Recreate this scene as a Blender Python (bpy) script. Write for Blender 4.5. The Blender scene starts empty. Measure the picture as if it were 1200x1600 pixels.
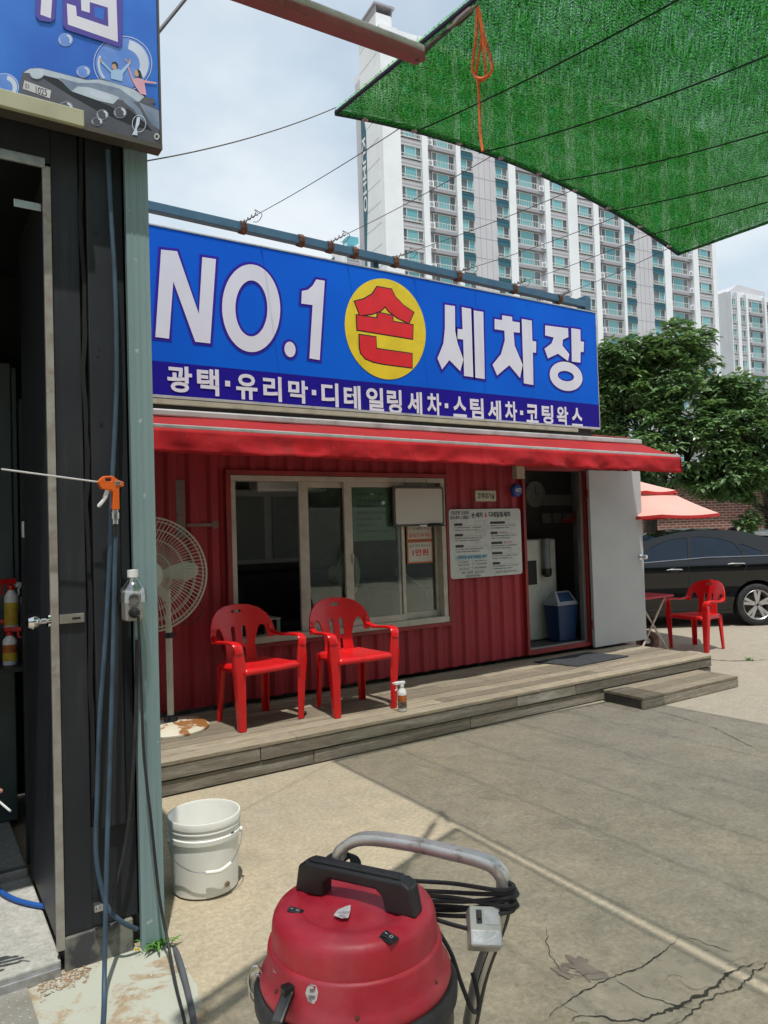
import bpy, bmesh, math, random
from mathutils import Vector, Matrix, noise as mnoise
rad = math.radians
random.seed(7)
sc = bpy.context.scene
COL = sc.collection

# ------------------------------------------------------------------ camera
FPX = 1150.0                       # focal length in photo pixels (1200 x 1600)
CAM = Vector((0, 0, 1.6))
YAW, PITCH, ROLL = rad(32.95), rad(1.52), rad(-1.78)
FW = Vector((math.sin(YAW) * math.cos(PITCH), math.cos(YAW) * math.cos(PITCH), math.sin(PITCH)))
_r = Vector((math.cos(YAW), -math.sin(YAW), 0))
_u = _r.cross(FW)
RR = math.cos(ROLL) * _r + math.sin(ROLL) * _u
UU = -math.sin(ROLL) * _r + math.cos(ROLL) * _u
cd = bpy.data.cameras.new('camera')
cd.sensor_fit = 'VERTICAL'; cd.sensor_height = 36; cd.sensor_width = 27
cd.lens = FPX / 1600 * 36; cd.clip_start = 0.05; cd.clip_end = 5000
cam = bpy.data.objects.new('camera', cd); COL.objects.link(cam)
cam.matrix_world = Matrix(((RR.x, UU.x, -FW.x, CAM.x), (RR.y, UU.y, -FW.y, CAM.y), (RR.z, UU.z, -FW.z, CAM.z), (0, 0, 0, 1)))
sc.camera = cam

# ------------------------------------------------------------------ sun, sky, exposure
SUN = Vector((-0.115, -0.276, 1.0)).normalized()          # towards the sun
SUN_EL = math.asin(SUN.z)
SUN_AZ = math.atan2(SUN.x, SUN.y)
ld = bpy.data.lights.new('sun', 'SUN'); ld.energy = 3.1; ld.angle = rad(0.6); ld.color = (1.0, 0.965, 0.91)
lo = bpy.data.objects.new('sun', ld); COL.objects.link(lo)
lo.rotation_euler = SUN.to_track_quat('Z', 'Y').to_euler()
W = bpy.data.worlds.new('World'); sc.world = W; W.use_nodes = True
wn, wl = W.node_tree.nodes, W.node_tree.links
wn.clear()
wo = wn.new('ShaderNodeOutputWorld'); wb = wn.new('ShaderNodeBackground'); wb.inputs['Strength'].default_value = 0.12
sky = wn.new('ShaderNodeTexSky'); sky.sky_type = 'NISHITA'; sky.sun_disc = False
sky.sun_elevation = SUN_EL; sky.sun_rotation = SUN_AZ; sky.air_density = 1.2; sky.dust_density = 2.0
tc = wn.new('ShaderNodeTexCoord')
sx = wn.new('ShaderNodeSeparateXYZ'); wl.new(tc.outputs['Generated'], sx.inputs[0])
def wmath(op, a, b):
    n = wn.new('ShaderNodeMath'); n.operation = op
    for i, q in enumerate((a, b)):
        if isinstance(q, (int, float)): n.inputs[i].default_value = q
        else: wl.new(q, n.inputs[i])
    return n.outputs[0]
zz = wmath('ADD', wmath('MAXIMUM', sx.outputs[2], 0.0), 0.22)
cx = wn.new('ShaderNodeCombineXYZ')
wl.new(wmath('DIVIDE', sx.outputs[0], zz), cx.inputs[0]); wl.new(wmath('DIVIDE', sx.outputs[1], zz), cx.inputs[1])
n1 = wn.new('ShaderNodeTexNoise'); n1.inputs['Scale'].default_value = 0.75; n1.inputs['Detail'].default_value = 7; n1.inputs['Roughness'].default_value = 0.52
wl.new(cx.outputs[0], n1.inputs['Vector'])
r1 = wn.new('ShaderNodeValToRGB'); r1.color_ramp.elements[0].position = 0.36; r1.color_ramp.elements[1].position = 0.55
r1.color_ramp.elements[0].color = (0.30, 0.30, 0.30, 1); r1.color_ramp.elements[1].color = (1, 1, 1, 1)
wl.new(n1.outputs['Fac'], r1.inputs['Fac'])
n2 = wn.new('ShaderNodeTexNoise'); n2.inputs['Scale'].default_value = 1.7; n2.inputs['Detail'].default_value = 5
wl.new(cx.outputs[0], n2.inputs['Vector'])
r2 = wn.new('ShaderNodeValToRGB')
r2.color_ramp.elements[0].color = (4.1, 4.9, 5.6, 1); r2.color_ramp.elements[1].color = (5.8, 6.2, 6.5, 1)
r2.color_ramp.elements[0].position = 0.35; r2.color_ramp.elements[1].position = 0.65
wl.new(n2.outputs['Fac'], r2.inputs['Fac'])
wm = wn.new('ShaderNodeMix'); wm.data_type = 'RGBA'
wl.new(r1.outputs['Color'], wm.inputs['Factor']); wl.new(sky.outputs[0], wm.inputs['A']); wl.new(r2.outputs['Color'], wm.inputs['B'])
wl.new(wm.outputs['Result'], wb.inputs['Color']); wl.new(wb.outputs[0], wo.inputs[0])
sc.view_settings.view_transform = 'Standard'; sc.view_settings.look = 'None'
sc.view_settings.exposure = 0.35; sc.view_settings.gamma = 1.0; sc.view_settings.use_curve_mapping = False
sc.render.engine = 'CYCLES'
sc.cycles.use_denoising = True
sc.cycles.max_bounces = 6; sc.cycles.diffuse_bounces = 4; sc.cycles.glossy_bounces = 3; sc.cycles.transparent_max_bounces = 14
sc.cycles.use_adaptive_sampling = True; sc.cycles.adaptive_threshold = 0.025
sc.cycles.sample_clamp_indirect = 6.0

# ------------------------------------------------------------------ pixel -> place helpers (photo survey)
def ray(x, y): return FW + RR * ((x - 600) / FPX) + UU * ((800 - y) / FPX)
def onZ(x, y, z): d = ray(x, y); return CAM + d * ((z - CAM.z) / d.z)
def onY(x, y, Y): d = ray(x, y); return CAM + d * (Y / d.y)
def onX(x, y, X): d = ray(x, y); return CAM + d * (X / d.x)
def at(x, y, D): return CAM + ray(x, y) * D

# ------------------------------------------------------------------ mesh helpers
ROOTM = {}
def V(*a): return Vector(a)
class MB:
    def __init__(s): s.v = []; s.f = []; s.m = []
    def add(s, vs, fs, mi=0):
        o = len(s.v); s.v += [Vector(q) for q in vs]
        s.f += [tuple(i + o for i in f) for f in fs]; s.m += [mi] * len(fs); return s
    def box(s, x0, x1, y0, y1, z0, z1, mi=0, M=None):
        vs = [Vector((x, y, z)) for z in (z0, z1) for y in (y0, y1) for x in (x0, x1)]
        if M is not None: vs = [M @ q for q in vs]
        return s.add(vs, [(0, 2, 3, 1), (4, 5, 7, 6), (0, 1, 5, 4), (2, 6, 7, 3), (0, 4, 6, 2), (1, 3, 7, 5)], mi)
    def beam(s, a, b, w, h, up=(0, 0, 1), mi=0, w2=None, h2=None):
        a, b = Vector(a), Vector(b); d = (b - a).normalized(); up = Vector(up)
        sd = d.cross(up)
        if sd.length < 1e-5: sd = d.cross(Vector((0, 1, 0)))
        sd.normalize(); u = sd.cross(d)
        w2 = w if w2 is None else w2; h2 = h if h2 is None else h2
        vs = []
        for p, ww, hh in ((a, w, h), (b, w2, h2)):
            vs += [p - sd * ww / 2 - u * hh / 2, p + sd * ww / 2 - u * hh / 2, p + sd * ww / 2 + u * hh / 2, p - sd * ww / 2 + u * hh / 2]
        return s.add(vs, [(3, 2, 1, 0), (4, 5, 6, 7), (0, 1, 5, 4), (1, 2, 6, 5), (2, 3, 7, 6), (3, 0, 4, 7)], mi)
    def tube(s, pts, r, n=8, mi=0, cap=True, closed=False, flat=1.0):
        pts = [Vector(p) for p in pts]; N = len(pts)
        rs = r if isinstance(r, (list, tuple)) else [r] * N
        o = len(s.v); prev = None
        for i, p in enumerate(pts):
            if closed: t = pts[(i + 1) % N] - pts[i - 1]
            else: t = pts[min(i + 1, N - 1)] - pts[max(i - 1, 0)]
            t.normalize()
            if prev is None:
                a = Vector((0, 0, 1)) if abs(t.z) < 0.9 else Vector((1, 0, 0))
                prev = (a - t * a.dot(t)).normalized()
            else:
                q = prev - t * prev.dot(t)
                prev = q.normalized() if q.length > 1e-6 else prev
            bb = t.cross(prev)
            for k in range(n):
                an = 2 * math.pi * k / n
                s.v.append(p + prev * (math.cos(an) * rs[i] * flat) + bb * (math.sin(an) * rs[i]))
        L = N if closed else N - 1
        for i in range(L):
            j = (i + 1) % N
            for k in range(n):
                k2 = (k + 1) % n
                s.f.append((o + i * n + k, o + i * n + k2, o + j * n + k2, o + j * n + k)); s.m.append(mi)
        if cap and not closed:
            s.f.append(tuple(o + k for k in reversed(range(n)))); s.m.append(mi)
            s.f.append(tuple(o + (N - 1) * n + k for k in range(n))); s.m.append(mi)
        return s
    def lathe(s, prof, n=24, M=None, mi=0, a0=0, a1=2 * math.pi):
        full = abs(a1 - a0 - 2 * math.pi) < 1e-6
        o = len(s.v); K = n if full else n + 1
        for (r, z) in prof:
            for k in range(K):
                an = a0 + (a1 - a0) * k / n
                q = Vector((r * math.cos(an), r * math.sin(an), z)); s.v.append(M @ q if M is not None else q)
        for i in range(len(prof) - 1):
            for k in range(n):
                k2 = (k + 1) % K
                if prof[i][0] < 1e-9: fc = (o + i * K + k, o + (i + 1) * K + k2, o + (i + 1) * K + k)
                elif prof[i + 1][0] < 1e-9: fc = (o + i * K + k, o + i * K + k2, o + (i + 1) * K + k)
                else: fc = (o + i * K + k, o + i * K + k2, o + (i + 1) * K + k2, o + (i + 1) * K + k)
                s.f.append(fc); s.m.append(mi)
        return s
    def prism(s, pts, d, mi=0):
        pts = [Vector(p) for p in pts]; n = len(pts); d = Vector(d); o = len(s.v)
        s.v += pts + [p + d for p in pts]
        s.f += [tuple(o + i for i in range(n)), tuple(o + n + i for i in reversed(range(n)))]
        s.f += [(o + i, o + n + i, o + n + (i + 1) % n, o + (i + 1) % n) for i in range(n)]
        s.m += [mi] * (n + 2); return s
    def grid(s, rows, mi=0):
        o = len(s.v); w = len(rows[0])
        for r_ in rows: s.v += [Vector(q) for q in r_]
        for i in range(len(rows) - 1):
            for j in range(w - 1):
                s.f.append((o + i * w + j, o + i * w + j + 1, o + (i + 1) * w + j + 1, o + (i + 1) * w + j)); s.m.append(mi)
        return s
    def ball(s, c, r, n=10, mi=0):
        c = Vector(c); rr = r if isinstance(r, (tuple, list)) else (r, r, r)
        M = Matrix.Translation(c) @ Matrix.Diagonal((rr[0], rr[1], rr[2], 1))
        pr = [(math.cos(a) if 0 < i < n else 0.0, math.sin(a)) for i, a in ((i, -math.pi / 2 + math.pi * i / n) for i in range(n + 1))]
        return s.lathe(pr, n * 2 if n < 10 else 16, M, mi)
    def xf(s, M): s.v = [M @ q for q in s.v]; return s
    def mesh(s, name, mats, smooth=False, fix=True):
        me = bpy.data.meshes.new(name); me.from_pydata([tuple(q) for q in s.v], [], s.f)
        for m_ in (mats if isinstance(mats, (list, tuple)) else [mats]): me.materials.append(m_)
        me.polygons.foreach_set('material_index', s.m)
        if fix:
            bm = bmesh.new(); bm.from_mesh(me); bmesh.ops.recalc_face_normals(bm, faces=bm.faces); bm.to_mesh(me); bm.free()
        if smooth:
            me.polygons.foreach_set('use_smooth', [True] * len(me.polygons)); me.set_sharp_from_angle(angle=rad(38 if smooth is True else smooth))
        me.update(); return me
    def build(s, name, mats, parent=None, smooth=False, local=False, bevel=0, sub=0, solid=0, fix=True, seg=2):
        M = ROOTM.get(parent.name) if parent else None
        if M is not None and not local:
            Mi = M.inverted(); s.v = [Mi @ q for q in s.v]
        o = bpy.data.objects.new(name, s.mesh(name, mats, smooth, fix)); COL.objects.link(o)
        if parent:
            o.parent = parent; ROOTM[o.name] = M if M is not None else Matrix.Identity(4)
        if solid:
            m_ = o.modifiers.new('solid', 'SOLIDIFY'); m_.thickness = solid; m_.offset = 0
        if bevel:
            m_ = o.modifiers.new('bevel', 'BEVEL'); m_.width = bevel; m_.segments = seg; m_.limit_method = 'ANGLE'; m_.angle_limit = rad(40); m_.harden_normals = False
        if sub:
            m_ = o.modifiers.new('sub', 'SUBSURF'); m_.levels = sub; m_.render_levels = sub
        return o
def tag(o, label=None, cat=None, group=None, kind=None):
    if label: o['label'] = label
    if cat: o['category'] = cat
    if group: o['group'] = group
    if kind: o['kind'] = kind
    return o
def thing(name, label, cat, loc=(0, 0, 0), rz=0.0, group=None, kind=None):
    o = bpy.data.objects.new(name, None); COL.objects.link(o)
    o.empty_display_size = 0.1
    o.location = loc; o.rotation_euler = (0, 0, rz)
    ROOTM[o.name] = Matrix.Translation(Vector(loc)) @ Matrix.Rotation(rz, 4, 'Z')
    return tag(o, label, cat, group, kind)
def inst(src, parent, loc=None, rz=None, M=None):
    c = src.copy(); COL.objects.link(c); c.parent = parent
    ROOTM[c.name] = ROOTM.get(parent.name, Matrix.Identity(4))
    if M is not None: c.matrix_local = M
    if loc is not None: c.location = loc
    if rz is not None: c.rotation_euler = (0, 0, rz)
    return c
def copy_tree(o, parent=None):
    c = o.copy(); COL.objects.link(c); c.parent = parent
    for ch in list(o.children): copy_tree(ch, c)
    return c
def smoothpath(pts, k=6):
    pts = [Vector(p) for p in pts]; out = []
    for i in range(len(pts) - 1):
        p0, p1, p2, p3 = pts[max(i - 1, 0)], pts[i], pts[i + 1], pts[min(i + 2, len(pts) - 1)]
        for j in range(k):
            t = j / k
            out.append(0.5 * ((2 * p1) + (p2 - p0) * t + (2 * p0 - 5 * p1 + 4 * p2 - p3) * t * t + (3 * p1 - p0 - 3 * p2 + p3) * t ** 3))
    out.append(pts[-1]); return out
# 2-D shapes as signed distance, meshed as a clean-edged sheet and bent into place
def sd_poly(pts):
    n = len(pts)
    def f(x, y):
        d = 1e9; s_ = 1.0; j = n - 1
        for i in range(n):
            ax, ay = pts[i]; bx, by = pts[j]
            ex, ey = bx - ax, by - ay; wx, wy = x - ax, y - ay
            t = max(0.0, min(1.0, (wx * ex + wy * ey) / (ex * ex + ey * ey + 1e-12)))
            qx, qy = wx - ex * t, wy - ey * t; d = min(d, qx * qx + qy * qy)
            c1, c2, c3 = y >= ay, y < by, ex * wy > ey * wx
            if (c1 and c2 and c3) or (not c1 and not c2 and not c3): s_ = -s_
            j = i
        return s_ * math.sqrt(d)
    return f
def sd_rbox(cx_, cy_, hx, hy, r):
    def f(x, y):
        qx, qy = abs(x - cx_) - hx + r, abs(y - cy_) - hy + r
        return math.hypot(max(qx, 0), max(qy, 0)) + min(max(qx, qy), 0) - r
    return f
def sd_circ(cx_, cy_, r): return lambda x, y: math.hypot(x - cx_, y - cy_) - r
def sheet(mb, sdf, x0, x1, y0, y1, h, mapf, mi=0):
    nx = max(2, int(round((x1 - x0) / h))); ny = max(2, int(round((y1 - y0) / h)))
    hx, hy = (x1 - x0) / nx, (y1 - y0) / ny
    P = {}; S = {}
    for i in range(nx + 1):
        for j in range(ny + 1): S[i, j] = sdf(x0 + i * hx, y0 + j * hy)
    e = h * 0.05; ids = {}; o = len(mb.v)
    def vid(i, j):
        if (i, j) in ids: return ids[i, j]
        x, y = x0 + i * hx, y0 + j * hy; d = S[i, j]
        if d > 0:
            for _ in range(3):
                gx = (sdf(x + e, y) - sdf(x - e, y)) / (2 * e); gy = (sdf(x, y + e) - sdf(x, y - e)) / (2 * e)
                g = math.hypot(gx, gy) or 1.0; d = sdf(x, y); x -= gx / g * d; y -= gy / g * d
                if abs(d) < 1e-5: break
        mb.v.append(Vector(mapf(x, y))); ids[i, j] = len(mb.v) - 1; return ids[i, j]
    for i in range(nx):
        for j in range(ny):
            c = [(i, j), (i + 1, j), (i + 1, j + 1), (i, j + 1)]
            neg = sum(S[q] < 0 for q in c)
            if neg >= 2 or (neg == 1 and min(S[q] for q in c) < -0.3 * h):
                mb.f.append(tuple(vid(*q) for q in c)); mb.m.append(mi)
    return mb

# ------------------------------------------------------------------ materials
def lin(r, g, b):
    f = lambda c: (c / 255 / 12.92) if c / 255 <= 0.04045 else ((c / 255 + 0.055) / 1.055) ** 2.4
    return (f(r), f(g), f(b))
class NT:
    def __init__(s, name):
        s.mat = bpy.data.materials.new(name); s.mat.use_nodes = True
        s.n = s.mat.node_tree.nodes; s.l = s.mat.node_tree.links; s.n.clear()
        s.out = s.n.new('ShaderNodeOutputMaterial')
    def node(s, t, **kw):
        q = s.n.new(t)
        for k, v_ in kw.items(): setattr(q, k, v_)
        return q
    def val(s, q, i, v_):
        if hasattr(v_, 'is_output') or isinstance(v_, bpy.types.NodeSocket): s.l.new(v_, q.inputs[i])
        else: q.inputs[i].default_value = v_
    def coords(s, scale=(1, 1, 1), which='Object', rot=(0, 0, 0)):
        t = s.node('ShaderNodeTexCoord'); m_ = s.node('ShaderNodeMapping')
        m_.inputs['Scale'].default_value = scale; m_.inputs['Rotation'].default_value = rot
        s.l.new(t.outputs[which], m_.inputs['Vector']); return m_.outputs[0]
    def wcoords(s, scale=(1, 1, 1), rot=(0, 0, 0)):
        t = s.node('ShaderNodeNewGeometry'); m_ = s.node('ShaderNodeMapping')
        m_.inputs['Scale'].default_value = scale; m_.inputs['Rotation'].default_value = rot
        s.l.new(t.outputs['Position'], m_.inputs['Vector']); return m_.outputs[0]
    def noise(s, vec, scale, detail=5, rough=0.55, dist=0.0):
        q = s.node('ShaderNodeTexNoise'); s.l.new(vec, q.inputs['Vector'])
        q.inputs['Scale'].default_value = scale; q.inputs['Detail'].default_value = detail; q.inputs['Roughness'].default_value = rough; q.inputs['Distortion'].default_value = dist
        return q.outputs['Fac']
    def ramp(s, fac, a, b, ca=(0, 0, 0), cb=(1, 1, 1)):
        q = s.node('ShaderNodeValToRGB'); e = q.color_ramp.elements
        e[0].position = a; e[1].position = b; e[0].color = (*ca, 1); e[1].color = (*cb, 1)
        s.l.new(fac, q.inputs['Fac']); return q.outputs['Color']
    def mix(s, fac, a, b, mode='MIX'):
        q = s.node('ShaderNodeMix', data_type='RGBA', blend_type=mode)
        s.val(q, 'Factor', fac)
        for k, c in (('A', a), ('B', b)):
            if isinstance(c, tuple): q.inputs[k].default_value = (*c[:3], 1)
            else: s.l.new(c, q.inputs[k])
        return q.outputs['Result']
    def math(s, op, a, b=0.0):
        q = s.node('ShaderNodeMath', operation=op); s.val(q, 0, a); s.val(q, 1, b); return q.outputs[0]
    def bump(s, hgt, strength=0.3, dist=0.01, prev=None):
        q = s.node('ShaderNodeBump'); q.inputs['Strength'].default_value = strength; q.inputs['Distance'].default_value = dist
        s.l.new(hgt, q.inputs['Height'])
        if prev is not None: s.l.new(prev, q.inputs['Normal'])
        return q.outputs[0]
    def bsdf(s, col, rough=0.5, metal=0.0, spec=0.5, normal=None, alpha=None, coat=0.0, trans=0.0, out=True):
        q = s.node('ShaderNodeBsdfPrincipled')
        if isinstance(col, tuple): q.inputs['Base Color'].default_value = (*col[:3], 1)
        else: s.l.new(col, q.inputs['Base Color'])
        s.val(q, 'Roughness', rough); s.val(q, 'Metallic', metal); q.inputs['Specular IOR Level'].default_value = spec
        q.inputs['Coat Weight'].default_value = coat; q.inputs['Transmission Weight'].default_value = trans
        if normal is not None: s.l.new(normal, q.inputs['Normal'])
        if alpha is not None: s.val(q, 'Alpha', alpha)
        if out: s.l.new(q.outputs[0], s.out.inputs[0])
        return q
def mat(name, col, rough=0.5, metal=0.0, spec=0.5, col2=None, vs=6.0, va=(0.4, 0.65), bump=0.0, bs=60.0, bd=0.002, dirt=None, ds=2.0, da=(0.55, 0.75), stretch=(1, 1, 1), rnd=0.0, coat=0.0, world=False, rv=0.0):
    t = NT(name); c = col
    vec = t.wcoords(stretch) if world else t.coords(stretch)
    if col2 is None: col2 = tuple(q * 0.86 for q in col)
    c = t.mix(t.ramp(t.noise(vec, vs, 6), va[0], va[1]), col, col2)
    if dirt: c = t.mix(t.ramp(t.noise(vec, ds, 8, 0.65), da[0], da[1]), c, dirt)
    if rnd:
        oi = t.node('ShaderNodeObjectInfo'); hs = t.node('ShaderNodeHueSaturation')
        t.l.new(c, hs.inputs['Color'])
        mr = t.node('ShaderNodeMapRange'); t.l.new(oi.outputs['Random'], mr.inputs['Value'])
        mr.inputs['To Min'].default_value = 1 - rnd; mr.inputs['To Max'].default_value = 1 + rnd
        t.l.new(mr.outputs[0], hs.inputs['Value']); c = hs.outputs['Color']
    nm = None
    if bump: nm = t.bump(t.noise(vec, bs, 4), bump, bd)
    r_ = rough
    if rv:
        mr = t.node('ShaderNodeMapRange'); t.l.new(t.noise(vec, vs * 2.3, 5), mr.inputs['Value'])
        mr.inputs['From Min'].default_value = 0.3; mr.inputs['From Max'].default_value = 0.7
        mr.inputs['To Min'].default_value = max(0.02, rough - rv); mr.inputs['To Max'].default_value = min(1, rough + rv); r_ = mr.outputs[0]
    t.bsdf(c, r_, metal, spec, nm, coat=coat)
    return t.mat
def glass(name, tint, refl=0.5, rough=0.02, see=0.7):
    # thin pane: see-through film plus a mirror sheen that grows at grazing angles
    t = NT(name)
    tr = t.node('ShaderNodeBsdfTransparent'); tr.inputs[0].default_value = (*tint, 1)
    gl = t.node('ShaderNodeBsdfGlossy'); gl.inputs['Roughness'].default_value = rough; gl.inputs[0].default_value = (0.9, 0.95, 0.95, 1)
    fr = t.node('ShaderNodeFresnel'); fr.inputs['IOR'].default_value = 1.5
    m_ = t.node('ShaderNodeMixShader')
    t.l.new(t.math('MINIMUM', t.math('MULTIPLY', fr.outputs[0], refl * 2), 1.0), m_.inputs[0])
    t.l.new(tr.outputs[0], m_.inputs[1]); t.l.new(gl.outputs[0], m_.inputs[2]); t.l.new(m_.outputs[0], t.out.inputs[0])
    return t.mat

WHITE = mat('white_paint', (0.72, 0.72, 0.70), 0.5)
BLACKP = mat('black_plastic', (0.007, 0.007, 0.008), 0.45, col2=(0.022, 0.022, 0.023), bump=0.15, bs=300)
RUBBER = mat('black_rubber', (0.014, 0.014, 0.016), 0.6, col2=(0.03, 0.03, 0.032), vs=14)
STEEL = mat('steel', (0.55, 0.55, 0.55), 0.32, 1.0, col2=(0.4, 0.4, 0.4), rv=0.12)
CHROME = mat('chrome', (0.75, 0.75, 0.76), 0.12, 1.0)
GALV = mat('galvanised', (0.45, 0.46, 0.46), 0.45, 0.7, col2=(0.3, 0.3, 0.31), vs=20)
WIRE = mat('wire_rope', (0.13, 0.12, 0.11), 0.55, 0.6)
RUST = mat('rust', (0.16, 0.055, 0.02), 0.85, col2=(0.06, 0.025, 0.015), vs=30, bump=0.5)

# ------------------------------------------------------------------ lettering
TMP = bpy.data.scenes.new('lettering_bench')
def bake(o):
    vl = TMP.view_layers[0]; vl.update(); me = bpy.data.meshes.new_from_object(o.evaluated_get(vl.depsgraph)); return me
def text_mesh(body, bold=0.0, extr=0.0):
    c = bpy.data.curves.new('lettering', 'FONT'); c.body = body; c.offset = bold; c.extrude = extr; c.resolution_u = 3
    o = bpy.data.objects.new('lettering', c); TMP.collection.objects.link(o); me = bake(o)
    bpy.data.objects.remove(o); bpy.data.curves.remove(c)
    vs = [v_.co.copy() for v_ in me.vertices]; fs = [tuple(p.vertices) for p in me.polygons]
    bpy.data.meshes.remove(me); return vs, fs
def put_text(mb, body, x0, x1, z0, z1, fn, bold=0.02, mi=0, keep=False):
    """fit the lettering into a rectangle of the sign's own plane; fn maps (a, b) on the plane to a point"""
    vs, fs = text_mesh(body, bold)
    ax, bx = min(q.x for q in vs), max(q.x for q in vs); ay, by = min(q.y for q in vs), max(q.y for q in vs)
    sx_, sy_ = (x1 - x0) / (bx - ax), (z1 - z0) / (by - ay)
    if keep: sx_ = sy_ = min(sx_, sy_)
    mb.add([fn(x0 + (q.x - ax) * sx_, z0 + (q.y - ay) * sy_) for q in vs], fs, mi)
def outline_mesh(mb, loops, grow, fn, mi=0):
    """filled outline with holes (2-D curve fill), grown by `grow`"""
    c = bpy.data.curves.new('outline', 'CURVE'); c.dimensions = '2D'; c.fill_mode = 'BOTH'; c.offset = grow
    for lp in loops:
        s_ = c.splines.new('POLY'); s_.points.add(len(lp) - 1)
        for p, q in zip(s_.points, lp): p.co = (q[0], q[1], 0, 1)
        s_.use_cyclic_u = True
    o = bpy.data.objects.new('outline', c); TMP.collection.objects.link(o); me = bake(o)
    bpy.data.objects.remove(o); bpy.data.curves.remove(c)
    mb.add([fn(v_.co.x, v_.co.y) for v_ in me.vertices], [tuple(p.vertices) for p in me.polygons], mi)
    bpy.data.meshes.remove(me)
def grow_loop(lp, g):
    n = len(lp); A = sum(lp[i][0] * lp[(i + 1) % n][1] - lp[(i + 1) % n][0] * lp[i][1] for i in range(n))
    sg = 1 if A > 0 else -1; out = []
    for i in range(n):
        p0, p1, p2 = Vector(lp[i - 1]), Vector(lp[i]), Vector(lp[(i + 1) % n])
        d1, d2 = (p1 - p0), (p2 - p1)
        if d1.length < 1e-9 or d2.length < 1e-9: out.append(tuple(p1)); continue
        d1.normalize(); d2.normalize()
        n1_, n2_ = Vector((d1.y, -d1.x)) * sg, Vector((d2.y, -d2.x)) * sg
        m_ = n1_ + n2_
        if m_.length < 0.35: m_ = n1_
        m_.normalize(); k = g / max(0.45, m_.dot(n1_)); q = p1 + m_ * k; out.append((q.x, q.y))
    return out

# ================================================================== GROUND
def concrete(name, base, base2, stain, peel=None):
    t = NT(name); vec = t.wcoords()
    c = t.mix(t.ramp(t.noise(vec, 0.55, 8, 0.6), 0.36, 0.66), base, base2)
    c = t.mix(t.ramp(t.noise(vec, 2.3, 9, 0.7, 0.6), 0.55, 0.74), c, stain)
    c = t.mix(t.math('MULTIPLY', t.ramp(t.noise(t.wcoords((1.0, 0.35, 1), rot=(0, 0, 0.5)), 3.1, 8, 0.72), 0.56, 0.70), 0.35), c, (0.42, 0.40, 0.35))
    sp_ = t.node('ShaderNodeSeparateXYZ'); t.l.new(vec, sp_.inputs[0]); sand_shade = t.ramp(t.math('ADD', t.math('MULTIPLY', sp_.outputs[0], .12), t.math('MULTIPLY', t.noise(vec, .8, 6), .8)), .55, 1.05)
    if not peel: c = t.mix(t.math('MULTIPLY', sand_shade, .75), c, (0.315, 0.288, 0.236))          # sandy near the shed, barer grey further out, darkened to deepen the net's shade
    fine = t.noise(vec, 42, 9, 0.85)
    c = t.mix(1.0, c, t.ramp(fine, 0.32, 0.68, (0.62, 0.61, 0.60), (1.25, 1.25, 1.25)), 'MULTIPLY')
    c = t.mix(1.0, c, t.ramp(t.noise(vec, 7, 8, 0.75), 0.3, 0.7, (0.86, 0.86, 0.86), (1.1, 1.1, 1.1)), 'MULTIPLY')
    vo = t.node('ShaderNodeTexVoronoi'); t.l.new(vec, vo.inputs['Vector']); vo.inputs['Scale'].default_value = 34
    spots = t.ramp(vo.outputs['Distance'], 0.06, 0.11, (1, 1, 1), (0, 0, 0))
    keep = t.ramp(t.noise(vec, 5.0, 2), 0.5, 0.62)
    c = t.mix(t.math('MULTIPLY', spots, keep), c, (0.09, 0.075, 0.055))
    vo2 = t.node('ShaderNodeTexVoronoi'); t.l.new(vec, vo2.inputs['Vector']); vo2.inputs['Scale'].default_value = 17
    c = t.mix(t.math('MULTIPLY', t.ramp(vo2.outputs['Distance'], 0.04, 0.07, (1, 1, 1), (0, 0, 0)), t.ramp(t.noise(vec, 3.3, 2), 0.5, 0.56)), c, (0.55, 0.52, 0.46))
    if peel:
        m_ = t.ramp(t.noise(vec, 4.2, 9, 0.72, 0.4), 0.44, 0.50)
        c = t.mix(m_, c, peel)
    h = t.math('ADD', t.math('MULTIPLY', fine, 0.5), t.noise(vec, 9, 8, 0.7))
    t.bsdf(c, 0.88, 0, 0.25, t.bump(h, 0.45, 0.012))
    return t.mat
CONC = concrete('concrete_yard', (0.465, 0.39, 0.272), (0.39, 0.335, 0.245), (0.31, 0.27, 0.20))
APRON = concrete('concrete_painted', (0.36, 0.28, 0.19), (0.40, 0.31, 0.21), (0.30, 0.22, 0.15), (0.42, 0.43, 0.36))
g = MB(); N = 24
xs = [-1500, -600, -200, -60, -20] + [-10 + i for i in range(0, 31)] + [30, 45, 70, 120, 250, 600, 1500]
g.grid([[(x, y, 0) for x in xs] for y in xs])
ground = g.build('ground', CONC, fix=True); tag(ground, 'worn beige concrete yard with cracks and stains', 'ground', kind='structure')
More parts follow.
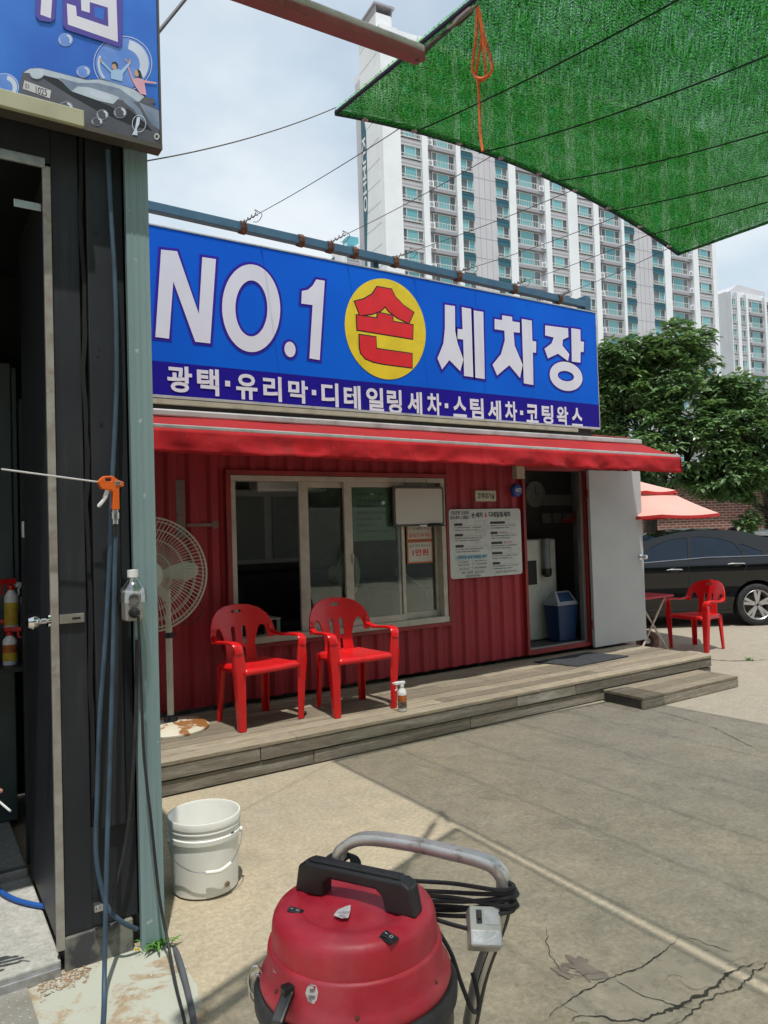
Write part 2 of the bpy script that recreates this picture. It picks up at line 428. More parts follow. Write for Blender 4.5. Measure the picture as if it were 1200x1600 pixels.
# cracks and stains of the yard: thin sheets a few mm up
CRK = mat('crack_dirt', (0.05, 0.044, 0.035), 0.95, col2=(0.045, 0.04, 0.03), vs=30)
CRK2 = mat('hairline_dirt', (0.12, 0.10, 0.075), 0.95, col2=(0.2, 0.17, 0.13), vs=12)
DAMP = mat('brown_stain', (0.19, 0.15, 0.12), 0.8, col2=(0.28, 0.235, 0.18), vs=14, va=(.35, .65))
PATCH = mat('patched_concrete', (0.33, 0.285, 0.21), 0.9, col2=(0.40, 0.345, 0.255), vs=9, va=(.3,.7), dirt=(0.22, 0.19, 0.15), ds=22, bump=0.6, bs=90, bd=0.006)
def crack(pts, w, m_=None, z=0.004, wob=0.012):
    P = smoothpath([onZ(x, y, 0) for x, y in pts], 14); mb = MB(); L = []; R_ = []
    for i, p in enumerate(P):
        t = (P[min(i + 1, len(P) - 1)] - P[max(i - 1, 0)]).normalized(); nn = Vector((-t.y, t.x, 0))
        q = p + nn * (mnoise.noise(p * 23) * wob + mnoise.noise(p * 70) * wob * 0.4)
        e = min(1, 4 * i / len(P), 4 * (len(P) - 1 - i) / len(P) + 0.02)
        ww = w * e * (0.35 + 1.3 * abs(mnoise.noise(p * 31 + Vector((3, 1, 0)))) + 0.4 * abs(mnoise.noise(p * 90)))
        L.append((q.x - nn.x * ww, q.y - nn.y * ww, z)); R_.append((q.x + nn.x * ww, q.y + nn.y * ww, z))
    mb.grid([L, R_]); return mb.build('crack', m_ or CRK, ground)
crack([(880, 1600), (930, 1590), (985, 1597), (1030, 1586), (1060, 1572), (1110, 1548), (1135, 1525), (1155, 1515), (1200, 1503)], 0.007, wob=0.02)
crack([(1040, 1602), (1075, 1588), (1110, 1560), (1150, 1548), (1180, 1520), (1205, 1500)], 0.0035, wob=0.02)
crack([(850, 1600), (880, 1570), (920, 1545), (960, 1527), (1005, 1510), (1045, 1482), (1062, 1460)], 0.0035)
crack([(955, 1528), (1000, 1555), (1050, 1570), (1085, 1580)], 0.003)
crack([(855, 1440), (855, 1480), (872, 1512), (900, 1525), (945, 1520)], 0.0022)
crack([(1010, 1108), (1050, 1118), (1085, 1128), (1110, 1135)], 0.004)
crack([(1100, 1130), (1140, 1150), (1200, 1180)], 0.003)
crack([(1045, 1024), (1100, 1030), (1150, 1033), (1215, 1030)], 0.012)
crack([(1062, 1460), (1100, 1475), (1150, 1490)], 0.0022)
crack([(700, 1240), (740, 1246), (790, 1252)], 0.0015, CRK2)
def blob(name, cxy, rx, ry, m_, z, seed, rough=0.5, n=60):
    c = onZ(*cxy, 0); mb = MB(); pts = []
    for k in range(n):
        a = 2 * math.pi * k / n
        s_ = 1 + rough * mnoise.noise(Vector((math.cos(a) * 1.7, math.sin(a) * 1.7, seed))) + rough * 0.5 * mnoise.noise(Vector((math.cos(a) * 5, math.sin(a) * 5, seed)))
        pts.append((c.x + rx * s_ * math.cos(a), c.y + ry * s_ * math.sin(a), z))
    o = len(mb.v); mb.v += [Vector((c.x, c.y, z))] + [Vector(p) for p in pts]
    for k in range(n): mb.f.append((0, 1 + k, 1 + (k + 1) % n)); mb.m.append(0)
    return mb.build(name, m_, ground)
blob('stain', (910, 1512), 0.045, 0.07, DAMP, 0.003, 3.1, 1.0)
blob('stain', (880, 1518), 0.03, 0.035, DAMP, 0.0035, 5.4, 1.0)
blob('patch', (985, 1565), 0.22, 0.13, PATCH, 0.0022, 1.7, 0.5)
blob('patch', (1085, 1500), 0.20, 0.13, PATCH, 0.0018, 8.7, 0.5)
# painted, peeling apron in front of the shed
ap = MB(); edge = [(-420, 1530), (0, 1530), (100, 1508), (215, 1480), (262, 1478), (285, 1500), (305, 1540), (328, 1590), (345, 1660), (350, 1800), (-500, 1800)]
pts = [onZ(x, y, 0) for x, y in edge]
P2 = []
for i in range(len(pts)):
    a, b = pts[i], pts[(i + 1) % len(pts)]
    for k in range(8):
        q = a.lerp(b, k / 8); w_ = 0.02 * mnoise.noise(q * 14) if i >= 5 else 0
        P2.append((q.x + w_, q.y + w_ * 0.7, 0.004))
ap.add(P2, [tuple(range(len(P2)))])
apron = ap.build('painted_apron', APRON, fix=True); tag(apron, 'concrete apron with peeling pale green paint before the dark shed', 'pavement', kind='structure')

# ================================================================== TIMBER DECK
def wood(name, c1, c2, c3, ribs=False):
    t = NT(name); vec = t.coords((1.2, 14, 14))
    oi = t.node('ShaderNodeObjectInfo'); ad = t.node('ShaderNodeVectorMath', operation='ADD')
    t.l.new(vec, ad.inputs[0]); cm = t.node('ShaderNodeCombineXYZ'); t.l.new(t.math('MULTIPLY', oi.outputs['Random'], 40), cm.inputs[0]); t.l.new(t.math('MULTIPLY', oi.outputs['Random'], 17), cm.inputs[1])
    t.l.new(cm.outputs[0], ad.inputs[1]); v2 = ad.outputs[0]
    gr = t.noise(v2, 3.0, 9, 0.7, 0.5)
    c = t.mix(t.ramp(gr, 0.32, 0.68), c1, c2)
    c = t.mix(t.ramp(t.noise(v2, 0.9, 5, 0.6, 1.5), 0.5, 0.72), c, c3)
    fine = t.noise(t.coords((3, 60, 60)), 4, 6, 0.75)
    c = t.mix(1.0, c, t.ramp(fine, 0.3, 0.7, (0.50, 0.50, 0.50), (1.25, 1.25, 1.25)), 'MULTIPLY')
    # dark splits along the grain and mould patches
    c = t.mix(t.math('MULTIPLY', t.ramp(t.noise(t.coords((0.8, 40, 40)), 2.2, 4, 0.8), 0.66, 0.70), 0.8), c, (0.05, 0.04, 0.03))
    hs = t.node('ShaderNodeHueSaturation'); t.l.new(c, hs.inputs['Color'])
    mr = t.node('ShaderNodeMapRange'); t.l.new(oi.outputs['Random'], mr.inputs[0]); mr.inputs['To Min'].default_value = 0.68; mr.inputs['To Max'].default_value = 1.25
    t.l.new(mr.outputs[0], hs.inputs['Value']); c = hs.outputs['Color']
    nm = t.bump(gr, 0.4, 0.004)
    if ribs:
        wv = t.node('ShaderNodeTexWave', wave_type='BANDS', bands_direction='Z'); t.l.new(t.coords((1, 1, 1)), wv.inputs['Vector'])
        wv.inputs['Scale'].default_value = 62; wv.inputs['Distortion'].default_value = 0.8
        nm = t.bump(wv.outputs['Fac'], 0.6, 0.003, nm)
    t.bsdf(c, 0.85, 0, 0.2, nm); return t.mat
WOODT = wood('deck_wood_top', (0.36, 0.30, 0.215), (0.235, 0.20, 0.15), (0.42, 0.37, 0.28))
WOODF = wood('deck_wood_front', (0.31, 0.27, 0.21), (0.19, 0.165, 0.13), (0.40, 0.375, 0.32), True)
DZ = 0.22; DX0, DX1, DY0, DY1 = 0.92, 6.96, 4.60, 5.74
deck = thing('timber_deck', 'long weathered timber deck raised in front of the red container', 'deck', (DX0, DY0, 0))
rows = 8; pw = (DY1 - DY0) / rows
for i in range(rows):
    y0, y1 = DY0 + i * pw, DY0 + (i + 1) * pw - 0.008
    cuts = [DX0, DX0 + 1.3 + (i * 1.37 % 1.9), DX0 + 3.6 + (i * 0.9 % 1.5), DX1]
    for a, b in zip(cuts, cuts[1:]):
        dz = random.uniform(-0.002, 0.002)
        m_ = MB(); m_.box(-(b - a) / 2, (b - a) / 2 - 0.004, -(y1 - y0) / 2, (y1 - y0) / 2, -0.026, 0)
        o = m_.build('plank', WOODT, deck, local=True, bevel=0.004); o.location = ((a + b) / 2 - DX0, (y0 + y1) / 2 - DY0, DZ + dz)
        o.rotation_euler = (random.uniform(-.004, .004), 0, random.uniform(-.0006, .0006))
for (z0, z1), cuts in (((0.105, 0.192), [DX0, 1.95, 4.25, 4.95, DX1]), ((0.008, 0.096), [DX0, 2.35, 3.75, 6.1, DX1])):
    for a, b in zip(cuts, cuts[1:]):
        m_ = MB(); m_.box(-(b - a) / 2 + 0.003, (b - a) / 2 - 0.003, -0.012, 0.012, -(z1 - z0) / 2, (z1 - z0) / 2)
        o = m_.build('fascia_board', WOODF, deck, local=True, bevel=0.004)
        o.location = ((a + b) / 2 - DX0, 0.016 + (0.0 if z0 > .05 else 0.01), (z0 + z1) / 2); o.rotation_euler = (random.uniform(-.03, .03), random.uniform(-.0015, .0015), random.uniform(-.001, .001))
for z0, z1 in ((0.105, 0.192), (0.008, 0.096)):
    m_ = MB(); m_.box(-(DY1 - DY0) / 2 + 0.03, (DY1 - DY0) / 2, -0.012, 0.012, -(z1 - z0) / 2, (z1 - z0) / 2)
    o = m_.build('end_board', WOODF, deck, local=True, bevel=0.004); o.location = (DX1 - DX0 - 0.014, (DY1 - DY0) / 2, (z0 + z1) / 2); o.rotation_euler = (0, 0, math.pi / 2)
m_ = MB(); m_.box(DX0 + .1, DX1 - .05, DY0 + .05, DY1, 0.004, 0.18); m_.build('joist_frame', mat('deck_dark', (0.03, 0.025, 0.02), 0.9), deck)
# step box
SX0, SX1, SY0, SY1, SZ = 5.28, 6.69, 4.15, 4.585, 0.105
step = thing('wooden_step', 'low wooden step box standing against the deck before the doorway', 'step', (SX0, SY0, 0))
for i in range(3):
    w_ = (SY1 - SY0) / 3; m_ = MB(); m_.box(-(SX1 - SX0) / 2, (SX1 - SX0) / 2, -w_ / 2 + .002, w_ / 2 - .002, -0.026, 0)
    o = m_.build('plank', WOODT, step, local=True, bevel=0.004); o.location = ((SX1 - SX0) / 2, w_ * (i + .5), SZ + random.uniform(-.001, .001))
m_ = MB(); m_.box(-(SX1 - SX0) / 2, (SX1 - SX0) / 2, -.012, .012, -.036, .036)
o = m_.build('fascia_board', WOODF, step, local=True, bevel=0.004); o.location = ((SX1 - SX0) / 2, 0.014, 0.040)
DKW = mat('step_end_dark', (0.05, 0.045, 0.04), 0.85, col2=(0.09, 0.08, 0.065))
for sx_ in (0.02, SX1 - SX0 - 0.02):
    m_ = MB(); m_.box(-(SY1 - SY0) / 2 + .028, (SY1 - SY0) / 2, -.012, .012, -.036, .036)
    o = m_.build('end_board', DKW, step, local=True, bevel=0.003); o.location = (sx_, (SY1 - SY0) / 2, 0.040); o.rotation_euler = (0, 0, math.pi / 2)

# ================================================================== RED CONTAINER OFFICE
CX0, CX1, CY0, CY1, CZ0, CZ1 = 1.02, 7.14, 5.68, 8.1, 0.265, 2.62
t = NT('container_red'); vec = t.wcoords()
c = t.mix(t.ramp(t.noise(vec, 1.3, 7, 0.6), 0.35, 0.7), (0.36, 0.020, 0.034), (0.27, 0.016, 0.029))
c = t.mix(t.math('MULTIPLY', t.ramp(t.noise(t.wcoords((7, 7, 0.5)), 1.6, 7, 0.7), 0.52, 0.75), 0.5), c, (0.36, 0.06, 0.05))
c = t.mix(t.math('MULTIPLY', t.ramp(t.noise(vec, 6, 9, 0.75), 0.62, 0.72), 0.35), c, (0.16, 0.09, 0.075))
t.bsdf(c, 0.5, 0, 0.4, t.bump(t.noise(vec, 3, 3), 0.15, 0.01)); RED = t.mat
REDT = mat('container_trim_red', (0.29, 0.022, 0.022), 0.5, col2=(0.2, 0.018, 0.02), vs=5, dirt=(0.16, 0.06, 0.05), ds=9, world=True)
INT = mat('interior_dark', (0.11, 0.10, 0.10), 0.8)
office = thing('container_office', 'red corrugated shipping container office with window and open door', 'container office', (CX0, CY0, 0))
def corr(x0, x1, z0, z1, y=CY0):
    per = 0.17; prof = ((0, 0), (0.055, 0), (0.085, 0.024), (0.14, 0.024), (0.17, 0))
    xs_ = [x0]; k = math.floor(x0 / per) - 1
    def dep(x):
        u_ = (x / per - math.floor(x / per)) * per
        for (a, da), (b, db) in zip(prof, prof[1:]):
            if a <= u_ <= b: return da + (db - da) * (u_ - a) / (b - a)
        return 0
    while k * per < x1:
        for a, _ in prof[:-1]:
            if x0 + .001 < k * per + a < x1 - .001: xs_.append(k * per + a)
        k += 1
    xs_.append(x1); mb = MB()
    mb.grid([[(x, y + dep(x), z) for x in xs_] for z in (z0, z1)])
    mb.grid([[(x, y + .06, z) for x in xs_] for z in (z0, z1)], 1)
    return mb.build('wall', [RED, INT], office)
WX0, WX1, WZ0, WZ1 = 2.19, 4.385, 0.705, 2.105
OX0, OX1, OZ1 = 5.40, 6.37, 2.24
corr(CX0, WX0, CZ0, 2.33); corr(WX0, WX1, CZ0, WZ0); corr(WX0, WX1, WZ1, 2.33)
corr(WX1, OX0, CZ0, 2.33); corr(OX1, CX1, CZ0, 2.33); corr(OX0, OX1, OZ1, 2.33)
m_ = MB(); m_.box(CX0 - .01, CX1 + .01, CY0 - .02, CY0 + .08, 2.33, CZ1); m_.build('top_rail', REDT, office, bevel=.006)
m_ = MB(); m_.box(CX1 - .06, CX1 + .01, CY0 - .021, CY0 + .06, CZ0, 2.33); m_.build('corner_post', REDT, office, bevel=.006)
m_ = MB(); m_.box(CX0 - .01, CX0 + .06, CY0 - .021, CY0 + .06, CZ0, 2.33); m_.build('corner_post', REDT, office, bevel=.006)
m_ = MB()
m_.box(CX0, CX0 + .05, CY0 + .06, CY1, CZ0, CZ1 - .02); m_.box(CX1 - .05, CX1, CY0 + .06, CY1, CZ0, CZ1 - .02); m_.box(CX0 + .05, CX1 - .05, CY1 - .05, CY1, CZ0, CZ1 - .02)
m_.build('outer_wall', RED, office)
m_ = MB(); m_.box(CX0 + .051, CX0 + .07, CY0 + .09, CY1 - .06, .32, 2.5); m_.box(CX1 - .07, CX1 - .051, CY0 + .09, CY1 - .06, .32, 2.5); m_.box(CX0 + .07, CX1 - .07, CY1 - .08, CY1 - .06, .32, 2.5)
m_.build('inner_wall', mat('inner_wall', (.30, .29, .28), .8), office)
m_ = MB(); m_.box(CX0 + .05, CX1 - .05, CY0 + .061, CY1 - .05, CZ0, .318); m_.build('floor', mat('lino', (0.06, 0.055, 0.05), 0.6), office)
m_ = MB(); m_.box(CX0 + .05, CX1 - .05, CY0 + .085, CY1 - .055, 2.5, 2.56); m_.build('ceiling', INT, office)
m_ = MB(); m_.box(CX0, CX1, CY0 + .081, CY1, CZ1 - .019, CZ1 + .01); m_.build('roof', REDT, office)
FTG = mat('footing', (0.1, 0.1, 0.1), 0.9)
for x in (CX0 + .3, 3.2, 5.0, CX1 - .3):
    m_ = MB(); m_.box(x - .1, x + .1, CY0 + .2, CY1 - .1, 0.0, CZ0); m_.build('footing', FTG, office)
# window surround, frame, sashes, panes
m_ = MB()
for a in ((WX0 - .035, WX1 + .035, WZ1 - .005, WZ1 + .035), (WX0 - .035, WX1 + .035, WZ0 - .03, WZ0 + .005), (WX0 - .035, WX0 + .005, WZ0 + .006, WZ1 - .006), (WX1 - .005, WX1 + .035, WZ0 + .006, WZ1 - .006)):
    m_.box(a[0], a[1], CY0 - .03, CY0 + .05, a[2], a[3])
m_.build('window_surround', REDT, office, bevel=.003)
PVC = mat('window_pvc', (0.50, 0.46, 0.40), 0.45, col2=(0.40, 0.36, 0.31), vs=8, dirt=(0.25, 0.22, 0.18), ds=5, da=(.6, .85))
fx0, fx1, fz0, fz1 = WX0 + .008, WX1 - .008, WZ0 + .008, WZ1 - .008
m_ = MB(); y0, y1 = CY0 - .022, CY0 + .10
m_.box(fx0, fx1, y0, y1, fz1 - .045, fz1); m_.box(fx0, fx1, y0 - .012, y1, fz0, fz0 + .055); m_.box(fx0, fx0 + .04, y0, y1, fz0 + .055, fz1 - .045); m_.box(fx1 - .05, fx1, y0, y1, fz0 + .055, fz1 - .045)
win = m_.build('window', PVC, office, bevel=.004)
GL = glass('window_glass', (0.88, 0.94, 0.91), .75)
def sash(x0, x1, yy, sl, sr, st=.05, sb=.06):
    z0, z1 = fz0 + .056, fz1 - .046; mb = MB()
    mb.box(x0, x0 + sl, yy, yy + .028, z0, z1); mb.box(x1 - sr, x1, yy, yy + .028, z0, z1)
    mb.box(x0 + sl, x1 - sr, yy, yy + .028, z1 - st, z1); mb.box(x0 + sl, x1 - sr, yy, yy + .028, z0, z0 + sb)
    mb.build('sash_frame', PVC, win, bevel=.003)
    p = MB(); p.box(x0 + sl - .002, x1 - sr + .002, yy + .012, yy + .017, z0 + sb - .002, z1 - st + .002); p.build('pane', GL, win)
sash(2.825, 3.345, CY0 + .02, .09, .07); sash(3.255, 3.895, CY0 - .012, .08, .035, .045); sash(3.86, fx1 - .051, CY0 + .052, .04, .03, .045)
m_ = MB(); m_.box(3.318, 3.332, CY0 - .026, CY0 - .012, 1.33, 1.41); m_.build('latch', PVC, win)
# red door frame, sill, grey inner edge
m_ = MB(); yy = CY0
m_.box(OX0, OX0 + .035, yy - .025, yy + .07, CZ0, OZ1); m_.box(OX1 - .035, OX1, yy - .025, yy + .07, CZ0, OZ1); m_.box(OX0 + .035, OX1 - .035, yy - .025, yy + .07, OZ1 - .04, OZ1); m_.box(OX0 + .035, OX1 - .035, yy - .024, yy + .07, CZ0, CZ0 + .045)
m_.build('door_frame', REDT, office, bevel=.003)
m_ = MB(); m_.box(OX1 - .075, OX1 - .036, yy + .01, yy + .068, CZ0 + .047, OZ1 - .042); m_.box(OX0 + .037, OX1 - .077, yy + .01, yy + .066, CZ0 + .046, CZ0 + .06)
m_.build('door_stop', mat('alu_grey', (0.30, 0.29, 0.28), 0.4, 0.6), office, bevel=.002)
DOORG = mat('door_grey', (0.47, 0.47, 0.475), 0.5, col2=(0.43, 0.43, 0.44), vs=2, dirt=(0.33, 0.32, 0.31), ds=3, da=(.62, .9))
m_ = MB(); m_.box(6.345, 7.225, CY0 - .085, CY0 - .045, 0.25, 2.21)
leaf = m_.build('door_leaf', DOORG, office, bevel=.004)
m_ = MB(); m_.lathe([(0, 0), (.035, 0), (.035, .006), (.012, .01), (.012, .04), (.026, .05), (.031, .068), (.024, .085), (0, .09)], 16, Matrix.Translation((7.165, CY0 - .086, 1.21)) @ Matrix.Rotation(math.pi / 2, 4, 'X'))
m_.build('door_knob', CHROME, leaf, smooth=True)
for z in (.5, 1.95):
    m_ = MB(); m_.tube([(6.335, CY0 - .06, z - .05), (6.335, CY0 - .06, z + .05)], .012, 8); m_.build('hinge', REDT, leaf)

# ================================================================== AWNING
t = NT('awning_fabric'); vec = t.wcoords()
c = t.mix(t.ramp(t.noise(vec, 2.0, 6), .35, .7), (0.46, 0.016, 0.016), (0.36, 0.014, 0.016))
c = t.mix(t.math('MULTIPLY', t.ramp(t.noise(t.wcoords((2.2, 1, 6)), 1.7, 8, .7), .48, .75), .55), c, (0.15, 0.028, 0.022))
pb = t.bsdf(c, .65, 0, .3, t.bump(t.noise(vec, 7, 4), .25, .01), out=False)
tl = t.node('ShaderNodeBsdfTranslucent'); tl.inputs[0].default_value = (0.45, 0.012, 0.012, 1)
mx = t.node('ShaderNodeMixShader'); mx.inputs[0].default_value = .22; t.l.new(pb.outputs[0], mx.inputs[1]); t.l.new(tl.outputs[0], mx.inputs[2]); t.l.new(mx.outputs[0], t.out.inputs[0]); AWN = t.mat
AX0, AX1 = 0.95, 7.05
t = NT('valance_fabric'); vec = t.wcoords(); c = t.mix(t.ramp(t.noise(vec, 2.0, 6), .35, .7), (0.48, 0.014, 0.018), (0.36, 0.012, 0.018))
c = t.mix(t.math('MULTIPLY', t.ramp(t.noise(t.wcoords((3.2, 1, 2.2)), 2.4, 9, .75, 1.2), .50, .70), .5), c, (0.13, 0.020, 0.020))
t.bsdf(c, .7, 0, .2, t.bump(t.noise(t.wcoords((5, 1, 2)), 2.2, 5, .6, 1.0), .4, .015)); AWN2 = t.mat
ALU = mat('awning_alu', (0.55, 0.54, 0.52), 0.45, 0.35, col2=(0.42, 0.41, 0.40), vs=4, dirt=(0.25, .23, .2), ds=3)
awn = thing('awning', 'red fabric awning with a hanging valance over the container front', 'awning', (AX0, 5.0, 2.2))
m_ = MB(); m_.box(AX0, AX1 - .02, 5.40, 5.655, 2.50, 2.556); m_.build('cassette', ALU, awn, bevel=.012)
fl = lambda u: (AX0 + (AX1 - AX0) * u, 4.86 + .09 * u, 2.345 - .03 * u)     # front bar, left end a touch higher
m_ = MB(); R_ = []
for j in range(9):
    v_ = j / 8; row = []
    for i in range(61):
        u = i / 60; fx, fy, fz = fl(u)
        row.append((fx, fy + (5.42 - fy) * v_, fz + .012 + (2.502 - fz - .012) * v_ - .012 * math.sin(math.pi * v_) + .003 * math.sin(u * 40 + v_)))
    R_.append(row)
m_.grid(R_); m_.build('canopy', AWN, awn, smooth=True, solid=.002)
m_ = MB(); a, b = Vector(fl(0)), Vector(fl(1)); m_.beam(a, b, .05, .028, mi=0); m_.build('front_bar', ALU, awn, bevel=.006)
m_ = MB(); R_ = []
for j in range(7):
    v_ = j / 6; row = []
    for i in range(181):
        u = i / 180; fx, fy, fz = fl(u)
        row.append((fx, fy - .024 - .012 * v_ + v_ * (.012 * math.sin(u * 55 + 2.3 * math.sin(u * 17)) + .045 * mnoise.noise(Vector((u * 26, v_ * 1.2, 0))) + .02 * mnoise.noise(Vector((u * 70 + v_ * 5, v_ * 3, 4)))), fz - .012 - .165 * v_ + .004 * math.sin(u * 31) * v_))
    R_.append(row)
m_.grid(R_); m_.build('valance', AWN2, awn, smooth=True, solid=.0015)
for x in (AX0 + .01, AX1 - .01):
    u = (x - AX0) / (AX1 - AX0); fx, fy, fz = fl(u); m_ = MB()
    m_.prism([(x, fy - .03, fz + .012), (x, fy + .03, fz + .014), (x, fy + .035, fz - .155), (x, fy - .04, fz - .175)], (.002, 0, 0)); m_.build('end_flap', AWN, awn)
for x in (1.7, 4.2, 6.7):
    u = (x - AX0) / (AX1 - AX0); fx, fy, fz = fl(u); m_ = MB(); m_.tube([(x, 5.6, 2.45), (x - .1, 5.25, 2.35), (x, fy + .03, fz - .02)], .014, 8); m_.build('arm', ALU, awn, smooth=True)

# ================================================================== MAIN SIGN
SY = 5.50
blue = mat('sign_blue', (0.002, 0.125, 0.68), 0.6, col2=(0.002, 0.100, 0.60), vs=0.8, world=True, spec=.12)
navy = mat('sign_navy', (0.014, 0.006, 0.27), 0.6, col2=(0.014, 0.008, 0.24), vs=1, world=True, spec=.12)
purp = mat('sign_purple', (0.035, 0.014, 0.34), 0.6, spec=.15)
lett = mat('sign_letter_white', (0.71, 0.71, 0.79), 0.5, col2=(0.67, 0.67, 0.75), vs=3, world=True)
yell = mat('sign_yellow', (0.80, 0.60, 0.012), 0.45); sred = mat('sign_red', (0.72, 0.008, 0.014), 0.45); sblk = mat('sign_black', (0.012, 0.01, 0.012), 0.5)
cream = mat('sign_cream', (0.42, 0.38, 0.28), 0.5, dirt=(0.22, .19, .14), ds=3)
X0s, X1s, Z0s, Z1s = 1.0, 6.452, 2.655, 3.965
sign = thing('shop_sign', 'long blue sign with white and yellow lettering above the red awning', 'sign', (X0s, SY, Z0s))
m_ = MB(); m_.box(X0s, X1s, SY + .012, SY + .19, Z0s, Z1s); m_.build('cabinet', cream, sign, bevel=.004)
m_ = MB(); m_.box(X0s + .02, X1s - .1, SY + .04, SY + .17, 2.557, Z0s - .002); m_.build('gap_filler', mat('sign_gap_shade', (.03, .024, .02), .8), sign)  # dark filler added to stand for the shaded gap below the sign
m_ = MB(); m_.box(X0s + .02, X1s - .35, SY + .0, SY + .035, Z0s - .045, Z0s - .004); m_.build('lower_trim', cream, sign, bevel=.004)
m_ = MB(); zb = 2.93
m_.box(X0s + .008, X1s - .008, SY + .004, SY + .0119, zb, Z1s - .012); m_.build('panel', blue, sign)
m_ = MB(); m_.box(X0s + .008, X1s - .008, SY + .004, SY + .0119, Z0s + .022, zb - .001); m_.build('lower_band', navy, sign)
m_ = MB()
m_.box(X0s, X1s, SY - .002, SY + .0118, Z0s, Z0s + .021); m_.box(X0s, X1s, SY - .002, SY + .0118, Z1s - .011, Z1s); m_.box(X1s - .0075, X1s, SY - .002, SY + .0118, Z0s + .0215, Z1s - .0115)
m_.build('edge_frame', ALU, sign)
def s4(x, y): q = onY(220 + x / 3, 330 + y / 3, SY); return (q.x, q.z)
def s5(x, y): q = onY(600 + x / 3, 380 + y / 3, SY); return (q.x, q.z)
def s2(x, y): q = onY(400 + x / 3, y / 3, SY); return (q.x, q.z)
def ell(c, rx, ry, fn, n=40, sh=0.0): return [fn(c[0] + rx * math.cos(2 * math.pi * k / n) + sh * ry * math.sin(2 * math.pi * k / n), c[1] + ry * math.sin(2 * math.pi * k / n) + .13 * rx * math.cos(2 * math.pi * k / n)) for k in range(n)]
def glyph(loops, g=.022, face=lett, edge=purp, yo=0.0):
    e = MB(); outline_mesh(e, [grow_loop(l, g if i == 0 else -g) for i, l in enumerate(loops)], 0, lambda a, b: Vector((a, SY + .0015 - yo, b))); e.build('letter_edge', edge, sign, fix=False)
    f_ = MB(); outline_mesh(f_, loops, 0, lambda a, b: Vector((a, SY - .0015 - yo, b))); f_.build('letter', face, sign, fix=False)
P4 = lambda L: [s4(*q) for q in L]; P5 = lambda L: [s5(*q) for q in L]; P2_ = lambda L: [s2(*q) for q in L]
glyph([P4([(95, 180), (170, 188), (272, 482), (288, 215), (352, 225), (325, 620), (255, 612), (152, 330), (132, 598), (68, 590)])])
glyph([ell((517, 455), 136, 205, s4, 48, -.04), ell((518, 456), 75, 131, s4, 48, -.04)])
glyph([ell((699, 648), 26, 36, s4)])
glyph([P4([(822, 320), (862, 326), (838, 698), (790, 690), (805, 440), (752, 433), (755, 374), (784, 368), (806, 348)])])
# yellow disc with the red syllable
m_ = MB(); lp = ell((600, 504), 63.3, 78.5, lambda x, y: (lambda q: (q.x, q.z))(onY(x + 2, y + 10, SY)), 64)
outline_mesh(m_, [lp], 0, lambda a, b: Vector((a, SY + .0005, b))); m_.build('disc', yell, sign, fix=False)
h1 = P2_([(568, 1345), (635, 1357), (652, 1392), (690, 1432), (738, 1465), (715, 1515), (660, 1488), (622, 1458), (605, 1436), (585, 1456), (540, 1472), (487, 1478), (463, 1414), (505, 1403), (545, 1380)])
h2 = P2_([(472, 1478), (568, 1493), (570, 1466), (640, 1480), (641, 1508), (735, 1524), (733, 1588), (475, 1546)])
h3 = P4([(1025, 580), (1100, 591), (1103, 645), (1140, 651)]) + P5([(130, 519), (130, 583), (0, 566)]) + P4([(1090, 706), (1052, 690), (1032, 665), (1026, 640)])
for q in (h1, h2, h3): glyph([q], .011, sred, sblk, .001 + .0004 * random.random())
glyph([P5([(285, 288), (332, 295), (333, 410), (345, 470), (372, 545), (357, 600), (306, 548), (272, 592), (250, 540), (278, 470), (285, 400)])])
glyph([P5([(364, 300), (408, 308), (418, 628), (375, 622), (371, 452), (344, 448), (345, 402), (368, 404)])])
glyph([P5([(420, 315), (465, 322), (472, 637), (428, 630)])])
glyph([P5([(553, 338), (600, 345), (601, 366), (636, 372), (636, 420), (607, 417), (612, 480), (650, 570), (637, 632), (587, 572), (530, 620), (508, 570), (548, 520), (566, 455), (564, 410), (518, 403), (518, 355), (553, 361)])])
glyph([P5([(645, 355), (692, 363), (695, 458), (713, 461), (712, 514), (697, 512), (700, 665), (655, 657)])])
glyph([P5([(755, 385), (862, 399), (864, 440), (838, 452), (836, 480), (868, 520), (862, 553), (815, 518), (768, 540), (752, 495), (785, 470), (795, 442), (755, 432)])])
glyph([P5([(877, 398), (920, 405), (921, 460), (937, 462), (935, 511), (921, 509), (920, 560), (880, 555)])])
glyph([ell((853, 624), 77, 68, s5, 40), ell((852, 623), 38, 24, s5, 32)], .018)
line = [('광', 4, 122, 242, 722, 852), ('택', 4, 262, 368, 735, 866), ('유', 4, 445, 548, 760, 885), ('리', 4, 572, 662, 772, 893), ('막', 4, 690, 785, 790, 902), ('디', 4, 845, 928, 803, 918), ('테', 4, 950, 1032, 815, 930), ('일', 4, 1055, 1140, 825, 940),
        ('링', 5, 12, 85, 685, 800), ('세', 5, 108, 180, 695, 802), ('차', 5, 200, 270, 702, 810), ('스', 5, 322, 388, 718, 818), ('팀', 5, 402, 468, 725, 825), ('세', 5, 485, 550, 735, 832), ('차', 5, 565, 625, 740, 838), ('코', 5, 665, 725, 755, 845), ('팅', 5, 738, 795, 758, 848), ('왁', 5, 808, 865, 765, 858), ('스', 5, 878, 932, 772, 862)]
for ch, k, a, b, c_, d_ in line:
    fn = s4 if k == 4 else s5; (xa, za), (xb, zb_) = fn(a, c_ - 2), fn(b, d_ + 2); m_ = MB()
    put_text(m_, ch, xa, xb, zb_, za, lambda p, q: Vector((p, SY - .001, q)), bold=.030); m_.build('letter', lett, sign, fix=False)
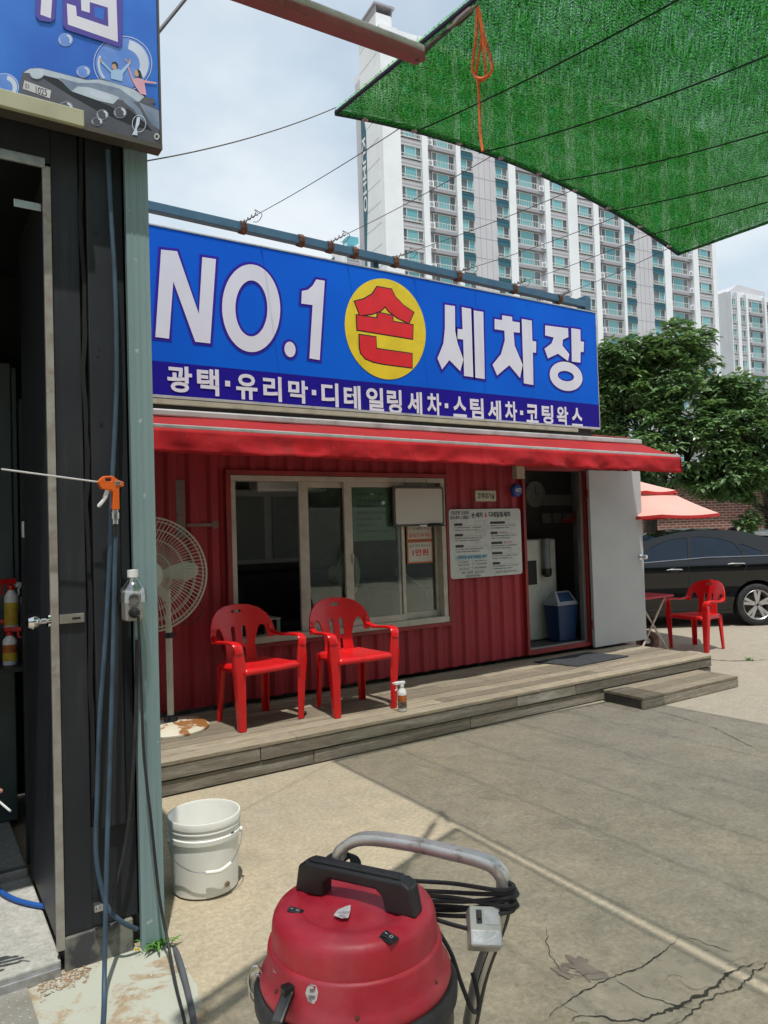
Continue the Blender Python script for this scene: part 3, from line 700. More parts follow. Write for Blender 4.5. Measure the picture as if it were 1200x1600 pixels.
for k, x, y in ((4, 407, 808), (4, 812, 850), (5, 293, 762), (5, 645, 795)):
    px, pz = (s4 if k == 4 else s5)(x, y); m_ = MB(); m_.box(px - .02, px + .02, SY - .001, SY + .003, pz - .022, pz + .022); m_.build('letter', lett, sign)

# ================================================================== STEEL RAIL BEHIND THE SIGN, CABLES
BLU = mat('rail_blue', (0.035, 0.10, 0.17), 0.5, col2=(0.05, 0.13, 0.2), vs=5, dirt=(0.10, 0.05, 0.03), ds=6, da=(.66, .78))
RY = 5.78
rail = thing('steel_rail', 'rusty blue steel rail on posts running above the blue sign', 'rail', (1.0, RY, 2.6))
ra, rb = onY(228, 322, RY), onY(915, 477, RY); dirr = (rb - ra).normalized(); ra = ra - dirr * .8
m_ = MB(); m_.beam(ra, rb, .07, .075); m_.build('rail', BLU, rail, bevel=.006)
for px in (585, 866):
    q = onY(px, 420, RY + .075); m_ = MB(); m_.box(q.x - .03, q.x + .03, RY + .04, RY + .10, 2.62, ra.lerp(rb, .6).z + .0); m_.build('post', BLU, rail, bevel=.005)
q = onY(912, 470, RY); m_ = MB(); m_.box(q.x - .01, q.x + .075, RY - .035, RY + .10, 3.7, rb.z + .10); m_.build('end_post', BLU, rail, bevel=.005)
q = onY(602, 420, RY); m_ = MB(); m_.box(q.x - .05, q.x + .04, RY + .02, RY + .08, 3.9, 4.03); m_.build('bracket', BLU, rail)
q = onY(520, 385, RY)
for px in (380, 470, 515, 553, 616, 714, 800, 870):
    u = (onY(px, 400, RY).x - ra.x) / (rb.x - ra.x); p = ra.lerp(rb, u); m_ = MB()
    m_.lathe([(.049, -.022), (.054, -.03), (.057, .012), (.052, .026), (.049, -.022)], 9, Matrix.Translation(p) @ dirr.to_track_quat('Z', 'Y').to_matrix().to_4x4())
    m_.build('tie', RUST, rail)
# ================================================================== SHADE NETS
t = NT('shade_net'); vec = t.coords((1, 1, 1))
wv = t.noise(t.coords((1.0, 1.8, 1), rot=(0, 0, .6)), 170, 2, .5, .3)
big = t.noise(vec, 3.0, 6, .65)
thr = t.math('ADD', wv, t.math('MULTIPLY', t.math('SUBTRACT', big, .5), .10))
mask = t.ramp(thr, .490, .520)                                   # open stitches
oi = t.node('ShaderNodeObjectInfo'); va_ = t.node('ShaderNodeVectorMath', operation='ADD'); t.l.new(t.coords((1.0, 1.5, 1), rot=(0, 0, .6)), va_.inputs[0]); cm_ = t.node('ShaderNodeCombineXYZ'); t.l.new(t.math('MULTIPLY', oi.outputs['Random'], 37.0), cm_.inputs[0]); t.l.new(cm_.outputs[0], va_.inputs[1])
yarn = t.ramp(t.noise(va_.outputs[0], 70, 3, .65, .3), .45, .58)
col = t.mix(yarn, (0.004, 0.045, 0.008), (0.06, 0.36, 0.07))
df = t.node('ShaderNodeBsdfDiffuse'); t.l.new(col, df.inputs[0])
tl = t.node('ShaderNodeBsdfTranslucent'); st = yarn; t.l.new(t.mix(st, (0.008, 0.12, 0.014), (0.22, 0.88, 0.17)), tl.inputs[0])
m1 = t.node('ShaderNodeMixShader'); m1.inputs[0].default_value = .55; t.l.new(df.outputs[0], m1.inputs[1]); t.l.new(tl.outputs[0], m1.inputs[2])
tr = t.node('ShaderNodeBsdfTransparent'); tr.inputs[0].default_value = (1, 1, 1, 1)
m2 = t.node('ShaderNodeMixShader'); t.l.new(mask, m2.inputs[0]); t.l.new(m1.outputs[0], m2.inputs[1]); t.l.new(tr.outputs[0], m2.inputs[2])
t.l.new(m2.outputs[0], t.out.inputs[0]); NET = t.mat
HEM = mat('net_hem', (0.012, 0.014, 0.05), 0.7, col2=(.02, .02, .03))
SEAM = mat('net_seam', (0.004, 0.03, 0.01), 0.8)
def net(name, label, c00, c10, c01, c11, sag, seams, edge_sag):
    """c00-c10 is the edge that faces the container; c01-c11 the one over the camera"""
    c00, c10, c01, c11 = map(Vector, (c00, c10, c01, c11))
    root = thing(name, label, 'shade net', tuple((c00 + c11) / 2))
    def P(u, v):
        p = c00.lerp(c10, u).lerp(c01.lerp(c11, u), v)
        s_ = 4 * u * (1 - u)
        p += Vector((0, 0, edge_sag * s_ * (1 - v) ** 2))         # scalloped front edge
        p += Vector((0, edge_sag * s_ * v * .4, 0))
        w = 4 * v * (1 - v)
        p.z -= sag * s_ * w
        p.x += edge_sag * .5 * (4 * v * (1 - v)) * ((1 - u) - u) * .3
        return p
    mb = MB(); mb.grid([[P(i / 48, j / 40) for i in range(49)] for j in range(41)]); ly = mb.build('netting', NET, root, smooth=True)
    lys = [inst(ly, root, loc=-SUN * .013 * k) for k in (1, 2, 3)]                                         # added copies stepped along the sun: holes pass sunlight, the view stays dense
    for s_ in seams:
        a = MB(); a.tube([P(s_, j / 30) - SUN * .046 for j in range(31)], .0045, 5); a.build('seam', SEAM, root)
    for pts, hr in (([P(i / 30, 0) for i in range(31)], .019), ([P(i / 30, 1) for i in range(31)], .014), ([P(0, j / 30) for j in range(31)], .011), ([P(1, j / 30) for j in range(31)], .011)):
        a = MB(); a.tube([q_ - SUN * .026 for q_ in pts], hr, 6); a.build('hem', HEM, root, smooth=True)
    for k in range(9):                                            # brass eyelets along the front hem
        e_ = MB(); e_.lathe([(.008, -.004), (.018, -.004), (.018, .004), (.008, .004), (.008, -.004)], 12, Matrix.Translation(P((k + .5) / 9, 0) + Vector((0, -.03, -.055)))); e_.build('eyelet', STEEL, root)
    return root, P
nc = onY(525, 168, 3.5); nr = onY(1062, 391, 3.5)
neta, PA = net('shade_net', 'green mesh shade net stretched overhead beside the blue sign', nc, nr, (2.02, -1.6, 3.55), (5.5, -1.6, 3.75), .25, (.17, .34, .55, .74, .88), .16)
netb, PB = net('shade_net', 'green mesh shade net hung behind the camera, seen only by its shadow', (.28, 1.42, 3.9), (2.0, 2.08, 3.9), (.1, -1.8, 3.9), (1.95, -1.6, 3.62), .12, (.3, .7), .02)
def uv_of(px, py):    # nearest point of the front hem to a pixel
    best = None
    for i in range(121):
        p = PA(i / 120, 0); q = p - CAM; d = q.dot(FW); x, y = 600 + FPX * q.dot(RR) / d, 800 - FPX * q.dot(UU) / d
        e = abs(x - px)
        if best is None or e < best[0]: best = (e, p)
    return best[1]
def railp(px): return ra.lerp(rb, (onY(px, 400, RY).x - ra.x) / (rb.x - ra.x)) + Vector((0, -.02, .045))
def cable(a, b, label, r=.003, sag=.02, loop=True):
    a, b = Vector(a), Vector(b); n_ = 24
    rt = thing('guy_wire', label, 'wire', tuple(a), group='guy wires of the shade net')
    mb = MB(); mb.tube([a.lerp(b, i / n_) - Vector((0, 0, sag * 4 * (i / n_) * (1 - i / n_))) for i in range(n_ + 1)], r, 5); mb.build('wire', WIRE, rt)
    if loop:
        d = (b - a).normalized(); mb = MB()
        pts = [a + d * (.02 + .25 * i / 20) + Vector((0, .018 * math.sin(i * 1.1), .016 * math.cos(i * 1.1))) for i in range(21)]
        mb.tube(pts, .0045, 5); mb.build('twisted_end', WIRE, rt)
        s_ = d.cross(Vector((0, 0, 1))).normalized(); o_ = a + d * .28
        mb = MB(); mb.tube(smoothpath([o_, o_ + s_ * .03 + Vector((0, 0, .02)), o_ + d * .07 - Vector((0, 0, .03)), o_ - Vector((0, 0, .07)), o_ - d * .09 - Vector((0, 0, .05))], 4), .003, 4); mb.build('loose_tail', WIRE, rt)
    return rt
cable(railp(380), uv_of(636, 190), 'guy wire tied to the rail nearest the green post')
cable(railp(515), uv_of(780, 246), 'guy wire tied to the rail above the numeral one')
cable(railp(616), uv_of(905, 290), 'guy wire tied to the rail right above the yellow disc')
cable(railp(714), uv_of(978, 334), 'guy wire tied to the rail right of the yellow disc')
cable(railp(800), uv_of(1023, 365), 'guy wire tied to the rail above the last white letters')
cable(railp(872), uv_of(1052, 395), 'guy wire tied to the rail near its end post')
cable(onY(226, 252, 3.02), nc, 'long guy wire from the green post to the net corner', sag=.03, loop=False)
m_ = MB(); a, b = at(215, 90, 7), at(300, -14, 8); m_.tube([a, b, b + (b - a) * 3], .02, 6)
o = m_.build('power_cable', RUBBER); tag(o, 'black cable crossing the sky beside the car banner', 'cable')
# steel strut reaching under the net, turnbuckle and orange rope
MAR = mat('strut_maroon', (0.24, 0.055, 0.06), 0.6, col2=(.19, .05, .05), vs=8)
def over_edge(px, py):      # the strut carries the second net's front hem: it stands above that hem's shadow line
    a_, b_ = Vector((.947, 2.49)), Vector((2.485, 3.085)); n_ = Vector((-(b_ - a_).y, (b_ - a_).x)); d = ray(px, py); k = Vector((-SUN.x / SUN.z, -SUN.y / SUN.z))
    q = Vector((d.x, d.y)) + k * d.z; return CAM + d * ((a_ - k * CAM.z).dot(n_) / q.dot(n_))
e1 = over_edge(657, 84); e0 = over_edge(400, -12); e0 = e1 + (e0 - e1) * 1.5; print('strut', e0, e1)
strut = thing('steel_strut', 'silver and maroon steel strut pointing at the green net', 'strut', tuple(e0))
m_ = MB(); m_.beam(e0 - Vector((0, 0, .016)), e1 - Vector((0, 0, .016)), .046, .030); m_.build('lower_flange', MAR, strut, bevel=.006)
m_ = MB(); m_.beam(e0 + Vector((0, 0, .012)), e1 + Vector((0, 0, .012)), .042, .024); m_.build('upper_channel', mat('strut_silver', (.50, .51, .53), .5, .0, dirt=(.32, .3, .3), ds=4), strut, bevel=.008)
tb1 = onX(745, 8, 2.04)
m_ = MB(); dd = tb1 - e1; m_.tube([e1 - dd * .06, e1 + dd * .3, e1 + dd * .55, e1 + dd * .62, e1 + dd * .85, e1 + dd * .9, tb1], [.012, .008, .008, .016, .016, .006, .006], 8); m_.build('turnbuckle', mat('turnbuckle_rust', (.05, .04, .035), .7, .4, col2=(.13, .05, .03), vs=30), strut, smooth=True)
ORG = mat('orange_rope', (0.85, 0.17, 0.025), 0.7, col2=(.45, .07, .015), vs=60, bump=.5, bs=200)
rp = lambda x, y, k=0.0: onX(x, y, 2.08 + k)
rope = thing('orange_rope', 'orange rope looped over itself hanging below the green net', 'rope', tuple(rp(745, 12)))
m_ = MB(); m_.tube(smoothpath([rp(746, 6), rp(744, 55), rp(739, 95), rp(740, 115), rp(752, 123), rp(766, 115), rp(768, 98), rp(756, 55), rp(747, 12)], 8), .007, 6); m_.build('loop', ORG, rope, smooth=True)
m_ = MB(); m_.tube(smoothpath([rp(748, 14, .02), rp(752, 60, .02), rp(746, 100, .02), rp(745, 123, .02), rp(758, 121, .02), rp(756, 80, .02), rp(750, 20, .02)], 8), .006, 6); m_.build('loop', ORG, rope, smooth=True)
m_ = MB(); m_.tube(smoothpath([rp(746, 122, .01), rp(749, 160, .01), rp(750, 205, .01), rp(754, 236, .01)], 8), .006, 6); m_.build('tail', ORG, rope, smooth=True)

# ================================================================== DARK WASH SHED (left)
SH = 3.0
t = NT('shed_black'); vec = t.wcoords()
c = t.mix(t.ramp(t.noise(vec, 2.2, 7, .6), .35, .7), (0.018, 0.020, 0.025), (0.027, 0.030, 0.036))
c = t.mix(t.math('MULTIPLY', t.ramp(t.noise(t.wcoords((9, 9, .7)), 2, 7, .7), .55, .75), .35), c, (0.085, 0.085, 0.085))
c = t.mix(t.ramp(t.noise(vec, 28, 6, .7), .70, .74), c, (0.16, .155, .14))
t.bsdf(c, .48, .1, .4, t.bump(t.noise(vec, 5, 4), .2, .01)); SBLK = t.mat
t = NT('post_green'); vec = t.wcoords()
c = t.mix(t.ramp(t.noise(t.wcoords((30, 30, .6)), 1, 6), .35, .7), (0.25, 0.35, 0.36), (0.20, 0.29, 0.30))
c = t.mix(t.ramp(t.noise(vec, 22, 5, .6), .69, .72), c, (.45, .5, .48))
t.bsdf(c, .5, .15, .4, t.bump(t.noise(t.wcoords((60, 60, 1)), 1, 3), .25, .004)); PGRN = t.mat
shed = thing('wash_shed', 'dark metal car wash shed with a pale green corner post', 'shed', (-1.0, SH, 0))
ZT = 3.30
m_ = MB(); m_.box(.475, .575, SH + .01, SH + .05, .11, ZT); m_.build('front_panel', SBLK, shed, bevel=.003)
m_ = MB(); m_.box(.60, .70, SH - .012, SH + .05, .50, ZT); m_.build('front_panel', SBLK, shed, bevel=.003)
m_ = MB(); m_.box(.5755, .5995, SH + .03, SH + .06, .03, ZT); m_.build('gap_strip', mat('gap_black', (.006, .006, .007), .9), shed)
m_ = MB()
L_ = [(.578 + .004 * math.sin(i * .7) + .012 * mnoise.noise(Vector((0, 0, i * .31))), SH + .005, .62 + i * .066) for i in range(41)]
R2 = [(q[0] + .012 + .012 * abs(mnoise.noise(Vector((3, 0, i * .53)))), q[1], q[2]) for i, q in enumerate(L_)]
m_.grid([L_, R2]); m_.build('foam_bead', mat('foam_black', (.008, .008, .009), .85, bump=.8, bs=60), shed, solid=.01)
m_ = MB(); m_.box(.7005, .742, SH + .02, SH + .06, .30, ZT); m_.build('side_strip', SBLK, shed)
m_ = MB(); m_.box(.48, .742, SH + .014, SH + .055, .13, .499, 0); m_.build('lower_panel', SBLK, shed)
m_ = MB(); m_.box(.472, .72, SH - .004, SH + .09, 0.0, .125); m_.build('plinth', mat('plinth_paint', (.19, .19, .155), .8, col2=(.05, .05, .055), vs=3, va=(.5, .56), dirt=(.3, .26, .2), ds=9, world=True), shed, bevel=.004)
m_ = MB()
pr = [(.745, .0), (.835, .0), (.835, .09), (.828, .09), (.828, .007), (.752, .007), (.752, .03), (.745, .03)]
m_.prism([(a, SH - .03 + b, .005) for a, b in pr], (0, 0, 3.32)); m_.build('corner_post', PGRN, shed, bevel=.002)
for xx in (.765, .79, .815):
    m_ = MB(); m_.box(xx - .002, xx + .002, SH - .0325, SH - .0295, .03, 3.3); m_.build('post_rib', PGRN, shed)
m_ = MB(); m_.box(.80, .83, SH + .061, 5.2, .02, ZT); m_.build('side_wall', PGRN, shed)
m_ = MB(); m_.box(.785, .7995, SH + .07, 5.2, .05, ZT); m_.build('inner_side_wall', SBLK, shed)
m_ = MB(); m_.box(-2.2, .80, 5.2, 5.25, .02, ZT); m_.build('back_wall', SBLK, shed)
m_ = MB(); m_.box(-2.25, -2.2, SH, 5.25, .02, ZT); m_.build('far_wall', SBLK, shed)
m_ = MB(); m_.box(-2.2, -1.3, SH, SH + .05, .02, ZT); m_.build('front_wall', SBLK, shed)
m_ = MB(); m_.box(-2.3, .86, SH - .05, 5.3, ZT, ZT + .06); m_.build('roof', SBLK, shed)
m_ = MB(); m_.box(-1.3, .474, SH + .005, SH + .05, 3.045, ZT); m_.build('lintel', SBLK, shed)
m_ = MB(); m_.box(-1.3, .455, SH - .01, SH + .004, 3.02, 3.058); m_.build('track', GALV, shed, bevel=.003)
FLR = concrete('shed_floor', (.50, .50, .46), (.42, .42, .38), (.34, .34, .30))
m_ = MB(); m_.box(-2.2, .46, SH + .0, 5.2, .0, .055); m_.build('floor', FLR, shed, bevel=.008)
m_ = MB(); m_.box(-2.2, .455, SH - .03, SH - .004, .004, .04); m_.build('threshold', GALV, shed, bevel=.004)
# door leaf standing open into the shed, seen on its edge
m_ = MB(); m_.box(.458, .474, SH + .02, SH + .80, .09, 3.02); leafS = m_.build('door_leaf', SBLK, shed)
m_ = MB(); m_.box(.446, .474, SH - .004, SH + .019, .085, 3.03); m_.build('leaf_edge', mat('edge_alu', (.38, .36, .33), .5, .3, col2=(.28, .25, .22), vs=12, dirt=(.15, .1, .07), ds=8, world=True), leafS, bevel=.002)
m_ = MB(); m_.lathe([(0, 0), (.028, 0), (.028, .008), (.012, .014), (.012, .03), (.026, .042), (.03, .058), (.022, .075), (0, .08)], 16, Matrix.Translation((.4455, SH + .02, 1.305)) @ Matrix.Rotation(-math.pi / 2, 4, 'Y')); m_.build('door_knob', CHROME, leafS, smooth=True)
m_ = MB(); m_.box(.476, .565, SH - .002, SH + .009, 1.29, 1.325); m_.box(.52, .55, SH - .006, SH - .0021, 1.303, 1.312, 1); m_.build('hasp', [STEEL, BLACKP], shed, bevel=.002)
m_ = MB(); m_.box(.35, .4455, SH + .03, SH + .034, 2.865, 2.895); m_.build('strap', STEEL, shed, bevel=.003)
m_ = MB(); m_.box(-.5, .4455, SH + .81, SH + .85, .056, .10); m_.build('sill_rail', GALV, shed)
for q, r_ in (((150, 364), .006), ((144, 310), .003), ((158, 662), .007), ((155, 545), .003), ((153, 556), .003)):
    p = onY(*q, SH - .0125); m_ = MB(); m_.lathe([(0, 0), (r_, 0), (r_, .002), (0, .002)], 10, Matrix.Translation(p) @ Matrix.Rotation(math.pi / 2, 4, 'X')); m_.build('screw_hole', BLACKP, shed)
# cream fascia board and the car banner
BYF = SH - .15
m_ = MB(); q = onY(132, 198, BYF); m_.box(-1.6, q.x, BYF, BYF + .02, q.z, q.z + .062); m_.build('fascia', mat('fascia_cream', (.42, .42, .28), .6, dirt=(.3, .3, .2), ds=4), shed, bevel=.003)
# locker-like cabinet and shelf inside
CAB = mat('cabinet_grey', (.10, .135, .14), .4, .3, col2=(.08, .11, .115), vs=3)
cab = thing('wall_cabinet', 'tall grey green metal cabinet deep in the dark shed', 'cabinet', (.1, 4.7, .06))
m_ = MB(); m_.box(-.1, .50, 4.62, 5.15, .058, 2.62); m_.build('body', CAB, cab, bevel=.006)
m_ = MB(); m_.box(.505, .53, 4.64, 4.66, 1.2, 2.6); m_.build('side_strip', CAB, cab, bevel=.003)
shelf = thing('shelf_unit', 'black shelf unit holding spray bottles inside the dark shed', 'shelf', (.3, 4.2, .06))
zs1 = onY(15, 1040, 4.15).z
m_ = MB(); m_.box(.02, .60, 4.05, 4.30, zs1 - .02, zs1); m_.build('shelf_board', SBLK, shelf)
m_ = MB(); m_.box(.02, .60, 4.31, 4.50, zs1 + .13, zs1 + .15); m_.build('shelf_board', SBLK, shelf)
for x in (.03, .585):
    m_ = MB(); m_.box(x, x + .02, 4.06, 4.08, .057, zs1 - .021); m_.build('leg', SBLK, shelf)
    m_ = MB(); m_.box(x, x + .02, 4.47, 4.49, .057, zs1 + .129); m_.build('leg', SBLK, shelf)
m_ = MB(); m_.box(.02, .60, 4.301, 4.309, zs1 - .02, zs1 + .15); m_.build('riser', SBLK, shelf)
def spray(loc, label, body, labelc, trig, h=.2, r=.033, rz=0.0, cat='spray bottle', label2=None):
    rt = thing('spray_bottle', label, cat, loc, rz)
    m_ = MB(); m_.lathe([(0, 0), (r * .94, 0), (r, .006), (r, h * .66), (r * .93, h * .74), (r * .42, h * .86), (r * .40, h * .90), (0, h * .90)], 20); m_.build('body', body, rt, smooth=True, local=True)
    m_ = MB(); m_.lathe([(r * 1.012, h * .12), (r * 1.014, h * .36)], 20, mi=1); m_.lathe([(r * 1.012, h * .361), (r * 1.014, h * .60)], 20); m_.build('paper_label', [labelc, label2 or labelc], rt, smooth=True, local=True)
    m_ = MB(); m_.lathe([(r * .48, h * .86), (r * .5, h * .87), (r * .5, h * .96), (r * .3, h * .98), (0, h * .98)], 14); m_.build('collar', trig, rt, smooth=True, local=True)
    m_ = MB(); m_.box(-.062, .026, -.011, .011, h * .985, h * 1.10); m_.box(-.078, -.063, -.006, .006, h * 1.03, h * 1.09); m_.build('nozzle_head', trig, rt, local=True, bevel=.004)
    m_ = MB(); m_.tube(smoothpath([(-.035, 0, h * .985), (-.045, 0, h * .93), (-.043, 0, h * .84), (-.056, 0, h * .78)], 4), .0055, 6); m_.build('trigger', trig, rt, smooth=True, local=True)
    return rt
WPL = mat('white_plastic', (.74, .74, .73), .35, col2=(.68, .68, .66)); LYEL = mat('label_yellow', (.6, .42, .03), .5, col2=(.5, .3, .03), vs=30); LORG = mat('label_orange', (.50, .13, .02), .5, col2=(.2, .06, .02), vs=24); LDRK = mat('label_dark', (.06, .035, .03), .5, col2=(.2, .17, .15), vs=50); LBLU = mat('label_grey', (.25, .3, .36), .5, vs=40); RPL = mat('red_plastic', (.55, .015, .012), .35)
p = onZ(16, 1038, zs1); spray((p.x, p.y, zs1), 'spray bottle with orange label and red collar on the lower shed shelf', WPL, LORG, RPL, .17, .034, 2.6, label2=LYEL)
p = onZ(-6, 1030, zs1); spray((p.x, p.y, zs1), 'spray bottle with grey label at the edge of the lower shed shelf', WPL, LBLU, RPL, .19, .034, 2.8)
z2 = zs1 + .15
p = onY(18, 975, 4.38); spray((p.x, 4.38, z2), 'spray bottle with yellow label and red trigger on the upper shed shelf', WPL, LYEL, RPL, .25, .034, .3)
p = onY(33, 985, 4.40); spray((p.x + .03, 4.42, z2), 'white spray bottle half hidden behind the yellow one on the shed shelf', WPL, LBLU, WPL, .23, .03, .5)
p = onY(44, 985, 4.24); q = thing('paper_cup', 'small white paper cup on the edge of the shed shelf', 'cup', (p.x + .01, 4.25, zs1))
m_ = MB(); m_.lathe([(0, .002), (.022, 0), (.031, .075), (.033, .076), (.030, .074), (.021, .004), (0, .004)], 16); m_.build('body', WPL, q, smooth=True, local=True); m_ = MB(); m_.lathe([(.0255, .025), (.0287, .05)], 16); m_.build('print', LDRK, q, local=True, smooth=True)
for (px, py, w_) in ((44, 827, .05), (50, 848, .045)):
    p = onY(px, py, 3.9); m_ = MB(); m_.box(p.x - w_ / 2, p.x + w_ / 2, 3.9, 3.94, p.z - .04, p.z + .04); o = m_.build('wall_switch', WPL, bevel=.006)
    tag(o, 'upper white switch box in the dark shed' if py < 840 else 'lower white switch box in the dark shed', 'switch box')
    m_ = MB(); m_.box(p.x - .012, p.x + .012, 3.892, 3.8995, p.z - .018, p.z + .018); m_.build('rocker', BLACKP, o)
m_ = MB(); p = onY(46, 900, 3.945); m_.box(p.x - .03, p.x + .06, 3.945, 4.0, .06, 2.3); m_.build('inner_post', SBLK, shed)
# banner
BY = SH - .115
q = onY(250, 226, BY); bx1, bz0 = q.x, q.z
bann = thing('car_banner', 'blue banner printed with a car and bubbles on the shed front', 'banner', (bx1 - 1, BY, bz0))
bsky = mat('banner_blue', (.012, .115, .55), .4, col2=(.03, .20, .68), vs=2.2, world=True)
m_ = MB(); m_.box(-2.2, bx1, BY, BY + .05, bz0, 4.6); m_.build('panel', bsky, bann, bevel=.002)
m_ = MB(); m_.box(-2.2, bx1 + .008, BY - .006, BY + .055, bz0 - .02, bz0 - .0005); m_.box(bx1 + .0005, bx1 + .008, BY - .004, BY + .055, bz0, 4.6); m_.build('edge_frame', mat('banner_frame', (.10, .09, .075), .5, .4), bann)
def b5(x, y): q = onY(x / 4.615, y / 4.615, BY); return (q.x, q.z)
lay = [0]
def flat(loops, m_, name='print', hole=None):
    lay[0] += 1; mb = MB(); yy = BY - .0012 - lay[0] * .00006
    outline_mesh(mb, [[b5(*q) for q in l] for l in loops], 0, lambda a, b: Vector((a, yy, b))); return mb.build(name, m_, bann, fix=False)
cgrey = mat('print_grey', (.075, .08, .10), .4, col2=(.11, .115, .14), vs=6, world=True); cdark = mat('print_dark', (.012, .014, .02), .4); cblue = mat('print_steel', (.24, .30, .40), .35, col2=(.13, .18, .27), vs=9, world=True); clight = mat('print_light', (.52, .60, .68), .35, col2=(.36, .45, .55), vs=9, world=True)
bub = mat('print_bubble', (.16, .30, .72), .35, col2=(.10, .24, .66), vs=14, world=True); bubl = mat('print_bubble_light', (.62, .70, .85), .35); bpur = mat('print_purple', (.075, .05, .36), .45)
def e5(cx_, cy_, rx, ry, n=36, a0=0, a1=360): return [(cx_ + rx * math.cos(rad(a0 + (a1 - a0) * k / n)), cy_ + ry * math.sin(rad(a0 + (a1 - a0) * k / n))) for k in range(n if a1 - a0 >= 360 else n + 1)]
def bubble(cx_, cy_, rx, ry, w=.12, col_=None):
    flat([e5(cx_, cy_, rx, ry), e5(cx_, cy_, rx * (1 - w * .4), ry * (1 - w * .4))], bubl)
    flat([e5(cx_, cy_, rx * .93, ry * .93)], col_ or bub)
    lp = e5(cx_, cy_, rx * .88, ry * .88, 14, -75, 35) + list(reversed(e5(cx_ - rx * .04, cy_ + ry * .05, rx * .62, ry * .62, 14, -70, 30))); flat([lp], bubl)
    lp = e5(cx_, cy_, rx * .86, ry * .86, 10, 140, 200) + list(reversed(e5(cx_, cy_, rx * .78, ry * .78, 10, 140, 200))); flat([lp], bubl)
bubble(885, 460, 212, 200, .06)
bubble(472, 288, 52, 47); bubble(600, 518, 50, 42); bubble(30, 630, 105, 100)
# car of the print
flat([[(140, 600), (165, 520), (210, 495), (290, 492), (420, 525), (520, 550), (640, 575), (740, 570), (830, 600), (960, 640), (1030, 690), (1145, 800), (1152, 1062), (1000, 1030), (620, 930), (400, 850), (150, 770)]], cgrey)
flat([[(170, 525), (215, 497), (300, 496), (430, 530), (620, 580), (720, 575), (820, 600), (960, 645), (1040, 700), (1000, 735), (830, 690), (640, 640), (500, 640), (380, 575), (260, 535)]], clight)
flat([[(420, 560), (560, 600), (700, 600), (860, 640), (1000, 740), (850, 720), (600, 628), (520, 665), (470, 620)]], cblue)
flat([[(260, 532), (420, 570), (455, 600), (510, 660), (640, 700), (800, 770), (1090, 945), (930, 900), (700, 800), (520, 700), (330, 580)]], cdark)
flat([[(515, 660), (560, 625), (640, 632), (800, 680), (860, 705), (815, 752), (700, 725), (600, 690)]], clight); flat([[(640, 660), (700, 655), (790, 690), (800, 720), (720, 712), (660, 690)]], bubl)
flat([[(870, 705), (950, 730), (1010, 790), (1060, 900), (1010, 860), (960, 790), (900, 745)]], cblue); flat([[(830, 770), (930, 790), (1060, 900), (1100, 950), (980, 900), (880, 850)]], cdark)
flat([[(1040, 700), (1100, 710), (1125, 745), (1060, 755), (1020, 735)]], cgrey)
flat([[(1000, 740), (1145, 800), (1150, 940), (1090, 900)]], cblue)
flat([[(175, 582), (368, 655), (358, 712), (163, 642)]], mat('print_plate', (.62, .63, .64), .4), 'number_plate')
def plate_text(s_, x0, x1, y0, y1, dy):
    lay[0] += 1; yy = BY - .0012 - lay[0] * .00006; mb = MB(); vs, fs = text_mesh(s_, .01); ax = max(q.x for q in vs); ay = max(q.y for q in vs)
    pts_ = []
    for q in vs:
        u, v_ = q.x / ax, q.y / ay; a, b = b5(x0 + (x1 - x0) * u, y1 + (y0 - y1) * v_ + dy * u); pts_.append(Vector((a, yy, b)))
    mb.add(pts_, fs); mb.build('plate_lettering', cdark, bann, fix=False)
plate_text('01', 180, 208, 602, 638, 8); plate_text('1025', 248, 338, 622, 672, 26)
# two people waving in the big bubble
skin = mat('print_skin', (.55, .33, .24), .5); lblu = mat('print_shirt_blue', (.36, .56, .80), .5); lpnk = mat('print_shirt_pink', (.70, .38, .46), .5)
flat([[(800, 510), (850, 500), (870, 510), (935, 445), (945, 455), (885, 535), (880, 590), (800, 570), (798, 525), (725, 450), (735, 440)]], lblu)
flat([e5(825, 478, 20, 28)], skin); flat([[(805, 468), (812, 450), (835, 447), (850, 470), (848, 500), (838, 480), (828, 462)]], cdark)
flat([[(715, 425), (728, 425), (738, 446), (724, 452)]], skin); flat([[(893, 430), (908, 428), (920, 455), (938, 425), (945, 448), (925, 462)]], skin)
flat([[(960, 570), (1000, 565), (1035, 580), (1130, 598), (1128, 608), (1040, 600), (1055, 690), (1010, 680), (975, 625), (955, 590), (915, 480), (924, 478)]], lpnk)
flat([e5(985, 530, 17, 26)], skin); flat([[(985, 502), (1010, 512), (1022, 550), (1018, 572), (1000, 565), (998, 535)]], cdark)
bubble(474, 776, 50, 40, .12, cgrey); bubble(737, 830, 42, 36, .12, cgrey); bubble(864, 815, 45, 40, .12, cgrey); bubble(698, 880, 40, 30, .1, cgrey); bubble(265, 535, 52, 40, .08, clight)
flat([e5(1000, 895, 50, 62), e5(1000, 895, 46, 58)], bubl); flat([[(985, 850), (1008, 848), (1002, 900), (985, 930), (990, 980), (950, 975), (972, 930)]], bubl)
flat([e5(1128, 988, 20, 24), e5(1128, 988, 10, 12)], mat('grommet', (.6, .62, .6), .35, .4), 'grommet')
# white letters with purple edge running off the top
flat([[(255, -60), (255, 120), (285, 155), (365, 165), (395, 140), (405, -60)]], bpur, 'letter_edge'); flat([[(300, -60), (290, 110), (365, 138), (378, -60)]], lett, 'letter')
flat([[(450, -60), (450, 190), (480, 220), (860, 345), (880, 325), (880, -60)]], bpur, 'letter_edge')
flat([[(480, 30), (545, 50), (552, 120), (780, 198), (775, 60), (645, 20), (645, 98), (585, 80), (580, -60), (835, -60), (848, 308), (488, 182)]], lett, 'letter'); flat([[(680, 55), (748, 70), (745, 148), (680, 125)]], bsky, 'letter')
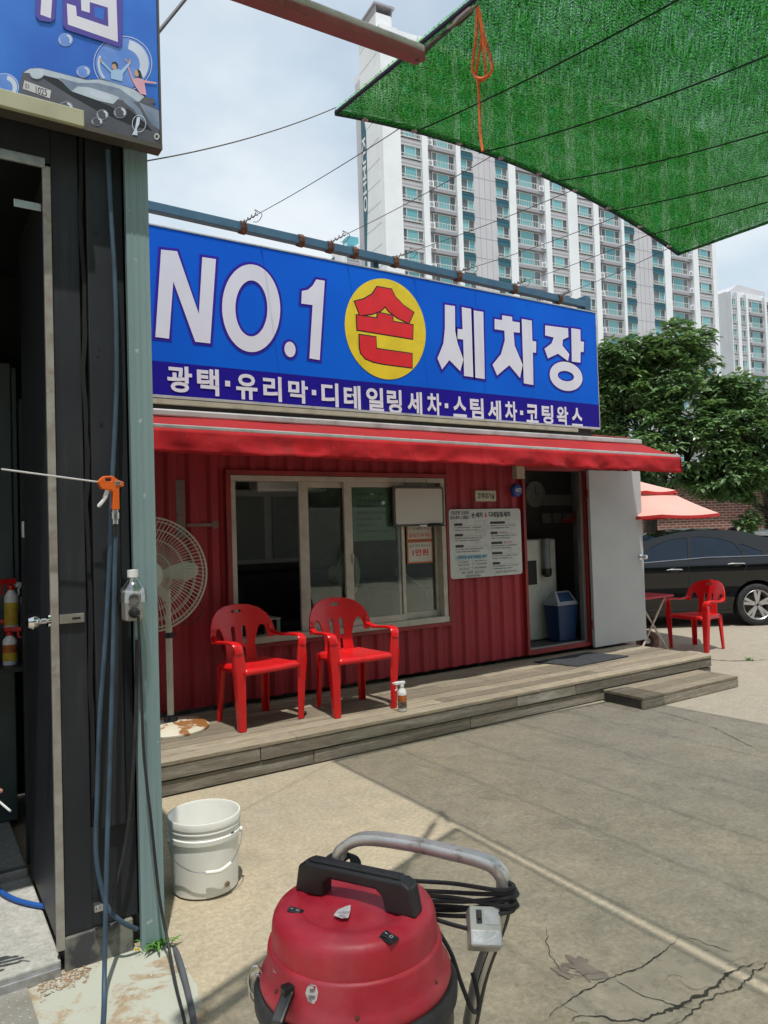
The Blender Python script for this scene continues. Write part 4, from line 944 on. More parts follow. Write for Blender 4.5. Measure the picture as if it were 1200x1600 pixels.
# ---------------- hoses, air gun, socket
HB = mat('hose_blue_grey', (.045, .085, .13), .55, col2=(.03, .055, .085), vs=9); HBL = mat('hose_blue', (.02, .10, .38), .45); HG = mat('hose_grey', (.09, .095, .105), .6)
def hose(name, pts, r, m_, label, cat='hose', ends=True):
    mb = MB(); mb.tube(smoothpath(pts, 8), r, 10); o = mb.build(name, m_, smooth=True); tag(o, label, cat); return o
yh = SH - .04
hp = lambda x, y, k=0.0: onY(x, y, yh - k)
hose('air_hose', [hp(168, 235), hp(173, 330), hp(180, 450), hp(182, 600), hp(176, 740, .0), hp(172, 850, .01), hp(166, 980, .01), hp(156, 1120, .01), hp(152, 1240), hp(150, 1330), hp(158, 1385), hp(170, 1420, .01), hp(190, 1440, .03), hp(214, 1452, .02)], .009, HB, 'blue grey hose hanging straight from the shed roof')
hose('gun_hose', [hp(181, 826, .06), hp(179, 900, .06), hp(177, 1000, .06), hp(173, 1150, .07), hp(168, 1300, .1), hp(165, 1420, .14), hp(163, 1530, .2), onZ(161, 1600, .012), onZ(150, 1700, .012), onZ(100, 1850, .012)], .0085, HB, 'blue hose running from the orange air gun to the ground')
hose('looped_hose', [hp(214, 1000), hp(212, 1120), hp(206, 1230), hp(196, 1320), hp(180, 1385), hp(172, 1415)], .0075, RUBBER, 'black hose curving down beside the pale green post')
hose('yard_hose', [onY(266, 1468, 3.1), onZ(280, 1500, .03), onZ(292, 1545, .012), onZ(303, 1600, .012), onZ(308, 1680, .012), onZ(300, 1850, .012)], .011, HG, 'grey hose lying on the ground at the foot of the green post')
hose('floor_hose', [onZ(-90, 1340, .068), onZ(-20, 1378, .068), onZ(15, 1402, .068), onZ(55, 1414, .068), onZ(100, 1419, .068)], .011, HBL, 'bright blue hose across the pale shed floor')
gun = thing('air_gun', 'orange air blow gun with a long steel wand hung on the shed', 'air gun', tuple(hp(172, 770, .06)))
OR = mat('gun_orange', (.72, .13, .012), .4, col2=(.62, .1, .01))
gp = lambda x, y: (lambda q: (q.x, q.z))(onY(x / 3.2, 500 + y / 3.2, yh - .06))
m_ = MB(); outline_mesh(m_, [[gp(*q) for q in ((485, 808), (512, 782), (560, 780), (585, 800), (616, 812), (615, 832), (592, 838), (594, 950), (558, 950), (562, 862), (540, 850), (505, 845))], [gp(*q) for q in ((522, 793), (552, 791), (552, 808), (524, 808))]], 0, lambda a, b: Vector((a, yh - .06, b)))
m_.build('body', OR, gun, solid=.03, bevel=.004)
m_ = MB(); m_.tube([onY(2, 733, yh - .06), onY(152, 753, yh - .06)], .0035, 8); m_.build('wand', mat('wand_steel', (.62, .62, .62), .35, .25), gun, smooth=True)
m_ = MB(); m_.tube(smoothpath([onY(168, 766, yh - .06), onY(163, 780, yh - .06), onY(153, 792, yh - .06)], 4), [.009] * 4 + [.007] * 4 + [.004], 6); m_.build('trigger', WPL, gun, smooth=True)
m_ = MB(); m_.lathe([(0, 0), (.012, 0), (.012, .018), (.016, .02), (.016, .045), (.013, .047), (.013, .06), (0, .06)], 12, Matrix.Translation(onY(180, 819, yh - .06))); m_.build('connector', STEEL, gun, smooth=True)
m_ = MB(); m_.lathe([(0, 0), (.011, 0), (.011, .04), (0, .04)], 10, Matrix.Translation(onY(180, 838, yh - .06))); m_.build('sleeve', BLACKP, gun, smooth=True)
m_ = MB(); m_.box(*[f(q) for q in (onY(183, 748, yh - .0605),) for f in (lambda q: q.x - .012, lambda q: q.x + .01)], yh - .0785, yh - .043, onY(186, 756, yh).z - .012, onY(186, 756, yh).z + .006); m_.build('end_cap', STEEL, gun, bevel=.003)
sk = onY(207, 945, SH - .07); sock = thing('power_socket', 'grey power socket under a cut plastic bottle on the green post', 'socket', tuple(sk))
m_ = MB(); m_.box(sk.x - .034, sk.x + .034, SH - .10, SH - .031, sk.z - .06, sk.z + .055); m_.build('box', mat('socket_grey', (.34, .33, .30), .5), sock, bevel=.008)
t = NT('cut_bottle'); tr = t.node('ShaderNodeBsdfTransparent'); gl = t.node('ShaderNodeBsdfGlossy'); gl.inputs[1].default_value = .12; mx = t.node('ShaderNodeMixShader'); mx.inputs[0].default_value = .34; t.l.new(tr.outputs[0], mx.inputs[1]); t.l.new(gl.outputs[0], mx.inputs[2]); t.l.new(mx.outputs[0], t.out.inputs[0])
m_ = MB(); m_.lathe([(.051, .012), (.05, .03), (.047, .06), (.032, .085), (.018, .1), (.017, .11)], 20, Matrix.Translation((sk.x, SH - .085, sk.z))); m_.build('bottle_cover', t.mat, sock, smooth=True)
m_ = MB(); m_.lathe([(0, .108), (.021, .108), (.021, .135), (0, .137)], 16, Matrix.Translation((sk.x, SH - .085, sk.z))); m_.build('bottle_cap', WPL, sock, smooth=True)
m_ = MB(); m_.lathe([(0, .0), (.021, 0), (.021, .004), (.017, .004), (.015, -.004), (0, -.004)], 16, Matrix.Translation((sk.x - .004, SH - .1005, sk.z + .024)) @ Matrix.Rotation(math.pi / 2, 4, 'X')); m_.build('outlet', mat('outlet_face', (.2, .2, .19), .5), sock, smooth=True)
m_ = MB(); m_.lathe([(0, 0), (.02, 0), (.02, .022), (.012, .04), (0, .042)], 14, Matrix.Translation((sk.x - .004, SH - .1005, sk.z - .027)) @ Matrix.Rotation(math.pi / 2, 4, 'X')); m_.build('plug', BLACKP, sock, smooth=True)
ps = Vector((sk.x, SH - .15, sk.z - .035))
hose('extension_cable', [ps, hp(217, 985, .1), hp(221, 1080, .07), hp(225, 1180, .06), hp(236, 1280, .06), hp(249, 1400, .07), onY(262, 1470, 2.84), onZ(275, 1540, .02), onZ(289, 1600, .008), onZ(300, 1680, .008), onZ(420, 1800, .008), onZ(480, 1760, .008)], .0055, RUBBER, 'thin black cable dropping from the socket to the ground', 'cable')
m_ = MB(); p = hp(157, 1418); m_.box(p.x - .022, p.x + .03, SH - .045, SH - .015, p.z - .012, p.z + .012); m_.lathe([(0, 0), (.008, 0), (.008, .01), (0, .01)], 6, Matrix.Translation((p.x - .01, SH - .045, p.z)) @ Matrix.Rotation(math.pi / 2, 4, 'X')); m_.build('bracket', STEEL, shed, bevel=.002)
# loose debris and diamond plate at the shed foot
TP = mat('tread_plate', (.36, .35, .31), .5, .4, col2=(.28, .26, .22), dirt=(.3, .24, .16), ds=5, world=True)
tp = thing('tread_plate', 'pale steel tread plate lying at the bottom left corner', 'plate', tuple(onZ(20, 1570, .005)))
c0 = onZ(58, 1572, 0); m_ = MB(); pp = [onZ(-60, 1556, 0), onZ(42, 1545, 0), onZ(60, 1600, 0), onZ(75, 1700, 0), onZ(-120, 1700, 0)]
m_.prism([(q.x, q.y, .0055) for q in pp], (0, 0, .004)); m_.build('sheet', TP, tp)
m_ = MB(); pl = sd_poly([(q.x, q.y) for q in pp])
for i in range(-30, 60):
    for j in range(-30, 60):
        x, y = -.3 + i * .026, 2.0 + j * .026
        if pl(x, y) < -.015:
            a = rad(45 if (i + j) % 2 else -45); M = Matrix.Translation((x, y, .0102)) @ Matrix.Rotation(a, 4, 'Z') @ Matrix.Diagonal((.011, .0035, .0018, 1)); m_.add([M @ Vector(q) for q in ((-1, 0, 0), (0, -1, 0), (1, 0, 0), (0, 1, 0), (0, 0, 1))], [(0, 1, 4), (1, 2, 4), (2, 3, 4), (3, 0, 4)])
o = m_.build('raised_diamonds', TP, tp); o['kind'] = 'stuff'
m_ = MB(); rnd = random.Random(4)
for k in range(260):
    px = rnd.uniform(60, 140); py = 1545 - (px - 60) * .35 + rnd.gauss(0, 7); q = onZ(px, py, .006); s_ = rnd.uniform(.003, .011)
    M = Matrix.Translation(q) @ Matrix.Rotation(rnd.uniform(0, 6), 4, 'Z') @ Matrix.Rotation(rnd.uniform(-.5, .5), 4, 'X') @ Matrix.Diagonal((s_, s_ * rnd.uniform(.3, .8), s_ * .25, 1))
    m_.add([M @ Vector(v_) for v_ in ((-1, -.4, 0), (0, -1, 0), (1, 0, .3), (.3, 1, 0), (-.7, .6, .5), (0, 0, 1))], [(0, 1, 5), (1, 2, 5), (2, 3, 5), (3, 4, 5), (4, 0, 5)], rnd.randrange(2))
o = m_.build('debris', [mat('debris_tan', (.28, .19, .11), .9), mat('debris_pale', (.42, .36, .28), .9)]); tag(o, 'crumbs of broken concrete and rust at the foot of the shed', 'debris', kind='stuff')
# weeds at the post foot and in a far crack
LEAFW = mat('weed_green', (.09, .24, .025), .5, col2=(.05, .15, .02), vs=30)
def weed(label, loc, n, hgt, seed, flower=False):
    rt = thing('weed', label, 'weed', loc); rr = random.Random(seed); m_ = MB()
    for k in range(n):
        a = rr.uniform(0, 6.28); L = rr.uniform(.5, 1) * hgt; w_ = L * .09; b0 = Vector((rr.gauss(0, hgt * .25), rr.gauss(0, hgt * .25), 0)); d = Vector((math.cos(a), math.sin(a), 0)); s_ = Vector((-d.y, d.x, 0))
        ps_ = [b0, b0 + d * L * .35 + Vector((0, 0, L * .38)), b0 + d * L * .75 + Vector((0, 0, L * .48)), b0 + d * L + Vector((0, 0, L * .36))]
        m_.add([ps_[0] - s_ * w_ * .4, ps_[0] + s_ * w_ * .4, ps_[1] - s_ * w_, ps_[1] + s_ * w_, ps_[2] - s_ * w_ * .7, ps_[2] + s_ * w_ * .7, ps_[3]], [(0, 1, 3, 2), (2, 3, 5, 4), (4, 5, 6)])
    o = m_.build('leaves', LEAFW, rt, local=True, fix=False); o['kind'] = 'stuff'
    if flower:
        m_ = MB(); f0 = Vector((-.085, -.03, .03)); m_.tube([(-.06, -.02, 0), f0], .0015, 5); m_.build('stem', LEAFW, rt, local=True)
        m_ = MB()
        for k in range(9):
            a = k * .698; d = Vector((math.cos(a), math.sin(a) * .8 - .2, math.sin(a) * .5)); m_.add([f0, f0 + d * .009 + Vector((0, 0, .003)), f0 + d * .013, f0 + d * .009 - Vector((0, 0, .003))], [(0, 1, 2, 3)])
        m_.build('flower', mat('flower_yellow', (.8, .55, .01), .5), rt, local=True, fix=False)
q = onZ(245, 1478, 0); weed('green weed with a yellow flower at the foot of the green post', (q.x, q.y - .01, .004), 60, .065, 3, True)
q = onZ(1170, 1032, 0); weed('tuft of weed growing in the far yard crack', (q.x, q.y, .004), 30, .06, 5)
# ================================================================== RED PLASTIC CHAIRS
t = NT('chair_red'); c = t.mix(t.ramp(t.noise(t.coords(), 5, 5), .4, .7), (.66, .010, .012), (.56, .008, .012)); c = t.mix(t.math('MULTIPLY', t.ramp(t.noise(t.coords(), 11, 9, .8), .56, .72), .35), c, (.60, .09, .07))
t.bsdf(c, .30, 0, .5, t.bump(t.noise(t.coords(), 120, 2), .05, .001)); CHR = t.mat
def ribbon(mb, pts, ws, ts, side=(1, 0, 0)):
    """flat bar swept along pts; ws = width along `side`, ts = thickness"""
    pts = [Vector(p) for p in pts]; N_ = len(pts); side = Vector(side); o = len(mb.v)
    for i, p in enumerate(pts):
        d = (pts[min(i + 1, N_ - 1)] - pts[max(i - 1, 0)]).normalized(); s_ = (side - d * side.dot(d)).normalized(); n_ = d.cross(s_)
        w, th = ws[i] / 2, ts[i] / 2
        for a, b in ((-1, -.55), (-.75, -1), (.75, -1), (1, -.55), (1, .55), (.75, 1), (-.75, 1), (-1, .55)): mb.v.append(p + s_ * w * a + n_ * th * b)
    for i in range(N_ - 1):
        for k in range(8):
            mb.f.append((o + i * 8 + k, o + i * 8 + (k + 1) % 8, o + (i + 1) * 8 + (k + 1) % 8, o + (i + 1) * 8 + k)); mb.m.append(0)
    mb.f.append(tuple(o + k for k in range(8))); mb.f.append(tuple(o + (N_ - 1) * 8 + k for k in range(8))); mb.m += [0, 0]
def lerpl(vals, n):
    out = []
    for i in range(n):
        f_ = i / (n - 1) * (len(vals) - 1); k = min(int(f_), len(vals) - 2); out.append(vals[k] + (vals[k + 1] - vals[k]) * (f_ - k))
    return out
def make_chair(label):
    rt = thing('plastic_chair', label, 'chair', (0, 0, 0), 0, 'red plastic armchairs')
    sp = sd_poly([(-.225, -.225), (.225, -.225), (.205, .10), (.185, .205), (-.185, .205), (-.205, .10)])
    rs = lambda x, y: sp(x, y) - .012
    def sm(x, y):
        d = max(0, .03 + rs(x, y)) / .03
        return Vector((x, y, .435 - .018 * (1 - (x / .23) ** 2) * (1 - (y / .25) ** 2) - .045 * d ** 2.2 + .012 * max(0, -y - .12)))
    m_ = MB(); sheet(m_, rs, -.25, .25, -.25, .23, .0125, sm); m_.build('seat', CHR, rt, local=True, smooth=60, solid=.008)
    def back(x, h): return Vector((x, .205 + .20 * h - 1.05 * x * x * min(1, h / .25 + .2), .415 + h))
    arch = sd_poly([(-.135, -.02), (.135, -.02), (.122, .07), (.125, .14), (.142, .20), (.165, .255), (.190, .275), (.214, .262), (.228, .22), (.232, .17), (.268, .17), (.274, .225), (.262, .285), (.232, .345), (.18, .392), (.11, .418), (0, .428), (-.11, .418), (-.18, .392), (-.232, .345), (-.262, .285), (-.274, .225), (-.268, .17), (-.232, .17), (-.228, .22), (-.214, .262), (-.190, .275), (-.165, .255), (-.142, .20), (-.125, .14), (-.122, .07)])
    side = [sd_poly([(s_ * .195, .19), (s_ * .225, .17), (s_ * .236, .22), (s_ * .216, .275), (s_ * .188, .285), (s_ * .180, .24)]) for s_ in (-1, 1)]
    slots = [sd_rbox(s_ * .047, .195, .017, .07, .017) for s_ in (-1, 1)] + [sd_rbox(s_ * .03, .062, .012, .045, .012) for s_ in (-1, 1)] + [sd_rbox(0, .378, .045, .011, .011)]
    def bs(x, y): return max(arch(x, y) - .006, *[-f_(x, y) for f_ in slots])
    m_ = MB(); sheet(m_, bs, -.29, .29, -.03, .45, .0085, back); m_.build('backrest', CHR, rt, local=True, smooth=60, solid=.009)
    for s_ in (-1, 1):
        b0 = back(s_ * .250, .215); pts = smoothpath([b0 + Vector((-s_ * .002, .004, .05)), b0 + Vector((s_ * .004, -.006, .0)), (s_ * .270, .075, .605), (s_ * .280, -.03, .612), (s_ * .282, -.15, .618), (s_ * .277, -.203, .600), (s_ * .270, -.216, .55)], 6)
        m_ = MB(); ribbon(m_, pts, lerpl([.03, .042, .052, .058, .064, .068, .066], len(pts)), [.020] * len(pts)); m_.build('armrest', CHR, rt, local=True, smooth=50)
        f0 = [Vector(q) for q in ((s_ * .270, -.214, .57), (s_ * .262, -.216, .43), (s_ * .255, -.212, .25), (s_ * .247, -.208, .0))]; pts = smoothpath(f0, 5)
        m_ = MB(); ribbon(m_, pts, lerpl([.066, .086, .066, .048], len(pts)), [.011] * len(pts))
        side_pts = [q + Vector((s_ * w_, .022, 0)) for q, w_ in zip(pts, lerpl([.024, .036, .028, .02], len(pts)))]
        ribbon(m_, side_pts, lerpl([.03, .07, .055, .04], len(pts)), [.009] * len(pts), (0, 1, 0)); m_.build('leg', CHR, rt, local=True, smooth=50)
        pts = smoothpath([(s_ * .180, .19, .425), (s_ * .186, .20, .25), (s_ * .196, .215, .0)], 6)
        m_ = MB(); ribbon(m_, pts, lerpl([.07, .055, .04], len(pts)), [.010] * len(pts)); ribbon(m_, [q + Vector((s_ * .022, -.02, 0)) for q in pts], lerpl([.06, .045, .035], len(pts)), [.009] * len(pts), (0, 1, 0)); m_.build('leg', CHR, rt, local=True, smooth=50)
    return rt
ch1 = make_chair('red plastic armchair on the deck next to the standing fan'); ch1.location = (2.175, 5.175, DZ + .004); ch1.rotation_euler = (0, 0, rad(9))
ch2 = copy_tree(ch1); ch2['label'] = 'red plastic armchair on the deck beside the orange spray bottle'; ch2.location = (2.925, 5.045, DZ + .004); ch2.rotation_euler = (0, 0, rad(-1))
ch3 = copy_tree(ch1); ch3['label'] = 'red plastic armchair on the concrete in front of the black car'; ch3.location = (8.36, 5.70, 0.004); ch3.rotation_euler = (0, 0, rad(-92))

# ================================================================== STANDING FAN
FANW = mat('fan_cream', (.60, .57, .48), .45, col2=(.52, .48, .40), vs=6); FANR = mat('fan_base_rusty', (.58, .54, .43), .6, col2=(.55, .50, .38), vs=5, dirt=(.26, .11, .03), ds=7, da=(.50, .56)); FANB = mat('fan_blade', (.50, .52, .47), .45)
def make_fan(name, label, loc, R_, hz, yaw, tilt=0.0, base_r=.27, wires=84, baseM=FANR, hx=0.0):
    rt = thing(name, label, 'fan', loc)
    m_ = MB(); m_.lathe([(0, 0), (base_r, 0), (base_r, .012), (base_r * .93, .026), (base_r * .5, .045), (.05, .055), (0, .055)], 40); m_.build('base', baseM, rt, local=True, smooth=True)
    m_ = MB(); m_.lathe([(.05, .055), (.046, .075), (.03, .10), (0, .10)], 18); m_.build('foot_collar', BLACKP, rt, local=True, smooth=True)
    m_ = MB(); m_.lathe([(.024, .10), (.024, hz - R_ * .95), (.019, hz - R_ * .9), (.019, hz - .12)], 14); m_.build('pole', FANW, rt, local=True, smooth=True)
    m_ = MB(); m_.lathe([(.03, hz - R_ * 1.16), (.03, hz - R_ * 1.06)], 14); m_.tube([(0.03, 0, hz - R_ * 1.11), (.055, 0, hz - R_ * 1.11)], .008, 8); m_.build('height_collar', BLACKP, rt, local=True, smooth=True)
    M = Matrix.Translation((hx, -.10 if hx else 0, hz)) @ Matrix.Rotation(yaw, 4, 'Z') @ Matrix.Rotation(math.pi / 2 + tilt, 4, 'X')     # +Z of the head = where it blows
    m_ = MB(); m_.lathe([(0, -.19), (.05, -.185), (.075, -.15), (.08, -.06), (.05, -.03), (0, -.03)], 18, M); m_.build('motor', FANW, rt, local=True, smooth=True)
    m_ = MB(); m_.beam((0, 0, hz - .20), M @ Vector((0, 0, -.10)), .05, .05); m_.build('neck', FANW, rt, local=True, bevel=.008)
    hub = MB(); hub.lathe([(0, .055), (.045, .05), (.06, .03), (.06, -.02), (0, -.02)], 18, M); hub.build('hub', FANB, rt, local=True, smooth=True)
    for k in range(3):
        m_ = MB(); a0 = k * 2 * math.pi / 3 + .05; rows_ = []
        for i in range(9):
            u = i / 8; r_ = .055 + (R_ * .86 - .055) * u; wd = (.16 + .62 * math.sin(math.pi * min(1, u * .62 + .18))) * (1 - .55 * max(0, u - .8) / .2) * .72
            rows_.append([M @ Vector((r_ * math.cos(a0 + wd * (j / 4 - .5)), r_ * math.sin(a0 + wd * (j / 4 - .5)), .03 * (j / 4 - .5) * 2 * (1 - .3 * u))) for j in range(5)])
        m_.grid(rows_); m_.build('blade', FANB, rt, local=True, smooth=70, solid=.004)
    for sgn, nm in ((1, 'front_guard'), (-1, 'rear_guard')):
        m_ = MB(); prof = [(.10, .085), (R_ * .45, .082), (R_ * .72, .068), (R_ * .9, .04), (R_, .006)]
        ring = lambda r_, z_, th: m_.tube([M @ Vector((r_ * math.cos(2 * math.pi * k / 56), r_ * math.sin(2 * math.pi * k / 56), sgn * z_)) for k in range(56)], th, 5, closed=True)
        ring(R_, .006, .0065); ring(R_ * .94, .03, .0028); ring(R_ * .80, .058, .0028); ring(R_ * .62, .075, .0028); ring(R_ * .40, .083, .0025); ring(.10, .085, .004)
        for k in range(wires):
            a = 2 * math.pi * k / wires; m_.tube([M @ Vector((r_ * math.cos(a + .25 * (1 - r_ / R_)), r_ * math.sin(a + .25 * (1 - r_ / R_)), sgn * z_)) for r_, z_ in prof], .0019, 3, cap=False)
        if sgn > 0: m_.lathe([(0, .098), (.085, .094), (.103, .085), (.1, .08), (0, .08)], 22, M)
        m_.build(nm, FANW, rt, local=True, smooth=True)
    return rt
fb = onZ(263, 1140, DZ); fc = onY(247, 897, fb.y)
fan = make_fan('standing_fan', 'large cream standing fan with a rusty base beside the green post', (fb.x + .02, fb.y, DZ + .004), .405, fc.z - DZ, rad(-14), hx=-.17)
m_ = MB(); m_.tube(smoothpath([(.05, .1, 1.02), (.18, .16, .98), (.27, .16, .92), (.30, .16, .80), (.2, .15, .72), (.1, .12, .80)], 6), .004, 6); m_.build('cord', RUBBER, fan, local=True, smooth=True)
# grey paint left on the wall around an old bracket
GP = mat('old_grey_patch', (.20, .15, .14), .7, dirt=(.12, .05, .05), ds=20)
m_ = MB(); q = onY(282, 790, CY0); m_.box(q.x - .035, q.x + .035, CY0 - .003, CY0 - .001, q.z - .25, q.z + .2); m_.build('paint_mark', GP, office)
m_ = MB(); q1, q2 = onY(292, 820, CY0), onY(332, 820, CY0); m_.box(q1.x, q2.x, CY0 - .003, CY0 - .001, q2.z - .012, q2.z + .012); m_.box(q2.x + .001, q2.x + .05, CY0 - .003, CY0 - .001, q2.z - .03, q2.z + .03); m_.build('paint_mark', GP, office)

# ================================================================== SMALL SIGNS ON THE WALL, WHITEBOARD, ALARM
def wall_fn(Y): return lambda a, b: Vector((a, Y, b))
BRD = mat('board_white', (.58, .59, .58), .4); INK = mat('ink_black', (.02, .02, .025), .6); INKG = mat('ink_grey', (.18, .18, .18), .6); INKR = mat('ink_red', (.55, .03, .03), .6); INKB = mat('ink_lightblue', (.35, .55, .68), .6); LINE = mat('ink_line', (.35, .33, .32), .6)
pb_ = thing('price_board', 'white price board with rows of small print beside the door', 'notice board', (4.4, CY0, 1.12))
bxa, bxb, bza, bzb = 4.405, 5.345, 1.118, 1.795; YB = CY0 - .03
m_ = MB(); sheet(m_, sd_rbox((bxa + bxb) / 2, (bza + bzb) / 2, (bxb - bxa) / 2, (bzb - bza) / 2, .03), bxa - .01, bxb + .01, bza - .01, bzb + .01, .02, lambda a, b: Vector((a, YB, b))); m_.build('panel', BRD, pb_, solid=.012)
m_ = MB(); m_.box(bxa + .01, bxb - .01, YB + .0065, CY0 + .0, bza + .01, bzb + .004); m_.build('backing', INK, pb_)
def bq(x, y): return (bxa + (x - 135) / (1050 - 135) * (bxb - bxa), bzb - (y - 130 - (x - 135) * 0) / (965 - 130) * (bzb - bza) )
YT = YB - .0075
def btext(s_, x0, x1, y0, y1, m__, bold=.02, yy=YT):
    (a, b), (c_, d_) = bq(x0, y0), bq(x1, y1); mb = MB(); put_text(mb, s_, a, c_, d_, b, wall_fn(yy), bold); mb.build('lettering', m__, pb_, fix=False)
def brect(x0, x1, y0, y1, m__, name='rule', yy=YT + .0005):
    (a, b), (c_, d_) = bq(x0, y0), bq(x1, y1); mb = MB(); mb.box(a, c_, yy - .0006, yy, d_, b); mb.build(name, m__, pb_)
btext('기업은행 김성제', 152, 372, 150, 196, INK, .02); btext('010-8911-0003', 152, 372, 208, 252, INK, .02); brect(385, 387, 150, 240, LINE)
btext('손세차', 410, 555, 170, 236, INK, .035); btext('&', 575, 608, 175, 232, INKR, .02); btext('디테일링세차', 628, 915, 165, 236, INK, .035)
def marks(mb, x0, x1, z0, z1, yy, seed, sc_=1.0):      # print too small to read in the photo: rows of tiny blocks
    rr = random.Random(seed); x = x0; h = abs(z1 - z0)
    while x < x1 - h * .5:
        if rr.random() < .18: x += h * .6; continue
        w = h * rr.uniform(.45, .8); mb.box(x, min(x + w, x1), yy - .0004, yy, z0 + h * rr.uniform(0, .25), z1 - h * rr.uniform(0, .2)); x += w + h * .18
def bmarks(x0, x1, y0, y1, m__, seed):
    (a, b), (c_, d_) = bq(x0, y0), bq(x1, y1); mb = MB(); marks(mb, a, c_, d_, b, YT, seed); o = mb.build('fine_print', m__, pb_); o['kind'] = 'stuff'
for (x0, y0, w_) in ((195, 300, 100), (200, 428, 98), (203, 562, 98)):
    brect(x0, x0 + w_, y0, y0 + 30, INK, 'heading_bar'); brect(x0 + w_, x0 + 385, y0 + 26, y0 + 29, LINE); brect(x0 + 255, x0 + 380, y0 - 26, y0 - 23, LINE); brect(x0 + 255, x0 + 258, y0 - 22, y0 + 25, LINE); brect(x0 + 377, x0 + 380, y0 - 22, y0 + 25, LINE)
    bmarks(x0 + 4, x0 + 345, y0 + 46, y0 + 60, INKG, y0); bmarks(x0 + 4, x0 + 300, y0 + 76, y0 + 90, INKG, y0 + 1)
for k, (x0, y0, w_) in enumerate(((642, 288, 195), (645, 415, 90), (650, 540, 140), (655, 668, 135), (658, 795, 95))):
    brect(x0, x0 + w_, y0, y0 + 30, INK, 'heading_bar'); brect(x0 + w_, x0 + 360, y0 + 26, y0 + 29, LINE)
    if k in (0, 3): brect(x0 + 240, x0 + 360, y0 - 26, y0 - 23, LINE); brect(x0 + 240, x0 + 243, y0 - 22, y0 + 25, LINE)
    if k in (1, 2): bmarks(x0 + w_ + 20, x0 + w_ + 130, y0 + 4, y0 + 18, INKR, k)
    bmarks(x0 + 4, x0 + 340, y0 + 44, y0 + 58, INKG, y0 + 2); bmarks(x0 + 4, x0 + 260, y0 + 74, y0 + 88, INKG, y0 + 3)
brect(200, 600, 685, 740, INKB, 'heading_bar'); btext('프리미엄 실내디테일링 세차', 222, 578, 692, 732, INK, .02, YT - .001)
for yy_ in (752, 790, 835, 875): brect(205, 600, yy_, yy_ + 3, LINE)
for yy_ in (762, 800, 845):
    bmarks(232, 362, yy_, yy_ + 16, INKG, yy_); bmarks(430, 585, yy_ - 4, yy_ + 12, INKG, yy_ + 7)
brect(403, 406, 755, 874, LINE)
btext('광택 · 유리막 · 실내크리닝', 265, 545, 885, 918, INKG, .02); btext('상담문의 해주세요', 312, 502, 928, 958, INKG, .02); btext('차종에 따라 금액이 다를 수 있습니다', 695, 990, 905, 932, INKG, .01)
rs_ = thing('room_sign', 'small cream room sign with black letters above the price board', 'sign', (4.75, CY0, 1.87))
m_ = MB(); m_.box(4.757, 5.038, CY0 - .018, CY0 + .0, 1.868, 1.985); m_.build('plate', mat('sign_brown_edge', (.30, .22, .15), .5), rs_, bevel=.002)
m_ = MB(); m_.box(4.765, 5.030, CY0 - .0205, CY0 - .0181, 1.876, 1.977); m_.build('face', mat('sign_cream_face', (.58, .54, .46), .5), rs_)
m_ = MB(); put_text(m_, '고객대기실', 4.785, 5.010, 1.897, 1.957, wall_fn(CY0 - .0215), .025); m_.build('lettering', INK, rs_, fix=False)
al = thing('alarm_badge', 'blue octagonal alarm badge on the wall beside the doorway', 'alarm', (5.33, CY0, 1.95))
m_ = MB(); m_.lathe([(0, 0), (.072, 0), (.072, .03), (.06, .042), (0, .046)], 8, Matrix.Translation((5.315, CY0 + .0, 1.985)) @ Matrix.Rotation(math.pi / 2, 4, 'X') @ Matrix.Rotation(math.pi / 8, 4, 'Z')); m_.build('housing', mat('alarm_blue', (.008, .06, .30), .35), al, bevel=.004)
m_ = MB(); put_text(m_, 'ADT', 5.275, 5.355, 1.968, 2.005, wall_fn(CY0 - .0475), .03); m_.build('lettering', WPL, al, fix=False)
sb_ = thing('sensor_box', 'small beige sensor box under the awning at the door corner', 'box', (5.33, CY0, 2.1))
m_ = MB(); m_.box(5.28, 5.395, CY0 - .075, CY0 - .0, 2.105, 2.235); m_.build('body', mat('beige_plastic', (.45, .40, .31), .5), sb_, bevel=.006)
for z in (2.13, 2.15): m_ = MB(); m_.ball((5.385, CY0 - .077, z), .004, 6); m_.build('screw', INK, sb_)
wbx0, wbx1, wbz0, wbz1 = 3.745, 4.325, 1.64, 2.015; YW = CY0 - .065
wbd = thing('whiteboard', 'blank framed whiteboard hanging over the right window pane', 'whiteboard', (3.75, YW, 1.63))
def rr_box(mb, x0, x1, z0, z1, r_, y, h): sheet(mb, sd_rbox((x0 + x1) / 2, (z0 + z1) / 2, (x1 - x0) / 2, (z1 - z0) / 2, r_), x0 - .005, x1 + .005, z0 - .005, z1 + .005, h, lambda a, b: Vector((a, y, b)))
m_ = MB(); rr_box(m_, wbx0, wbx1, wbz0, wbz1, .03, YW + .01, .02); m_.build('frame', mat('wb_frame', (.075, .065, .06), .5), wbd, solid=.024)
m_ = MB(); rr_box(m_, wbx0 + .022, wbx1 - .022, wbz0 + .022, wbz1 - .022, .02, YW - .0035, .02); m_.build('writing_surface', mat('wb_face', (.56, .53, .49), .35, col2=(.52, .49, .45), vs=2), wbd, solid=.002)
m_ = MB(); m_.box(4.12, 4.30, YW - .045, YW - .0, wbz0 - .006, wbz0 + .008); m_.build('pen_tray', BLACKP, wbd, bevel=.003); m_ = MB(); m_.tube([(4.14, YW - .02, wbz0 + .017), (4.26, YW - .02, wbz0 + .017)], .008, 8); m_.build('marker', INK, wbd, smooth=True)
m_ = MB(); m_.box(4.02, 4.10, YW - .03, YW, wbz0 - .004, wbz0 + .012); m_.build('eraser', WPL, wbd, bevel=.003)
for x in (3.9, 4.15): m_ = MB(); m_.tube([(x, YW + .01, wbz1), (x, CY0 - .03, WZ1 - .02)], .002, 5); m_.build('hanger', WIRE, wbd)
